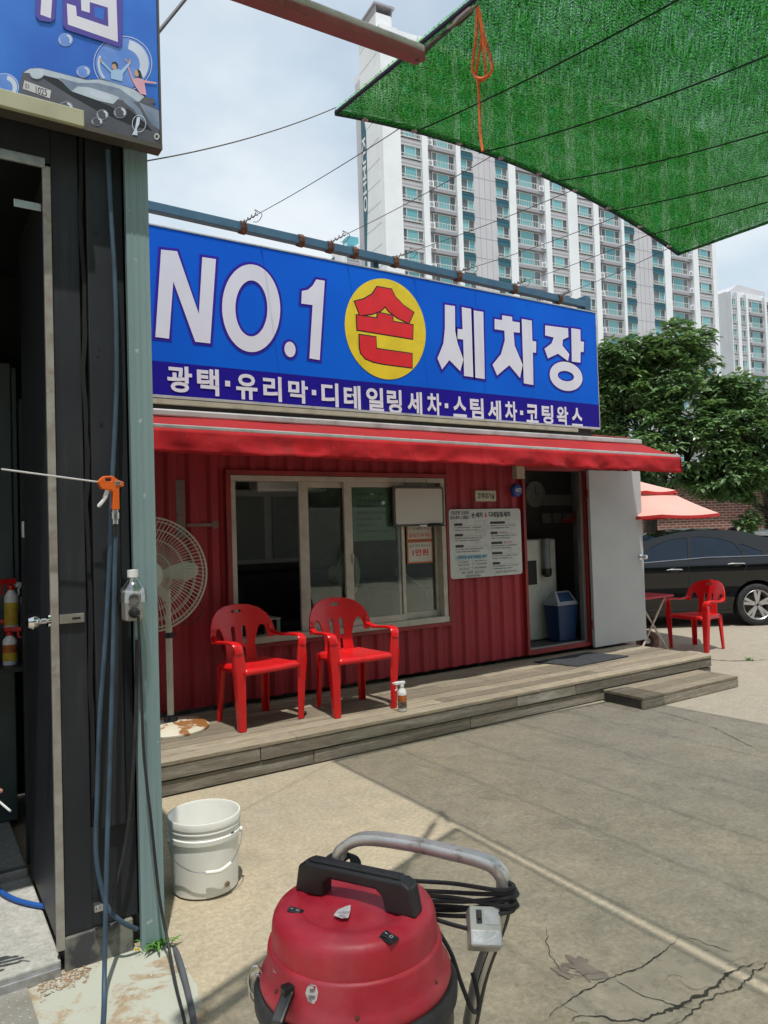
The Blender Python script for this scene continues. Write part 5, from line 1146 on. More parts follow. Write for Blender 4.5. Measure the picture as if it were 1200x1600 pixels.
# posters taped inside the right pane
ORF = mat('poster_orange', (.50, .12, .03), .5); PAP = mat('poster_paper', (.56, .53, .47), .6)
def poster(x0, x1, z0, z1, label, lines):
    yy = CY0 + .045; rt = thing('poster', label, 'poster', (x0, yy, z0))
    m_ = MB(); m_.box(x0, x1, yy, yy + .002, z0, z1); m_.build('border', ORF, rt); m_ = MB(); m_.box(x0 + .014, x1 - .014, yy - .0015, yy - .0003, z0 + .014, z1 - .014); m_.build('paper', PAP, rt)
    for s_, a, b, c_, d_, m__, bo in lines:
        m_ = MB(); put_text(m_, s_, x0 + (x1 - x0) * a, x0 + (x1 - x0) * b, z0 + (z1 - z0) * c_, z0 + (z1 - z0) * d_, wall_fn(yy - .0025), bo); m_.build('lettering', m__, rt, fix=False)
pz = onY(641, 882, CY0); px1 = onY(681, 880, CY0).x; pz1 = onY(641, 846, CY0).z
poster(pz.x, px1, pz.z + .005, pz1, 'lower orange edged price poster with big red letters in the window', [('실내 연막 살균소독', .08, .92, .72, .86, INK, .0), ('1만원', .2, .82, .34, .64, INKR, .03)])
poster(pz.x, px1, pz1 + .008, pz1 + .26, 'upper orange edged poster half hidden by the whiteboard', [('추가시공시', .1, .9, .55, .7, INK, .0), ('(1,000원 이상)', .25, .9, .38, .5, INK, .0), ('실내살균소독 무료!', .08, .92, .1, .28, INKR, .02)])
nt = thing('window_notice', 'pale green printed notice stuck behind the middle sliding pane', 'notice', (3.36, CY0 + .012, 1.5))
m_ = MB(); m_.box(3.345, 3.80, CY0 + .012, CY0 + .016, 1.52, 2.0); m_.build('sheet', mat('notice_green', (.30, .36, .31), .6, col2=(.24, .29, .25), vs=4), nt)
for k in range(7):
    m_ = MB(); marks(m_, 3.40, 3.72 - .05 * (k % 3), 1.93 - k * .056, 1.955 - k * .056, CY0 + .0115, k); o = m_.build('fine_print', INKG, nt); o['kind'] = 'stuff'
# deck-side bottle, doormat
q = onZ(629, 1111, DZ); spray((q.x, q.y, DZ + .002), 'white spray bottle with orange and dark label on the deck edge', WPL, LORG, WPL, .205, .034, rad(-8), label2=LDRK)
MATM = mat('doormat', (.028, .032, .038), .95, col2=(.05, .052, .056), vs=40, bump=1.0, bs=250, bd=.004)
c4 = [onZ(*p, DZ + .008) for p in ((834, 1034), (902, 1041), (983, 1025), (918, 1019))]; m_ = MB(); m_.prism([(q.x, q.y, DZ + .003) for q in c4], (0, 0, .008)); o = m_.build('doormat', MATM, bevel=.002); tag(o, 'dark grey doormat on the deck in front of the doorway', 'doormat')
# ================================================================== INSIDE THE OFFICE
FRZ = .318
SOFA = mat('sofa_black', (.010, .010, .011), .55, col2=(.016, .016, .018)); GRYW = mat('cabinet_white', (.70, .71, .72), .5)
sofa = thing('sofa', 'black leather sofa in the dark office behind the left window', 'sofa', (2.6, 7.2, FRZ))
for nm, a in (('seat', (1.9, 4.1, 6.75, 7.45, .34, .75)), ('backrest', (1.9, 4.1, 7.451, 7.72, .34, 1.22)), ('armrest', (4.101, 4.32, 6.75, 7.72, .34, 1.12)), ('armrest', (1.68, 1.899, 6.75, 7.72, .34, 1.12))):
    m_ = MB(); m_.box(*a); m_.build(nm, SOFA, sofa, bevel=.05, seg=3)
m_ = MB(); m_.ball((2.72, 7.15, .95), (.17, .12, .19), 10); o = m_.build('cushion', mat('cushion_grey', (.06, .063, .07), .9), smooth=True); tag(o, 'grey cushion slumped on the black sofa', 'cushion')
iw = thing('inner_cabinet', 'pale sliding wall cabinet at the back of the office', 'cabinet', (2.2, 7.7, 1.3)); m_ = MB(); m_.box(2.7, 3.94, 7.80, 8.0, 1.28, 2.12); m_.build('frame', GRYW, iw, bevel=.004)
for a, b in ((2.9, 3.42), (3.52, 3.86)): m_ = MB(); m_.box(a, b, 7.785, 7.799, 1.33, 2.04); m_.build('panel', mat('cabinet_panel', (.36, .41, .43), .5), iw, bevel=.003)
ac = thing('air_conditioner', 'white air conditioner high up inside the left window', 'air conditioner', (2.6, 6.2, 2.2)); m_ = MB(); m_.box(2.60, 3.3, 6.05, 6.26, 1.99, 2.28); m_.build('casing', WPL, ac, bevel=.02, seg=3); m_ = MB(); m_.box(2.64, 3.26, 6.044, 6.0495, 2.01, 2.04); m_.build('louvre', GRYW, ac)
fh = make_fan('desk_fan', 'white fan standing inside behind the middle window pane', (3.46, 5.98, FRZ), .215, .90, rad(48), 0, .15, 60, WPL)
m_ = MB(); m_.box(-.05, .05, -.03, .03, .45, .66); m_.build('control_box', WPL, fh, local=True, bevel=.01)
tb = thing('low_table', 'white metal rack just inside the open left window', 'table', (2.6, 6.1, FRZ)); m_ = MB(); m_.box(2.36, 2.74, 5.95, 6.25, .86, .875); m_.build('top', GRYW, tb)
for x, y in ((2.375, 5.965), (2.725, 5.965), (2.375, 6.235), (2.725, 6.235)): m_ = MB(); m_.box(x - .012, x + .012, y - .012, y + .012, FRZ, .858); m_.build('leg', GRYW, tb)
m_ = MB(); m_.box(2.37, 2.73, 5.96, 6.24, .60, .612); m_.build('lower_shelf', GRYW, tb)
desk = thing('counter', 'brown counter under the right window pane inside', 'counter', (4.4, 6.3, FRZ)); m_ = MB(); m_.box(4.05, 4.95, 6.15, 6.6, FRZ + .001, 1.0); m_.build('body', mat('desk_brown', (.22, .13, .06), .6), desk, bevel=.005)
m_ = MB(); m_.box(4.42, 4.5, 6.6, 6.64, 1.12, 1.2); m_.build('wall_plate', WPL, desk); m_ = MB(); m_.tube(smoothpath([(4.2, 6.2, 1.0), (4.22, 6.2, 1.16), (4.3, 6.2, 1.12), (4.42, 6.15, 1.03), (4.5, 6.15, .9)], 6), .012, 8); m_.build('cord', WPL, desk, smooth=True)
wd_ = thing('water_dispenser', 'tall white water dispenser with a cup tube inside the doorway', 'water dispenser', (5.95, 6.55, FRZ)); m_ = MB(); m_.box(5.80, 6.30, 6.08, 6.45, FRZ, 1.46); m_.build('cabinet', mat('dispenser_white', (.62, .62, .58), .4), wd_, bevel=.03, seg=3)
m_ = MB(); m_.box(5.83, 5.97, 6.07, 6.0795, .95, 1.22); m_.build('tap_recess', INK, wd_, bevel=.004); m_ = MB(); m_.lathe([(.04, 1.14), (.045, 1.16), (.045, 1.48), (.04, 1.49), (0, 1.49)], 16, Matrix.Translation((6.08, 6.025, -.03))); m_.build('cup_tube', mat('cup_tube', (.2, .22, .25), .25), wd_, smooth=True); m_ = MB(); m_.lathe([(.03, 1.06), (.055, 1.08), (.055, 1.15), (.03, 1.16)], 14, Matrix.Translation((6.08, 6.025, -.03))); m_.build('cup_holder', BLACKP, wd_, smooth=True)
bin_ = thing('swing_bin', 'blue waste bin with a grey swing lid in the doorway', 'bin', (6.15, 5.90, FRZ)); bb = Matrix.Translation((6.15, 5.90, FRZ))
def frus(mb, w0, d0, z0, w1, d1, z1): mb.add([bb @ Vector(q) for q in ((-w0, -d0, z0), (w0, -d0, z0), (w0, d0, z0), (-w0, d0, z0), (-w1, -d1, z1), (w1, -d1, z1), (w1, d1, z1), (-w1, d1, z1))], [(3, 2, 1, 0), (4, 5, 6, 7), (0, 1, 5, 4), (1, 2, 6, 5), (2, 3, 7, 6), (3, 0, 4, 7)])
m_ = MB(); frus(m_, .125, .09, 0.001, .158, .112, .40); m_.build('body', mat('bin_blue', (.007, .032, .11), .45), bin_, bevel=.012); m_ = MB(); frus(m_, .165, .118, .401, .165, .118, .422); frus(m_, .158, .112, .423, .115, .028, .55); m_.build('lid', mat('bin_grey', (.34, .37, .42), .4), bin_, bevel=.012); m_ = MB(); m_.add([bb @ Vector(q) for q in ((-.11, -.104, .445), (.11, -.104, .445), (.09, -.042, .538), (-.09, -.042, .538))], [(0, 1, 2, 3)]); m_.build('flap', mat('bin_flap', (.007, .03, .10), .4), bin_, solid=.006)
ck = thing('wall_clock', 'round wall clock inside above the water dispenser', 'clock', (6.0, 6.9, 2.0)); q = onY(836, 772, 6.5); M = Matrix.Translation((q.x, 6.515, q.z)) @ Matrix.Rotation(math.pi / 2, 4, 'X'); m_ = MB(); m_.lathe([(0, 0), (.16, 0), (.16, .03), (.145, .034), (.145, .02), (0, .02)], 28, M); m_.build('case', mat('clock_case', (.36, .36, .36), .5), ck, smooth=True); m_ = MB(); m_.box(-.004, .004, 0, .10, .022, .024, M=M); m_.box(-.004, .07, -.004, .004, .0245, .026, M=M); m_.build('hands', INK, ck)
m_ = MB(); m_.box(5.5, 7.06, 6.52, 6.55, FRZ, 2.5); m_.build('partition', INT, office)
po = thing('wall_poster', 'dark poster on the partition inside the doorway', 'poster', (6.3, 6.98, 1.6)); m_ = MB(); m_.box(6.50, 7.05, 6.505, 6.518, 1.60, 2.02); m_.build('sheet', mat('poster_dark', (.10, .10, .11), .5), po); m_ = MB(); m_.box(6.51, 7.04, 6.501, 6.5045, 1.86, 1.99); m_.build('title_band', mat('poster_grey', (.34, .34, .36), .5), po); m_ = MB()
for i in range(3): m_.box(6.52 + i * .18, 6.67 + i * .18, 6.501, 6.5045, 1.64, 1.76); 
m_.build('picture_row', mat('poster_grey2', (.30, .3, .31), .5), po)

# ================================================================== WHITE BUCKET
bk = onZ(322, 1408, 0); dirb = Vector((bk.x, bk.y, 0)).normalized(); bc = bk + dirb * .148
bucket = thing('bucket', 'white plastic bucket with a wire handle on the concrete', 'bucket', (bc.x, bc.y, .003))
BKT = mat('bucket_white', (.80, .79, .74), .35, col2=(.74, .73, .68), vs=5, dirt=(.55, .52, .44), ds=6, da=(.6, .85)); H_ = .335
m_ = MB(); m_.lathe([(0, .004), (.138, .0), (.147, .008), (.156, .235), (.163, .238), (.164, .258), (.1585, .262), (.159, .283), (.1635, .285), (.1635, .290), (.160, .292), (.1605, .303), (.165, .305), (.1655, H_ - .006), (.163, H_), (.158, H_), (.154, H_ - .008), (.140, .012), (0, .012)], 56); m_.build('pail', BKT, bucket, local=True, smooth=True)
vd = -dirb; sdv = Vector((-dirb.y, dirb.x, 0))
def bp(a, r_, z): d_ = (vd * math.cos(rad(a)) + sdv * math.sin(rad(a))); return d_ * r_ + Vector((0, 0, z))
hw = [bp(72, .168, .246), bp(62, .172, .225), bp(45, .176, .175), bp(20, .180, .145), bp(0, .182, .135), bp(-20, .182, .130), bp(-38, .180, .145), bp(-58, .178, .19), bp(-72, .174, .225), bp(-80, .168, .246)]
m_ = MB(); m_.tube(smoothpath(hw, 6), .0022, 6); m_.build('bail', STEEL, bucket, local=True, smooth=True)
m_ = MB(); m_.tube(smoothpath(hw[4:7], 5), .0085, 8); m_.build('grip', BKT, bucket, local=True, smooth=True)
for a in (72, -80): m_ = MB(); m_.ball(bp(a, .165, .246), .011, 8); m_.build('ear', BKT, bucket, local=True, smooth=True)
m_ = MB(); M = Matrix.Translation(bp(-38, .1505, .045)) @ (vd * math.cos(rad(-38)) + sdv * math.sin(rad(-38))).to_track_quat('Z', 'Y').to_matrix().to_4x4(); m_.lathe([(.006, -.004), (.013, -.002), (.013, .005), (.006, .005), (.006, -.004)], 14, M); m_.build('drain_bung', mat('bung', (.42, .32, .2), .5), bucket, local=True, smooth=True)
m_ = MB(); M = Matrix.Translation(bp(-50, .1595, .252)) @ (vd * math.cos(rad(-50)) + sdv * math.sin(rad(-50))).to_track_quat('Z', 'Y').to_matrix().to_4x4(); m_.box(-.009, .009, -.012, .012, .0, .003, M=M); m_.build('clip', INK, bucket, local=True)
# ================================================================== RED VACUUM (foreground)
vc = at(556, 1512, 1.55); vz = vc.z
t = NT('vacuum_red'); vec = t.coords(); c = t.mix(t.ramp(t.noise(vec, 5, 7, .6), .35, .7), (.44, .016, .034), (.36, .014, .028))
c = t.mix(t.math('MULTIPLY', t.ramp(t.noise(vec, 3.2, 8, .7), .45, .75), .5), c, (.40, .13, .14)); t.bsdf(c, t.ramp(t.noise(vec, 9, 5), .3, .7, (.33, .33, .33), (.58, .58, .58)), 0, .5, t.bump(t.noise(vec, 160, 3), .06, .001)); VRED = t.mat
vac = thing('vacuum_cleaner', 'red and black drum vacuum cleaner with a steel push handle', 'vacuum cleaner', (vc.x, vc.y, 0))
VM = Matrix.Translation((vc.x, vc.y, 0))
hd = [(.197, vz - .012), (.2, vz - .002), (.2, vz + .006), (.193, vz + .016), (.186, vz + .030), (.182, vz + .066), (.180, vz + .071), (.1745, vz + .073), (.172, vz + .110), (.1695, vz + .121), (.164, vz + .130), (.154, vz + .1355), (.138, vz + .138), (.120, vz + .139), (.113, vz + .136), (.106, vz + .1335), (.06, vz + .139), (0, vz + .143)]
m_ = MB(); m_.lathe(hd, 72, VM); head = m_.build('motor_head', VRED, vac, smooth=50)
m_ = MB(); m_.lathe([(.203, vz - .05), (.212, vz - .045), (.213, vz - .022), (.205, vz - .010), (.196, vz - .010)], 64, VM); m_.build('seal_ring', RUBBER, vac, smooth=True)
m_ = MB(); m_.lathe([(0, .15), (.18, .15), (.195, .17), (.2, .30), (.203, vz - .055), (.2, vz - .05), (.19, vz - .012)], 56, VM); m_.build('tank', mat('tank_black', (.016, .016, .017), .3, col2=(.03, .03, .03), vs=6), vac, smooth=True)
ez = Vector((RR.x, RR.y, 0)).normalized(); fz_ = Vector((FW.x, FW.y, 0)).normalized()
def vp(x, y, z): q = onZ(x, y, z); return q
# bridge handle on the head
zt = vz + .136
ha, hb2 = onZ(491, 1392, zt), onZ(628, 1424, zt); hu = (hb2 - ha).normalized(); hn = Vector((-hu.y, hu.x, 0))
Lh = (hb2 - ha).length; pr = [(-.038, 0), (.034, 0), (.036, .030), (.052, .042), (Lh - .052, .042), (Lh - .036, .030), (Lh - .030, 0), (Lh + .040, 0), (Lh + .030, .058), (Lh + .012, .068), (-.010, .068), (-.028, .058)]
m_ = MB(); m_.prism([ha + hu * a - hn * .020 + Vector((0, 0, b)) for a, b in pr], hn * .040); m_.build('top_handle', BLACKP, vac, bevel=.006, seg=3)
m_ = MB(); m_.prism([ha + hu * a - hn * .012 + Vector((0, 0, b)) for a, b in ((-.008, .066), (Lh + .008, .066), (Lh, .074), (0, .074))], hn * .024); m_.build('handle_ridge', BLACKP, vac, bevel=.003)
for x, y, a in ((460, 1427, .35), (607, 1467, -.35)):
    q = onZ(x, y, zt - .003); M = Matrix.Translation(q) @ Matrix.Rotation(math.atan2(hu.y, hu.x) + a * .6, 4, 'Z'); m_ = MB(); m_.box(-.017, .017, -.012, .012, -.002, .004, M=M); m_.box(-.014, .014, -.009, .009, .004, .008, M=M @ Matrix.Rotation(.18, 4, 'Y')); sw = m_.build('rocker_switch', BLACKP, head, bevel=.0015)
    m_ = MB(); M2 = M @ Matrix.Rotation(.18, 4, 'Y'); m_.lathe([(.0028, .0083), (.0036, .0083)], 12, M2 @ Matrix.Translation((.006, 0, 0))); m_.box(-.010, -.004, -.0005, .0005, .0081, .0084, M=M2); m_.build('switch_mark', WPL, sw, fix=False)
def on_head(px, py, lift=.0006):
    d = ray(px, py); best = None
    for k in range(1200):
        p = CAM + d * (1.05 + k * .0006); rr_ = math.hypot(p.x - vc.x, p.y - vc.y)
        for (r0, z0), (r1, z1) in zip(hd, hd[1:]):
            if min(z0, z1) - 1e-6 <= p.z <= max(z0, z1) + 1e-6 and abs(z1 - z0) > 1e-6:
                if rr_ <= r0 + (r1 - r0) * (p.z - z0) / (z1 - z0): return p - d.normalized() * lift
        if p.z < vz + .137 and p.z > vz + .128 and rr_ < .11: return p - d.normalized() * lift
    return CAM + d * 1.4
STK = mat('sticker_torn', (.55, .53, .53), .6, col2=(.30, .26, .28), vs=60, va=(.5, .6))
def sticker(pts, m__=STK): mb = MB(); mb.add([on_head(*p) for p in pts], [tuple(range(len(pts)))]); return mb.build('sticker', m__, head, fix=False)
mb = MB(); mb.add([onZ(*p, vz + .1455) for p in ((521, 1430), (528, 1421), (540, 1416), (548, 1414), (547, 1425), (544, 1434), (534, 1435))], [tuple(range(7))]); mb.build('sticker', STK, head, fix=False)
sticker([(486, 1537), (494, 1540), (497, 1550), (495, 1562), (490, 1569), (481, 1565), (477, 1552), (480, 1542)])
sticker([(427, 1495), (430, 1497), (432, 1510), (431, 1521), (427, 1518), (425, 1505)])
for pts in ([(484, 1545), (491, 1545), (491, 1551), (484, 1551)], [(482, 1555), (493, 1556), (491, 1562), (483, 1561)]):
    mb = MB(); mb.add([on_head(*p, .0012) for p in pts], [(0, 1, 2, 3)]); mb.build('sticker_print', INKG, head, fix=False)
for x, y in ((432, 1549), (558, 1591), (681, 1534)):
    m_ = MB(); m_.ball(on_head(x, y, 0), .0045, 6); m_.build('screw', RUST, head, smooth=True)
# front latch
q0, q1 = on_head(452, 1548, .004), at(432, 1600, 1.36); m_ = MB(); m_.beam(q0, q1, .024, .012, mi=0); m_.beam(q0 + Vector((0, 0, .012)), q0 - Vector((0, 0, .012)), .03, .02); m_.build('latch', BLACKP, vac, bevel=.003)
for k in (0, 1):
    c_ = at(400, 1532 + k * 18, 1.52); m_ = MB(); m_.tube([c_ + ez * .016 * math.cos(a) + Vector((0, 0, .03 * math.sin(a))) + fz_ * .01 * k for a in [i * .45 for i in range(14)]], .0025, 6, closed=True); m_.build('wire_clip', STEEL, vac, smooth=True)
# push handle frame
HDL = mat('handle_steel', (.62, .61, .58), .38, .6, col2=(.50, .48, .45), vs=9, dirt=(.16, .09, .05), ds=16, da=(.58, .72))
hz_ = [at(524, 1420, 1.86), at(529, 1343, 1.84), at(540, 1322, 1.83), at(572, 1310, 1.81), at(640, 1318, 1.76), at(700, 1331, 1.71), at(752, 1344, 1.665), at(776, 1357, 1.645), at(788, 1382, 1.64), at(784, 1430, 1.645), at(752, 1520, 1.655), at(735, 1600, 1.665), at(722, 1680, 1.68)]
dn = [Vector((vc.x, vc.y, 0)) + ez * -.12 + fz_ * .20 + Vector((0, 0, .25))]
m_ = MB(); pth = smoothpath([Vector((hz_[0].x, hz_[0].y, .2))] + hz_ + [Vector((hz_[-1].x, hz_[-1].y, .16))], 6); ribbon(m_, pth, [.036] * len(pth), [.026] * len(pth), (hz_[7] - hz_[2]).cross(Vector((0, 0, 1))).normalized()); m_.build('push_handle', HDL, vac, smooth=True)
m_ = MB(); m_.tube(smoothpath(hz_[8:12], 6), .0185, 10); m_.build('tape_wrap', mat('black_tape', (.012, .012, .013), .22, col2=(.03, .03, .03), vs=40, bump=.8, bs=90, bd=.004), vac, smooth=True)
# cable hank looped between the two uprights
CAB_ = RUBBER
for k in range(7):
    o1 = at(531 + k * 2.2, 1345 + k * 5, 1.815 - .01 * (k % 3)); o2 = at(793 + (k % 3) * 3, 1385 + k * 6, 1.615 + .006 * (k % 2)); sg_ = .012 + .012 * ((k * 5) % 4)
    m_ = MB(); mid1 = o1.lerp(o2, .35) + Vector((0, 0, -sg_ - .01)); mid2 = o1.lerp(o2, .7) + Vector((0, 0, -sg_))
    m_.tube(smoothpath([o1 - ez * .012 + fz_ * .03, o1 - ez * .018 - fz_ * .0, o1 - fz_ * .022 + ez * .01, mid1 - fz_ * .0, mid2, o2 - fz_ * .016 - ez * .02, o2 + ez * .014, o2 + fz_ * .03 - ez * .004], 7), .0048, 7); m_.build('cable_loop', CAB_, vac, smooth=True)
for k in range(5):
    o1 = at(527 + k * 5, 1350 + k * 4, 1.83); m_ = MB(); m_.tube([o1 + ez * (.036 - .003 * k) * math.cos(a) + Vector((0, 0, .018 * math.sin(a) + .004 * k)) + fz_ * .026 * math.sin(a + .5) for a in [i * .35 for i in range(18)]], .0048, 7, closed=True); m_.build('cable_loop', CAB_, vac, smooth=True)
m_ = MB(); m_.tube(smoothpath([at(640, 1415, 1.72), at(680, 1436, 1.66), at(735, 1452, 1.61), at(760, 1458, 1.60)], 6), .0048, 7); m_.build('cable', CAB_, vac, smooth=True)
m_ = MB(); m_.tube(smoothpath([at(682, 1450, 1.62), at(705, 1490, 1.6), at(722, 1540, 1.6), at(738, 1578, 1.6), at(748, 1575, 1.6), at(745, 1545, 1.6), at(738, 1520, 1.62)], 6), .0048, 7); m_.build('cable', CAB_, vac, smooth=True)
# taped switch box
b0 = at(756, 1452, 1.60); BM = Matrix.Translation(b0) @ Matrix.Rotation(math.atan2(ez.y, ez.x) + .10, 4, 'Z') @ Matrix.Rotation(rad(-38), 4, 'X') @ Matrix.Rotation(rad(6), 4, 'Y')
m_ = MB(); m_.box(-.034, .034, -.028, .028, -.035, .040, M=BM); m_.build('switch_box', mat('box_grey', (.40, .41, .38), .5, dirt=(.3, .29, .25), ds=20), vac, bevel=.004)
m_ = MB(); m_.box(-.0345, .0345, -.0285, .0285, -.038, -.004, M=BM); m_.build('foil_tape', mat('foil_tape', (.50, .50, .50), .38, .7, bump=.5, bs=45, bd=.003), vac, bevel=.004)
m_ = MB(); m_.box(-.020, -.008, -.031, -.0281, .006, .032, M=BM); m_.box(-.018, -.010, -.036, -.0311, .014, .024, M=BM); m_.build('breaker_toggle', INK, vac, bevel=.001)
m_ = MB(); m_.box(-.002, .028, -.0292, -.0281, .004, .034, M=BM); m_.build('box_label', GALV, vac)
# trolley and castors (under the frame edge)
m_ = MB(); m_.lathe([(.18, .12), (.235, .12), (.235, .15), (.18, .15), (.18, .12)], 40, VM); m_.build('trolley_ring', BLACKP, vac, bevel=.004)
for a in (35, 145, 215, 325):
    c_ = Vector((vc.x + .21 * math.cos(rad(a)), vc.y + .21 * math.sin(rad(a)), .048)); m_ = MB(); m_.lathe([(0, -.014), (.046, -.014), (.046, .014), (0, .014)], 18, Matrix.Translation(c_) @ Matrix.Rotation(math.pi / 2, 4, 'Y')); m_.build('castor', RUBBER, vac, smooth=True)
    m_ = MB(); m_.beam(c_ + Vector((.02, 0, 0)), c_ + Vector((.02, 0, .075)), .006, .03); m_.beam(c_ - Vector((.02, 0, 0)), c_ - Vector((.02, 0, -.075)), .006, .03); m_.build('castor_fork', STEEL, vac)

# ================================================================== PERSON AT THE LEFT EDGE (only fingers and a cigarette are in view)
hand = onY(-10, 1240, 2.92); P0 = Vector((-.50, 3.22, 0))
SKIN = mat('skin', (.42, .20, .13), .5, col2=(.36, .16, .10), vs=20); CLOTH = mat('dark_clothes', (.03, .033, .04), .9, col2=(.045, .048, .055), vs=14)
stool = thing('low_stool', 'low plastic stool inside the shed under the seated person', 'stool', (P0.x, P0.y + .02, .056))
m_ = MB(); m_.lathe([(0, .26), (.15, .26), (.16, .25), (.16, .235), (.145, .23), (0, .23)], 24); m_.build('seat', mat('stool_blue', (.03, .08, .25), .5), stool, local=True, smooth=True)
for a in (45, 135, 225, 315): m_ = MB(); m_.tube([(.12 * math.cos(rad(a)), .12 * math.sin(rad(a)), .23), (.15 * math.cos(rad(a)), .15 * math.sin(rad(a)), .0)], .018, 8); m_.build('leg', mat('stool_leg', (.03, .08, .25), .5), stool, local=True, smooth=True)
def skin_mesh(verts, edges, radii, root, mats, name, parent, pick):
    me = bpy.data.meshes.new(name); me.from_pydata([tuple(v_) for v_ in verts], edges, [])
    o = bpy.data.objects.new(name, me); TMP.collection.objects.link(o); sm = o.modifiers.new('skin', 'SKIN'); sm.use_smooth_shade = True; sm.branch_smoothing = .3
    for k, r_ in enumerate(radii): me.skin_vertices[0].data[k].radius = (r_, r_) if not isinstance(r_, tuple) else r_
    me.skin_vertices[0].data[root].use_root = True
    s2_ = o.modifiers.new('sub', 'SUBSURF'); s2_.levels = 2; s2_.render_levels = 2
    o2 = bake(o); bpy.data.objects.remove(o)
    o2.materials.clear()
    for m__ in mats: o2.materials.append(m__)
    for p in o2.polygons: p.material_index = pick(p.center); p.use_smooth = True
    ob = bpy.data.objects.new(name, o2); COL.objects.link(ob); ob.parent = parent
    if parent: ob.location = -Vector(parent.location)
    return ob
pers = thing('person', 'person in dark clothes sitting just outside the left edge holding a cigarette', 'person', tuple(P0))
Z0_ = .36; vx = [P0 + Vector(q) for q in ((0, .02, Z0_ + .02), (0, .03, Z0_ + .22), (.01, 0, Z0_ + .42), (.01, -.01, Z0_ + .53), (.015, -.04, Z0_ + .60),
   (.09, 0, Z0_), (.15, -.36, Z0_ + .10), (.16, -.30, .12), (.165, -.44, .09), (-.09, 0, Z0_), (-.16, -.36, Z0_ + .10), (-.17, -.30, .12), (-.175, -.44, .09),
   (.19, 0, Z0_ + .46), (.30, -.14, Z0_ + .22), (-.19, 0, Z0_ + .46), (-.27, -.10, Z0_ + .20), (-.14, -.34, Z0_ + .19), (-.12, -.42, Z0_ + .17))]
wr = hand + Vector((-.17, .02, .05)); pm = hand + Vector((-.09, .0, .02)); n0 = len(vx)
vx += [wr, pm]
ed = [(0, 1), (1, 2), (2, 3), (3, 4), (0, 5), (5, 6), (6, 7), (7, 8), (0, 9), (9, 10), (10, 11), (11, 12), (2, 13), (13, 14), (2, 15), (15, 16), (16, 17), (17, 18), (14, n0), (n0, n0 + 1)]
rd = [.14, .13, .14, .055, .05, .10, .07, .05, .04, .10, .07, .05, .04, .075, .05, .075, .05, .035, .03, .03, (.036, .018)]
fingers = [((.005, -.028, .012), (.05, -.036, .002), (.085, -.034, -.022)), ((.012, -.008, .012), (.062, -.012, .004), (.098, -.012, -.016)), ((.008, .014, .008), (.055, .014, -.002), (.082, .013, -.028)), ((-.004, .030, .002), (.034, .034, -.012), (.055, .032, -.034)), ((-.04, -.034, -.004), (-.005, -.052, -.018), (.03, -.050, -.026))]
for f_ in fingers:
    b_ = n0 + 1
    for k, q in enumerate(f_): vx.append(pm + Vector((.02, 0, 0)) + Vector(q)); rd.append((.0095, .009, .0078)[k]); ed.append((b_, len(vx) - 1)); b_ = len(vx) - 1
body = skin_mesh(vx, ed, rd, 0, [CLOTH, SKIN], 'body', pers, lambda c: 1 if (c - pm).length < .21 and c.x > wr.x - .03 or c.z > Z0_ + .50 else 0)
hdm = MB(); M = Matrix.Translation(P0 + Vector((.015, -.06, Z0_ + .70))); hdm.ball((0, 0, 0), (.075, .095, .115), 12); hdm.xf(M); hdm.tube([M @ Vector((0, -.085, .01)), M @ Vector((0, -.115, -.02)), M @ Vector((0, -.09, -.03))], [.012, .015, .008], 8)
for s_ in (-1, 1): hdm.ball(M @ Vector((s_ * .076, .01, -.01)), (.010, .022, .03), 6)
hdm.build('head', SKIN, pers, smooth=70)
hdm = MB(); hdm.ball((0, .012, .02), (.082, .098, .108), 12); hdm.v = [q if q.y > -.05 or q.z > .06 else Vector((q.x * .8, q.y * .7, q.z)) for q in hdm.v]; hdm.xf(M); hdm.build('hair', mat('hair_black', (.01, .009, .008), .6), pers, smooth=70)
for s_ in (-1, 1): e_ = MB(); e_.ball(M @ Vector((s_ * .03, -.086, .015)), (.011, .006, .007), 6); e_.build('eye', mat('eye_dark', (.03, .02, .015), .3), pers, smooth=True)
e_ = MB(); e_.tube([M @ Vector((-.022, -.087, -.055)), M @ Vector((0, -.094, -.053)), M @ Vector((.022, -.087, -.055))], .0045, 6); e_.build('mouth', mat('lips', (.3, .1, .08), .5), pers, smooth=True)
tip = hand + Vector((.012, -.015, .0)); cg = thing('cigarette', 'white cigarette held between fingers at the left edge', 'cigarette', tuple(tip))
ca, cb = onY(-2, 1252, 2.905), onY(17, 1268, 2.885); m_ = MB(); m_.tube([ca, ca.lerp(cb, .9)], .004, 8); m_.build('paper_tube', WPL, cg, smooth=True); m_ = MB(); m_.tube([ca.lerp(cb, .9), cb], .0039, 8); m_.build('ash_tip', GALV, cg, smooth=True)

# ================================================================== BLACK SEDAN
cr = onZ(1187, 978, 0); RZC = math.atan2(RR.y, RR.x) + rad(1.5)
car = thing('parked_car', 'black sedan parked behind the red chair', 'car', (cr.x, cr.y, 0), RZC)
t = NT('car_black'); vec = t.coords(); t.bsdf((.004, .004, .005), .12, 0, .4, None, coat=.5); CARB = t.mat
CGL = mat('car_glass', (.008, .016, .032), .02, 0, .4); CTRIM = mat('car_trim', (.01, .01, .011), .4)
top = [(-3.80, .50), (-3.76, .66), (-3.55, .76), (-3.2, .84), (-2.8, .91), (-2.55, .95), (-2.2, 1.10), (-1.85, 1.25), (-1.5, 1.365), (-1.15, 1.435), (-.75, 1.468), (-.35, 1.462), (0, 1.415), (.3, 1.325), (.55, 1.215), (.72, 1.14), (.92, 1.11), (1.0, 1.07), (1.03, .95)]
def ztop(x):
    for (a, za), (b, zb_) in zip(top, top[1:]):
        if a <= x <= b: return za + (zb_ - za) * (x - a) / (b - a)
    return .5 if x < -3.8 else .95
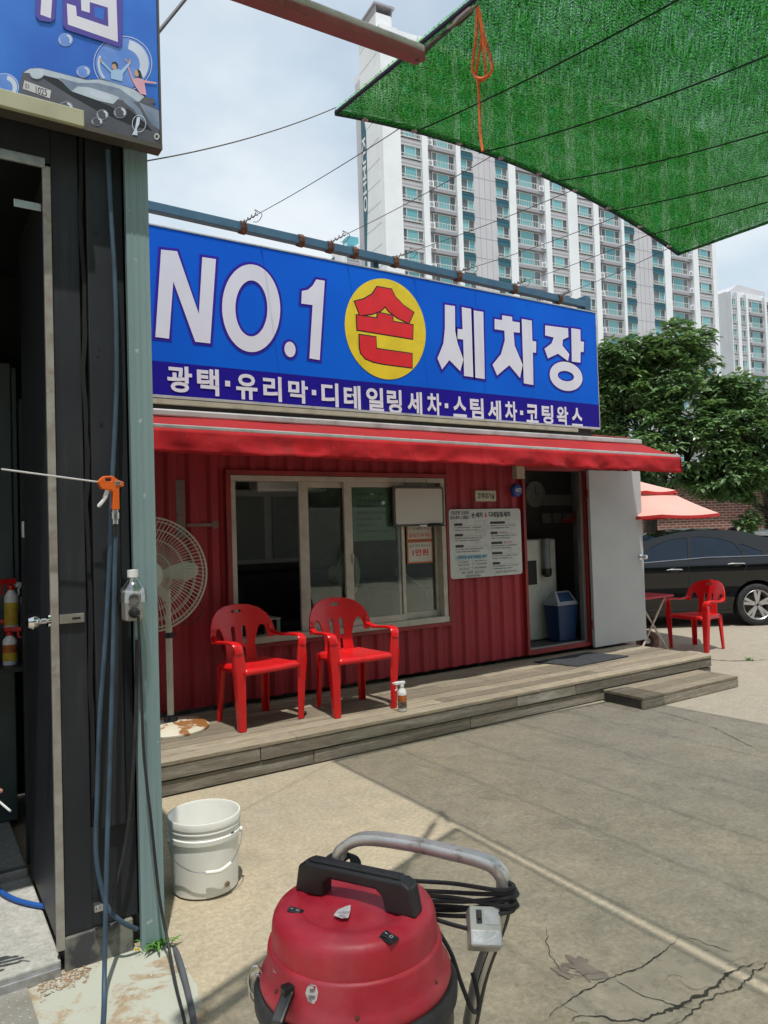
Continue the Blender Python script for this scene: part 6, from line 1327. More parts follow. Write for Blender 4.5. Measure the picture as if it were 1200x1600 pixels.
CW = 1.83
def side_y(x, z):
    pl = .10 * (max(0, (x + 1.2) / 2.3)) ** 3 + .16 * (max(0, (-x - 2.4) / 1.4)) ** 2.2
    lo = .07 * max(0, (.45 - z) / .25) ** 1.5
    mid = .018 * math.sin((z - .45) * 9) if .45 < z < .80 else 0
    hi = (z - .96) * .50 + .012 if z > .96 else .012 * max(0, (z - .88) / .08)
    return pl + lo + mid + hi
sil = sd_poly(top + [(1.02, .60), (1.0, .38), (.88, .24), (.5, .20), (-3.3, .20), (-3.72, .26), (-3.81, .38)])
RW, FWX, WR = 0.0, -2.795, .318
wins = [[(-1.86, 1.005), (-1.74, 1.11), (-1.53, 1.235), (-1.27, 1.325), (-.97, 1.36), (-1.035, 1.03)], [(-.965, 1.035), (-.90, 1.363), (-.72, 1.365), (-.45, 1.325), (-.26, 1.25), (-.16, 1.06)], [(-.20, 1.26), (-.02, 1.18), (.20, 1.085), (.15, 1.068), (-.10, 1.064)]]
wsd = [sd_poly(w) for w in wins]
def body_sd(x, z): return max(sil(x, z), -(math.hypot(x - RW, z - WR) - .375), -(math.hypot(x - FWX, z - WR) - .375), *[-(f_(x, z) - .006) for f_ in wsd])
for sgn in (0, 1):
    mp = (lambda x, z: Vector((x, side_y(x, z), z))) if sgn == 0 else (lambda x, z: Vector((x, CW - side_y(x, z), z)))
    m_ = MB(); sheet(m_, body_sd, -3.86, 1.08, .18, 1.52, .035, mp); m_.build('body_side', CARB, car, local=True, smooth=60)
    off = .006 if sgn == 0 else -.006
    for w, f_ in zip(wins, wsd):
        m_ = MB(); sheet(m_, lambda x, z: f_(x, z) - .004, min(q[0] for q in w) - .03, max(q[0] for q in w) + .03, min(q[1] for q in w) - .03, max(q[1] for q in w) + .03, .03, lambda x, z: mp(x, z) + Vector((0, off, 0))); m_.build('side_window', CGL, car, local=True, smooth=60)
    so = -.012 if sgn == 0 else .012
    m_ = MB(); m_.tube([mp(x, z) + Vector((0, so * .4, 0)) for x, z in [(-1.90 + i * .1, .992 + .0052 * i * 1.0 if i < 12 else 1.052) for i in range(23)]], .009, 6); m_.build('chrome_strip', CHROME, car, local=True, smooth=True)
    for x0, x1, z in ((-1.38, -1.15, .885), (-.44, -.18, .945)):
        m_ = MB(); m_.tube([mp(x0, z) + Vector((0, so * .3, 0)), mp(x0 + .04, z + .01) + Vector((0, so * 2.4, 0)), mp((x0 + x1) / 2, z + .008) + Vector((0, so * 3, 0)), mp(x1 - .04, z + .006) + Vector((0, so * 2.4, 0)), mp(x1, z) + Vector((0, so * .3, 0))], .014, 8, flat=.7); m_.build('door_handle', CHROME, car, local=True, smooth=True)
        m_ = MB(); c0_ = mp((x0 + x1) / 2, z - .004) + Vector((0, so * .15, 0)); m_.ball(c0_, (.075, .006, .035), 8); m_.build('handle_cup', CTRIM, car, local=True, smooth=True)
    for pts in ([(-1.03, 1.02), (-1.05, .8), (-1.05, .5), (-1.02, .28)], [(-.12, 1.05), (-.14, .95), (-.2, .82), (-.33, .65)], [(-1.98, .98), (-2.0, .7), (-1.98, .3)]):
        m_ = MB(); m_.tube([mp(*q) + Vector((0, so * .06, 0)) for q in smoothpath([(a, b, 0) for a, b in pts], 6) for q in [(q.x, q.y)]], .0035, 4); m_.build('door_gap', INK, car, local=True)
    m_ = MB(); m_.tube([mp(x, .27) + Vector((0, so * .2, 0)) for x in [-2.4 + i * .1 for i in range(21)]], .022, 6); m_.build('sill_trim', CTRIM, car, local=True, smooth=True)
    for wx in (RW, FWX):
        yc = .11 if sgn == 0 else CW - .11; dirw = -1 if sgn == 0 else 1
        M = Matrix.Translation((wx, yc, WR)) @ Matrix.Rotation(math.pi / 2 * (1 if sgn == 0 else -1), 4, 'X')
        wh = MB(); wh.lathe([(.222, -.10), (.29, -.105), (.312, -.08), (WR - .001, -.02), (WR - .001, .05), (.312, .085), (.285, .098), (.24, .095), (.222, .085)], 44, M); wheel = wh.build('wheel', RUBBER, car, local=True, smooth=True)
        rm = MB(); rm.lathe([(.226, .09), (.222, .095), (.21, .085), (.20, .03), (.19, -.06)], 44, M); rm.lathe([(0, .078), (.028, .08), (.033, .072), (.06, .066)], 24, M)
        for k in range(5):
            for da in (-.17, .17):
                a = k * 2 * math.pi / 5 + .32 + da; a2 = k * 2 * math.pi / 5 + .32 + da * .75
                p0_, p1_ = M @ Vector((.045 * math.cos(a2), .045 * math.sin(a2), .066)), M @ Vector((.215 * math.cos(a), .215 * math.sin(a), .074)); rm.beam(p0_, p1_, .036, .022, up=(0, 1, 0), w2=.045)
        rm.build('rim', mat('alloy', (.60, .60, .60), .3, .75), wheel, local=True, smooth=40)
        dk = MB(); dk.lathe([(0, -.02), (.15, -.02), (.15, -.03), (0, -.03)], 24, M); dk.build('brake_disc', mat('disc_dark', (.12, .11, .10), .5, .6), wheel, local=True)
        cp = MB(); cp.lathe([(0, .082), (.022, .081), (.022, .076)], 14, M)
        for k in range(5): cp.lathe([(0, .072), (.009, .072), (.009, .06)], 8, M @ Matrix.Translation((.045 * math.cos(k * 1.2566 + .95), .045 * math.sin(k * 1.2566 + .95), 0)))
        cp.build('hub_cap', CTRIM, wheel, local=True)
m_ = MB(); xs_ = [-3.8 + i * .07 for i in range(70)]; xs_ = [x for x in xs_ if x < 1.03] + [1.03]
def crown(x): return .05 if -1.9 < x < .5 else .035
rows_ = []
for x in xs_:
    z = ztop(x); y0_ = side_y(x, z); rows_.append([Vector((x, y0_ + (CW - 2 * y0_) * j / 10, z - .004 + crown(x) * (1 - (2 * j / 10 - 1) ** 2) * .8)) for j in range(11)])
for r0, r1 in zip(rows_, rows_[1:]):
    x = (r0[0].x + r1[0].x) / 2; m_.grid([r0, r1], 1 if (-2.45 < x < -1.45 or .0 < x < .62) else 0)
m_.build('roof_and_hood', [CARB, CGL], car, local=True, smooth=60)
m_ = MB(); m_.grid([[Vector((1.03 - .02 * abs(k - 2), side_y(1.0, z) + (CW - 2 * side_y(1.0, z)) * j / 8, z)) for j in range(9)] for k, z in enumerate((.22, .4, .6, .8, .95))]); m_.build('rear_bumper', CARB, car, local=True, smooth=True)
m_ = MB(); m_.grid([[Vector((-3.8 + .01 * abs(k - 2) - .05 * math.sin(math.pi * j / 8), side_y(-3.8, z) + (CW - 2 * side_y(-3.8, z)) * j / 8, z)) for j in range(9)] for k, z in enumerate((.24, .36, .5, .6, .68))]); m_.build('front_bumper', CARB, car, local=True, smooth=True)
m_ = MB(); m_.box(-3.6, .9, .22, CW - .22, .17, .62); m_.build('underbody', CTRIM, car, local=True)
m_ = MB(); m_.box(-1.8, .4, .45, CW - .45, .6, 1.12); m_.build('interior', INK, car, local=True)
for s_ in (0, 1):
    y_ = .06 if s_ == 0 else CW - .06; m_ = MB(); m_.ball((-1.83, y_ - (.10 if s_ == 0 else -.10), 1.04), (.07, .10, .065), 10); m_.build('wing_mirror', CARB, car, local=True, smooth=True)
m_ = MB(); m_.prism([(-.02, CW / 2 - .015, 1.44), (.20, CW / 2 - .015, 1.40), (.16, CW / 2 - .015, 1.50), (.11, CW / 2 - .015, 1.50)], (0, .03, 0)); m_.build('shark_fin', CARB, car, local=True, bevel=.006)
m_ = MB(); m_.prism([(.92, .16, .92), (.99, .18, .92), (.99, .18, 1.02), (.85, .14, 1.04)], (0, .25, 0)); m_.build('tail_lamp', mat('tail_red', (.3, .01, .01), .2), car, local=True, bevel=.01)
m_ = MB(); m_.box(.30, .40, -.004 + .02, .03, .72, .80); m_.build('badge_plate', CTRIM, car, local=True)

# ================================================================== FOLDING TABLE, BRAKE DISC, PARASOL
tq = onZ(1046, 1011, 0); tc_ = at(1000, 940, 9.35); tx, ty = 7.62, 6.05
TBL = mat('table_red', (.50, .03, .05), .35, col2=(.40, .02, .035), vs=6); CRM = mat('cream_tube', (.60, .50, .40), .4)
tabl = thing('folding_table', 'small red folding table with crossed cream legs behind the grey door', 'table', (tx, ty, 0))
m_ = MB(); sheet(m_, sd_rbox(0, 0, .34, .34, .06), -.36, .36, -.36, .36, .03, lambda a, b: Vector((tx + a, ty + b, .70))); m_.build('top', TBL, tabl, solid=.025, bevel=.004)
for y_ in (-.24, .24):
    for s_ in (-1, 1): m_ = MB(); m_.tube([(tx - s_ * .24, ty + y_ + s_ * .012, .685), (tx + s_ * .30, ty + y_ + s_ * .012, .012)], .012, 8); m_.build('leg', CRM, tabl, smooth=True)
for s_, z_ in ((1, .03), (-1, .03)): m_ = MB(); m_.tube([(tx + s_ * .285, ty - .24, z_), (tx + s_ * .285, ty + .24, z_)], .011, 8); m_.build('foot_bar', CRM, tabl, smooth=True)
bd = onZ(1011, 1019, .0); DM = Matrix.Translation((bd.x - .01, bd.y - .02, .138)) @ Matrix.Rotation(rad(-50), 4, 'Z') @ Matrix.Rotation(rad(72), 4, 'X')
disc = thing('brake_disc', 'rusty brake disc leaning on its edge beside the folding table', 'brake disc', (bd.x, bd.y, 0))
DR = mat('disc_rust', (.30, .17, .12), .75, col2=(.12, .06, .04), vs=12)
m_ = MB(); m_.lathe([(.08, -.012), (.138, -.012), (.138, .012), (.08, .012), (.08, -.012)], 40, DM); m_.build('rotor', DR, disc, smooth=30); m_ = MB(); m_.lathe([(.035, .045), (.068, .045), (.078, .04), (.08, .0), (.074, -.01), (.07, .03), (.035, .035), (.035, .045)], 32, DM); m_.build('hat', mat('disc_hat', (.05, .035, .03), .7, .3), disc, smooth=30)
bx_ = onZ(978, 1008, .05); cr8 = thing('crate', 'blue and red crate just behind the deck under the grey door', 'crate', (bx_.x, bx_.y, 0))
m_ = MB(); m_.box(bx_.x - .25, bx_.x + .16, bx_.y + .05, bx_.y + .35, .004, .22); m_.build('body', mat('crate_blue', (.02, .02, .16), .5), cr8, bevel=.008); m_ = MB(); m_.box(bx_.x - .02, bx_.x + .03, bx_.y + .044, bx_.y + .0495, .01, .22); m_.build('stripe', RPL, cr8); m_ = MB(); m_.box(bx_.x + .08, bx_.x + .11, bx_.y + .044, bx_.y + .0495, .01, .22); m_.build('stripe', WPL, cr8)
pc = at(984, 800, 9.6); PX, PY = pc.x, pc.y
PINK = NT('parasol_pink'); t = PINK; pb2 = t.bsdf(t.mix(t.ramp(t.noise(t.coords(), 2, 4), .4, .7), (.80, .47, .40), (.76, .43, .36)), .8, 0, .2, out=False); tl = t.node('ShaderNodeBsdfTranslucent'); tl.inputs[0].default_value = (.6, .3, .25, 1); mx = t.node('ShaderNodeMixShader'); mx.inputs[0].default_value = .2; t.l.new(pb2.outputs[0], mx.inputs[1]); t.l.new(tl.outputs[0], mx.inputs[2]); t.l.new(mx.outputs[0], t.out.inputs[0]); PINK = t.mat
PRED = mat('parasol_red', (.55, .02, .02), .7)
par = thing('parasol', 'faded pink double tier parasol behind the open grey door', 'parasol', (PX, PY, 0))
za = at(988, 748, 9.6).z; zr = at(1110, 803, 9.6).z; RP = 1.13
def tier(r0, z0, r1, z1, droop, name):
    m_ = MB(); n_ = 8; K = 48; rows_ = []
    for j in range(9):
        v_ = j / 8; row = []
        for k in range(K + 1):
            a = 2 * math.pi * k / K + .2; u = (k % (K // n_)) / (K // n_); scal = 1 - .06 * math.sin(math.pi * u) * v_
            row.append(Vector((PX + (r0 + (r1 - r0) * v_) * scal * math.cos(a), PY + (r0 + (r1 - r0) * v_) * scal * math.sin(a), z0 + (z1 - z0) * v_ - droop * math.sin(math.pi * v_) * .5 - .02 * math.sin(math.pi * u) * v_)))
        rows_.append(row)
    m_.grid(rows_); m_.build(name, PINK, par, smooth=50)
    m_ = MB(); rr_ = rows_[-1]; m_.grid([rr_, [q + Vector((0, 0, -.035)) for q in rr_]]); m_.build('valance', PRED, par, smooth=50)
zm = at(1050, 772, 9.6).z
tier(.02, za, .62, zm + .03, .01, 'upper_canopy'); tier(.40, zm + .07, RP, zr, .02, 'lower_canopy')
m_ = MB(); m_.tube([(PX, PY, .05), (PX, PY, za)], .019, 10); m_.build('pole', mat('pole_orange', (.5, .2, .13), .5), par, smooth=True)
m_ = MB(); m_.lathe([(0, 0), (.22, 0), (.22, .06), (.05, .09), (0, .09)], 24, Matrix.Translation((PX, PY, 0))); m_.build('foot', WPL, par, smooth=True); m_ = MB(); m_.lathe([(0, .06), (.018, .05), (.025, .02), (.02, 0), (0, 0)], 12, Matrix.Translation((PX, PY, za))); m_.build('finial', WPL, par, smooth=True)
for k in range(8): a = 2 * math.pi * k / 8 + .2; m_ = MB(); m_.tube([(PX + .05 * math.cos(a), PY + .05 * math.sin(a), za - .10), (PX + RP * .97 * math.cos(a), PY + RP * .97 * math.sin(a), zr - .012)], .006, 6); m_.build('rib', WPL, par)
# ================================================================== BRICK BUILDING BEHIND THE TREE
t = NT('brick_wall'); vec = t.coords((1, 1, 1)); sp = t.node('ShaderNodeSeparateXYZ'); t.l.new(vec, sp.inputs[0]); cb = t.node('ShaderNodeCombineXYZ'); t.l.new(sp.outputs[0], cb.inputs[0]); t.l.new(sp.outputs[2], cb.inputs[1])
br = t.node('ShaderNodeTexBrick'); t.l.new(cb.outputs[0], br.inputs['Vector']); br.inputs['Color1'].default_value = (.24, .085, .06, 1); br.inputs['Color2'].default_value = (.16, .06, .045, 1); br.inputs['Mortar'].default_value = (.36, .32, .28, 1)
br.inputs['Scale'].default_value = 1.0; br.inputs['Mortar Size'].default_value = .009; br.inputs['Brick Width'].default_value = .22; br.inputs['Row Height'].default_value = .075
c = t.mix(1.0, br.outputs['Color'], t.ramp(t.noise(vec, 2, 6), .3, .7, (.8, .8, .8), (1.1, 1.1, 1.1)), 'MULTIPLY'); t.bsdf(c, .85, 0, .3, t.bump(br.outputs['Fac'], -.5, .01)); BRK = t.mat
EW = Vector((.9947, -.1028, 0))
bl = at(960, 812, 21.0); brz = math.atan2(RR.y, RR.x) + .12
bb_ = thing('brick_building', 'low brick building with a white roof edge behind the tree', 'building', (bl.x, bl.y, 0), brz)
m_ = MB(); m_.box(-4, 9, 0, 6, 0, 2.72); m_.build('wall', BRK, bb_, local=True); m_ = MB(); m_.box(-4.3, 9.3, -.35, 6.3, 2.721, 3.0); m_.build('roof', mat('roof_white', (.62, .62, .60), .6), bb_, local=True, bevel=.02)
m_ = MB(); m_.box(1.15, 1.50, -.02, .05, .55, 1.30); m_.build('vent', GALV, bb_, local=True)
for k in range(8): m_ = MB(); m_.box(1.17, 1.48, -.035, -.021, .6 + k * .085, .63 + k * .085); m_.build('vent_slat', GALV, bb_, local=True)
m_ = MB(); m_.box(4.6, 5.7, -.25, -.02, 0, 2.6); m_.build('dark_doorway', mat('door_dark', (.012, .012, .014), .5), bb_, local=True)
wc = onZ(1240, 880, 0); wcar = thing('parked_car', 'white car whose roof shows behind the black sedan', 'car', (at(1190, 835, 15.5).x, at(1190, 835, 15.5).y, 0), RZC + .05)
prof = [(-2.2, .5), (-2.1, .75), (-1.3, .92), (-.7, 1.28), (-.2, 1.39), (.6, 1.40), (1.3, 1.28), (1.9, .98), (2.2, .92), (2.25, .5), (2.1, .3), (-2.1, .3)]
m_ = MB(); m_.prism([(a, 0, b) for a, b in prof], (0, 1.75, 0)); m_.build('body', mat('car_white', (.7, .7, .7), .25, coat=.6), wcar, local=True, bevel=.08, seg=3)
for a, b in ((-.62, .35), (.42, 1.35)): m_ = MB(); m_.prism([(a, -.004, .95), (b, -.004, .95), (b - .1, -.004, 1.26), (a + .25, -.004, 1.28)], (0, .003, 0)); m_.build('side_window', CGL, wcar, local=True)
for x in (-1.4, 1.4): m_ = MB(); m_.lathe([(0, -.1), (.31, -.1), (.31, .1), (0, .1)], 24, Matrix.Translation((x, .12, .31)) @ Matrix.Rotation(math.pi / 2, 4, 'X')); m_.build('wheel', RUBBER, wcar, local=True, smooth=30)

# ================================================================== TREES AND SHRUBS
t = NT('leaf_green'); vec = t.wcoords(); gi = t.node('ShaderNodeNewGeometry')
c = t.mix(t.ramp(t.noise(vec, 1.1, 4), .35, .68), (.080, .165, .055), (.16, .27, .06)); rp_ = t.node('ShaderNodeObjectInfo')
c = t.mix(t.math('MULTIPLY', gi.outputs['Random Per Island'], .55), c, (.20, .28, .17))
pbs = t.bsdf(c, .33, 0, .6, out=False); tl = t.node('ShaderNodeBsdfTranslucent'); t.l.new(t.mix(.5, c, (.12, .26, .03)), tl.inputs[0]); mx = t.node('ShaderNodeMixShader'); mx.inputs[0].default_value = .28; t.l.new(pbs.outputs[0], mx.inputs[1]); t.l.new(tl.outputs[0], mx.inputs[2]); t.l.new(mx.outputs[0], t.out.inputs[0]); LEAF = t.mat
BARK = mat('bark', (.045, .035, .028), .9, col2=(.075, .06, .048), vs=9, stretch=(1, 1, .3), bump=.9, bs=30, bd=.02)
def leaf_at(mb, p, d, up, L, w):
    d = d.normalized(); s_ = d.cross(up)
    if s_.length < 1e-3: s_ = d.cross(Vector((1, 0, 0)))
    s_.normalize(); n_ = s_.cross(d); o = len(mb.v)
    mb.v += [p, p + d * L * .35 + s_ * w * .5 + n_ * w * .16, p + d * L * .75 + s_ * w * .36 + n_ * w * .08 - Vector((0, 0, L * .05)), p + d * L - Vector((0, 0, L * .16)), p + d * L * .75 - s_ * w * .36 + n_ * w * .08 - Vector((0, 0, L * .05)), p + d * L * .35 - s_ * w * .5 + n_ * w * .16, p + d * L * .55]
    mb.f += [(o, o + 1, o + 6), (o + 1, o + 2, o + 6), (o + 2, o + 3, o + 6), (o + 3, o + 4, o + 6), (o + 4, o + 5, o + 6), (o + 5, o, o + 6)]; mb.m += [0] * 6
def tree(label, base, blobs, n_clump, leafL, seed, trunk_h, tr=.16, lean=(0, 0), group=None, per=9):
    rr = random.Random(seed); rt = thing('tree', label, 'tree', tuple(base), group=group)
    base = Vector(base); fork = base + Vector((lean[0], lean[1], trunk_h))
    m_ = MB(); m_.tube(smoothpath([base - Vector((0, 0, .05)), base + Vector((lean[0] * .3, lean[1] * .3, trunk_h * .45)), fork], 5), lerpl([tr * 1.25, tr, tr * .8], 11), 12); m_.build('trunk', BARK, rt, smooth=True)
    lm = MB()
    for c_, r_, w in blobs:
        c_ = Vector(c_); m_ = MB(); mid = fork.lerp(c_, .5) + Vector((rr.uniform(-.2, .2), rr.uniform(-.2, .2), -.12)); pth = smoothpath([fork - Vector((0, 0, .15)), mid, c_], 5); m_.tube(pth, lerpl([tr * .55, tr * .3, tr * .1], len(pth)), 8)
        for k in range(7):
            d = Vector((rr.gauss(0, 1), rr.gauss(0, 1), rr.gauss(.2, .8))).normalized(); e_ = c_ + Vector((d.x * r_[0], d.y * r_[1], d.z * r_[2])) * .85; m_.tube(smoothpath([pth[len(pth) * 2 // 3], c_.lerp(e_, .4) + Vector((0, 0, .05)), e_], 4), lerpl([tr * .16, tr * .08, tr * .03], 9), 5)
        m_.build('limb', BARK, rt, smooth=True)
        for k in range(int(n_clump * w)):
            d = Vector((rr.gauss(0, 1), rr.gauss(0, 1), rr.gauss(0, 1))).normalized(); q = rr.random() ** .38
            nb = 1 + .32 * mnoise.noise(Vector((d.x * 2.1 + seed, d.y * 2.1, d.z * 2.1 + c_.x)))
            p = c_ + Vector((d.x * r_[0], d.y * r_[1], d.z * r_[2])) * q * nb
            if mnoise.noise(p * 1.5 + Vector((seed, 0, 0))) < -.13: continue
            out = Vector((d.x, d.y, d.z * .4 + .1)).normalized(); up = Vector((rr.gauss(0, .3), rr.gauss(0, .3), 1)).normalized()
            for i in range(per):
                a = i * 2.4 + rr.uniform(-.3, .3); dd = (Vector((math.cos(a), math.sin(a), rr.uniform(-.75, .15))) * .9 + out * .6)
                leaf_at(lm, p + dd * rr.uniform(.01, .07) + Vector((0, 0, rr.uniform(-.05, .05))), dd, up, leafL * rr.uniform(.7, 1.2), leafL * .46 * rr.uniform(.8, 1.15))
    lv = lm.build('crown', LEAF, rt, fix=False); lv['kind'] = 'stuff'; return rt
def tp_(x, y, D): return tuple(at(x, y, D))
tb0 = at(1016, 850, 16.0)
tree('broad leafy tree with a dark leaning trunk right of the blue sign', (tb0.x, tb0.y, 0), [(tp_(1045, 600, 16), (1.05, 1.0, .95), 1.1), (tp_(985, 625, 16.4), (.9, .9, 1.0), 1), (tp_(1060, 540, 16), (.62, .6, .48), .6), (tp_(985, 560, 16.4), (.75, .7, .45), .6), (tp_(948, 610, 16.4), (.5, .5, .8), .5), (tp_(1090, 690, 15.6), (1.1, 1.0, .95), 1.2), (tp_(1020, 705, 15.6), (.95, .9, .85), 1.1), (tp_(1000, 742, 15.8), (.7, .7, .42), .5), (tp_(955, 670, 16.6), (.6, .6, .9), .7)], 380, .18, 3, 1.75, .17, (.1, .05))
tb1_ = at(1230, 850, 16.5)
tree('spreading leafy tree at the right edge above the black car', (tb1_.x, tb1_.y, 0), [(tp_(1165, 690, 15.4), (.95, .9, .85), 1.1), (tp_(1215, 660, 16), (1.1, 1.0, .8), 1.0), (tp_(1120, 742, 15.2), (.75, .7, .42), .8), (tp_(1185, 748, 15.2), (.8, .75, .45), .9), (tp_(1140, 615, 15.8), (.6, .6, .5), .55), (tp_(1260, 740, 16), (1.1, 1.0, .9), .8)], 380, .18, 9, 1.75, .18, (-.1, .1))
sb2 = at(1105, 868, 14.6)
tree('small dark shrub between the black car and the brick wall', (sb2.x, sb2.y, 0), [(tp_(1100, 858, 14.6), (.42, .4, .30), .5), (tp_(1128, 872, 14.6), (.34, .35, .25), .35), (tp_(1160, 812, 14.9), (.3, .3, .2), .25)], 190, .14, 12, .8, .05)
sb3 = at(996, 868, 15.0)
tree('bright green hedge plant behind the front of the black car', (sb3.x, sb3.y, 0), [(tp_(998, 868, 15), (.4, .3, .22), .5), (tp_(975, 872, 15), (.5, .3, .25), .6)], 160, .09, 21, .35, .03)
fen = at(993, 860, 14.2); m_ = MB(); m_.box(fen.x - .03, fen.x + .03, fen.y - .03, fen.y + .03, 0, fen.z + .18); o = m_.build('white_post', WPL, bevel=.01); tag(o, 'short white post beside the hedge behind the car', 'post')

# ================================================================== APARTMENT TOWERS
TEAL = mat('apt_teal', (.022, .115, .16), .6); AWH = mat('apt_white', (.76, .79, .82), .7, col2=(.70, .735, .765), vs=.25); AGR = mat('apt_grey', (.52, .52, .55), .7, col2=(.48, .48, .51), vs=.3); ADK = mat('apt_band', (.33, .33, .37), .7); ARL = mat('apt_rail', (.60, .61, .60), .5)
AFR = mat('apt_frame', (.62, .63, .63), .5)
t = NT('apt_glass_teal'); oi = t.node('ShaderNodeObjectInfo'); c = t.mix(oi.outputs['Random'], (.08, .30, .34), (.20, .47, .50)); t.bsdf(c, .12, 0, .6); GT = t.mat
t = NT('apt_glass_dark'); oi = t.node('ShaderNodeObjectInfo'); c = t.mix(oi.outputs['Random'], (.055, .075, .085), (.15, .19, .20)); t.bsdf(c, .12, 0, .6); GD = t.mat
def tower(label, origin, rz, cols, nfl, fh, zbase, depth, total_h, gable, gz, floor0=0, ribs=True):
    rt = thing('apartment_building', label, 'apartment building', tuple(origin), rz)
    S = cols[-1][2]
    m_ = MB(); m_.box(2.38 if gable == 2 else 0, S, .9, depth, 0, total_h); m_.build('wall', AGR, rt, local=True)
    m_ = MB(); m_.box(2.4, S + .2, .7, depth + .2, total_h, total_h + 1.0); m_.build('parapet', AWH, rt, local=True)
    protos = {}
    def proto(key, fn, *a):
        if key not in protos: protos[key] = fn(*a); return protos[key], True
        return protos[key], False
    def piece(key, mk, mats, name, parent, loc):
        if key not in protos:
            protos[key] = mk().mesh(name, mats)
        o = bpy.data.objects.new(name, protos[key]); COL.objects.link(o); o.parent = parent; o.location = loc; return o
    for kind, a, b in cols:
        w = b - a
        if kind == 'p':
            m_ = MB(); m_.box(a, b, 0, 1.0, 0, total_h + .6); m_.build('pilaster', AWH, rt, local=True); continue
        if kind == 'g':
            m_ = MB(); m_.box(a, b, .25, 1.0, 0, total_h); m_.build('grey_panel', AGR, rt, local=True)
            m_ = MB(); [m_.box(a, b, .235, .2495, zbase + k * fh - .04, zbase + k * fh + .03) for k in range(nfl + 1)]; [m_.box(a + w * q - .03, a + w * q + .03, .236, .2494, 0, total_h) for q in (.25, .5, .75)]; o = m_.build('panel_joints', ADK, rt, local=True); o['kind'] = 'stuff'; continue
        for f_ in range(floor0, nfl):
            z = zbase + f_ * fh; bal = kind in 'BC'; yv = .55 if bal else .30; h0, h1 = (.45, 2.35) if bal else (.75, 2.25)
            ww = w - (.9 if bal else .05)
            off = 0.0 if kind != 'B' else .9
            if not bal: ww = w
            def mkw(ww=ww, h0=h0, h1=h1):
                q = MB(); e_ = .10
                q.box(0, ww, 0, .12, h0 - e_, h0); q.box(0, ww, 0, .12, h1, h1 + e_); q.box(0, e_, 0, .12, h0, h1); q.box(ww - e_, ww, 0, .12, h0, h1)
                for u in ((.22, .74) if ww > 3.0 else (.55,)): q.box(ww * u - .05, ww * u + .05, 0, .12, h0, h1)
                return q
            win_ = piece(('w', kind, round(ww, 2)), mkw, AFR, 'window', rt, (a + off, yv, z))
            flip = hash((kind, f_ * 7919, int(a * 10))) % 3
            segs = ((.0, .22, 1), (.22, .74, 0), (.74, 1, 1)) if ww > 3.0 else ((0, .55, 0), (.55, 1, 1)) if flip else ((0, .55, 1), (.55, 1, 0))
            for u0, u1, g_ in segs:
                def mkp(u0=u0, u1=u1, ww=ww, h0=h0, h1=h1):
                    q = MB(); q.box(ww * u0 + .06, ww * u1 - .06, .06, .08, h0, h1); return q
                piece(('g', kind, round(ww, 2), u0, g_), mkp, GD if g_ else GT, 'pane', win_, (0, 0, 0))
            def mkr(ww=ww):
                q = MB(); q.box(0, ww, -.28, -.22, .95 if not bal else 1.05, 1.03 if not bal else 1.13); q.box(0, ww, -.28, -.22, .42 if not bal else .12, .48 if not bal else .2); n_ = max(5, int(ww / .38))
                for k in range(n_ + 1): q.box(ww * k / n_ - .025, ww * k / n_ + .025, -.27, -.23, .48 if not bal else .2, .95 if not bal else 1.05)
                return q
            piece(('r', kind, round(ww, 2), bal), mkr, ARL, 'railing', rt, (a + off, yv, z))
            if kind in 'TU':
                piece(('t', kind, round(w, 2)), lambda w=w: MB().box(0, w, -.12, .6, -.60, .36), TEAL, 'spandrel', rt, (a, yv, z))
            elif bal:
                piece(('s', kind, round(w, 2)), lambda w=w: MB().box(0, w, -.30, .6, -.35, .10), ADK, 'spandrel', rt, (a, yv, z))
                ax = a + .02 if kind == 'B' else b - .92
                acu = piece(('ac', kind), lambda: MB().box(0, .88, -.45, -.02, .12, .92), AWH, 'air_conditioner', rt, (ax, yv + .02, z))
                piece(('acf', kind), lambda: MB().lathe([(.0, .0), (.30, 0), (.30, .02), (0, .02)], 14, Matrix.Translation((.40, -.455, .52)) @ Matrix.Rotation(math.pi / 2, 4, 'X')), ADK, 'fan_grille', acu, (0, 0, 0))
            else:
                piece(('q', kind, round(w, 2)), lambda w=w: MB().box(0, w, -.05, .6, -.62, .34), AGR, 'spandrel', rt, (a, yv, z))
    return rt
def stn(px, O, py=400):   # distance along the facade of a pixel column
    d = ray(px, py); k = Vector((-EW.y, EW.x)); tt = (Vector((O.x, O.y)).dot(k)) / (d.x * k.x + d.y * k.y); p = Vector((d.x * tt, d.y * tt)); return (p - Vector((O.x, O.y))).dot(Vector((EW.x, EW.y)))
rzA = math.atan2(EW.y, EW.x)
OA = at(604, 400, 98.0); OA.z = 0
px_cols = [('p', 604, 632), ('W', 632, 665), ('p', 665, 674), ('B', 674, 718), ('p', 718, 725), ('T', 725, 745), ('g', 745, 780), ('T', 780, 799), ('p', 799, 810), ('C', 810, 855), ('p', 855, 863), ('W', 863, 890), ('p', 890, 905), ('W', 905, 930), ('p', 930, 938), ('B', 938, 973), ('p', 973, 977), ('T', 977, 994), ('g', 994, 1021), ('T', 1021, 1038), ('p', 1038, 1048), ('C', 1048, 1083), ('p', 1083, 1091), ('W', 1091, 1113), ('p', 1113, 1119)]
colsA = [(k, stn(a, OA), stn(b, OA)) for k, a, b in px_cols]
pw_ = CAM + ray(650, 289) * 99.6; z_ref = pw_.z - 2.25
zb0 = z_ref - 2.9 * round(z_ref / 2.9) + 2.9
twA = tower('tall white apartment tower with teal bands rising behind the blue sign', OA, rzA, colsA, 23, 2.9, zb0, 13, zb0 + 23 * 2.9, 2, 72)
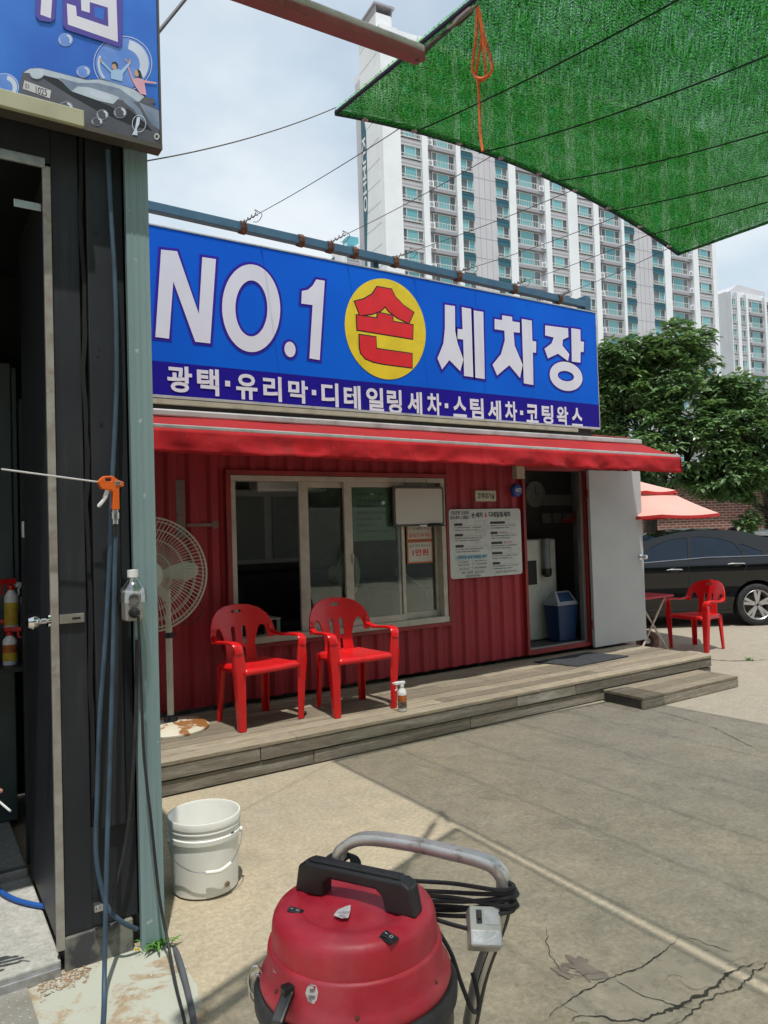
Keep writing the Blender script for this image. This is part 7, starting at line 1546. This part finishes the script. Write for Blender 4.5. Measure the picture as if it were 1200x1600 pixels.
m_ = MB(); m_.box(-.02, 2.4, .95, 6.4, 0, 72.0); m_.build('gable', AWH, twA, local=True)
m_ = MB(); [m_.box(-.035, -.021, 1.0, 6.35, zb0 + k * 2.9, zb0 + k * 2.9 + .06) for k in range(24)]; o = m_.build('gable_joints', ADK, twA, local=True); o['kind'] = 'stuff'
m_ = MB(); zt0, zt1, zt2, zt3 = 62.5, 57.5, 48, 41.5; m_.prism([(-.04, 6.38, zt0), (-.04, 6.42, 0), (-.04, 5.75, 0), (-.04, 5.85, zt3 - 2)], (.03, 0, 0)); 
m_.prism([(-.07, 6.40, 0), (-.07, 5.85, 0), (-.07, 5.75, zt3), (-.07, 5.0, zt2), (-.07, 4.9, zt1), (-.07, 6.40, zt0 + 1)], (.03, 0, 0)); m_.build('teal_fin', TEAL, twA, local=True)
m_ = MB(); put_text(m_, 'KUMHO', zt2 - 1.5, zt1 - .6, -6.25, -5.15, lambda a, b: Vector((-.08, -b, (zt2 + zt1 - 2.1) - a)), .02); m_.build('lettering', WPL, twA, local=True, fix=False)
for a in (-.1, 2.35): m_ = MB(); m_.box(a, a + .15, .9, 6.5, 72.0, 73.0); m_.build('roof_fin', ADK, twA, local=True)
m_ = MB(); m_.box(-.3, 2.8, .7, 6.7, 73.0, 73.3); m_.build('roof_cap', ADK, twA, local=True)
OC = at(1144, 500, 138.0); OC.z = 0
cC = [('p', 1144, 1145), ('W', 1145, 1153), ('p', 1153, 1158), ('W', 1158, 1167), ('p', 1167, 1170), ('B', 1170, 1196), ('p', 1196, 1199), ('W', 1199, 1212), ('p', 1212, 1216)]
zC = (CAM + ray(1148, 500) * 138).z; z0c = zC - 2.9 * round(zC / 2.9) + 2.0
twC = tower('pale apartment tower at the right edge beyond the trees', OC, rzA, [(k, stn(a, OC, 500), stn(b, OC, 500)) for k, a, b in cC], 15, 2.9, z0c, 14, z0c + 15 * 2.9, True, 50)
m_ = MB(); m_.box(-.02, .6, .95, 7.5, 0, z0c + 15 * 2.9 + .8); m_.build('gable', AWH, twC, local=True)
m_ = MB(); m_.prism([(2, 3, z0c + 44.6), (14, 3, z0c + 44.6), (14, 3, z0c + 46.5), (6, 3, z0c + 47)], (0, 6, 0)); m_.build('roof_house', AGR, twC, local=True)
OD = at(545, 395, 165.0); OD.z = 0; zD = (CAM + ray(545, 384) * 165).z
cD = [('p', 541, 542), ('W', 542, 562), ('p', 562, 566), ('B', 566, 590), ('p', 590, 596)]
nD = int((zD - 2) / 2.9)
twD = tower('far apartment block peeking out left of the tall tower', OD, rzA, [(k, stn(a, OD, 395) + .01, stn(b, OD, 395) + .01) for k, a, b in cD], nD, 2.9, zD - nD * 2.9 - .6, 12, zD, True, 60)
m_ = MB(); m_.box(-1.5, .4, .9, 6.2, 0, zD + .3); m_.build('gable', AWH, twD, local=True); m_ = MB(); m_.box(-1.56, -1.51, 4.6, 6.2, 0, zD - 1); m_.build('teal_fin', TEAL, twD, local=True); m_ = MB(); m_.box(.8, 3.5, 2, 5, zD + 1.0, zD + 3.2); m_.build('roof_tank', mat('tank_cyan', (.12, .42, .48), .5), twD, local=True, bevel=.05)

# ================================================================== WHAT LIES BEHIND THE CAMERA (mirrored in panes and car paint)
bw = thing('boundary_wall', 'plain grey boundary wall behind the camera, mirrored in the panes', 'wall', (0, -9, 0))
m_ = MB(); m_.box(-14, 16, -9.2, -9.0, 0, 2.3); m_.build('face', mat('wall_grey', (.30, .28, .25), .85, vs=1, dirt=(.2, .18, .15), ds=2), bw); m_ = MB(); m_.box(-14.05, 16.05, -9.25, -8.95, 2.3, 2.4); m_.build('coping', GALV, bw)
lm = MB(); rr = random.Random(5)
for k in range(9000):
    x = rr.uniform(-16, 20); c_ = 4.2 + 1.8 * mnoise.noise(Vector((x * .22, 0, 2))); z = rr.uniform(1.2, c_ + 2.2); y = -11.5 + rr.gauss(0, .9)
    d = Vector((rr.gauss(0, 1), rr.gauss(0, 1), rr.gauss(-.3, .6))); leaf_at(lm, Vector((x, y, z)), d, Vector((0, 0, 1)), .75, .5)
o = lm.build('tree_belt', LEAF, fix=False); tag(o, 'belt of dark trees beyond the boundary wall behind the camera', 'trees', kind='stuff')
bpy.data.scenes.remove(TMP)
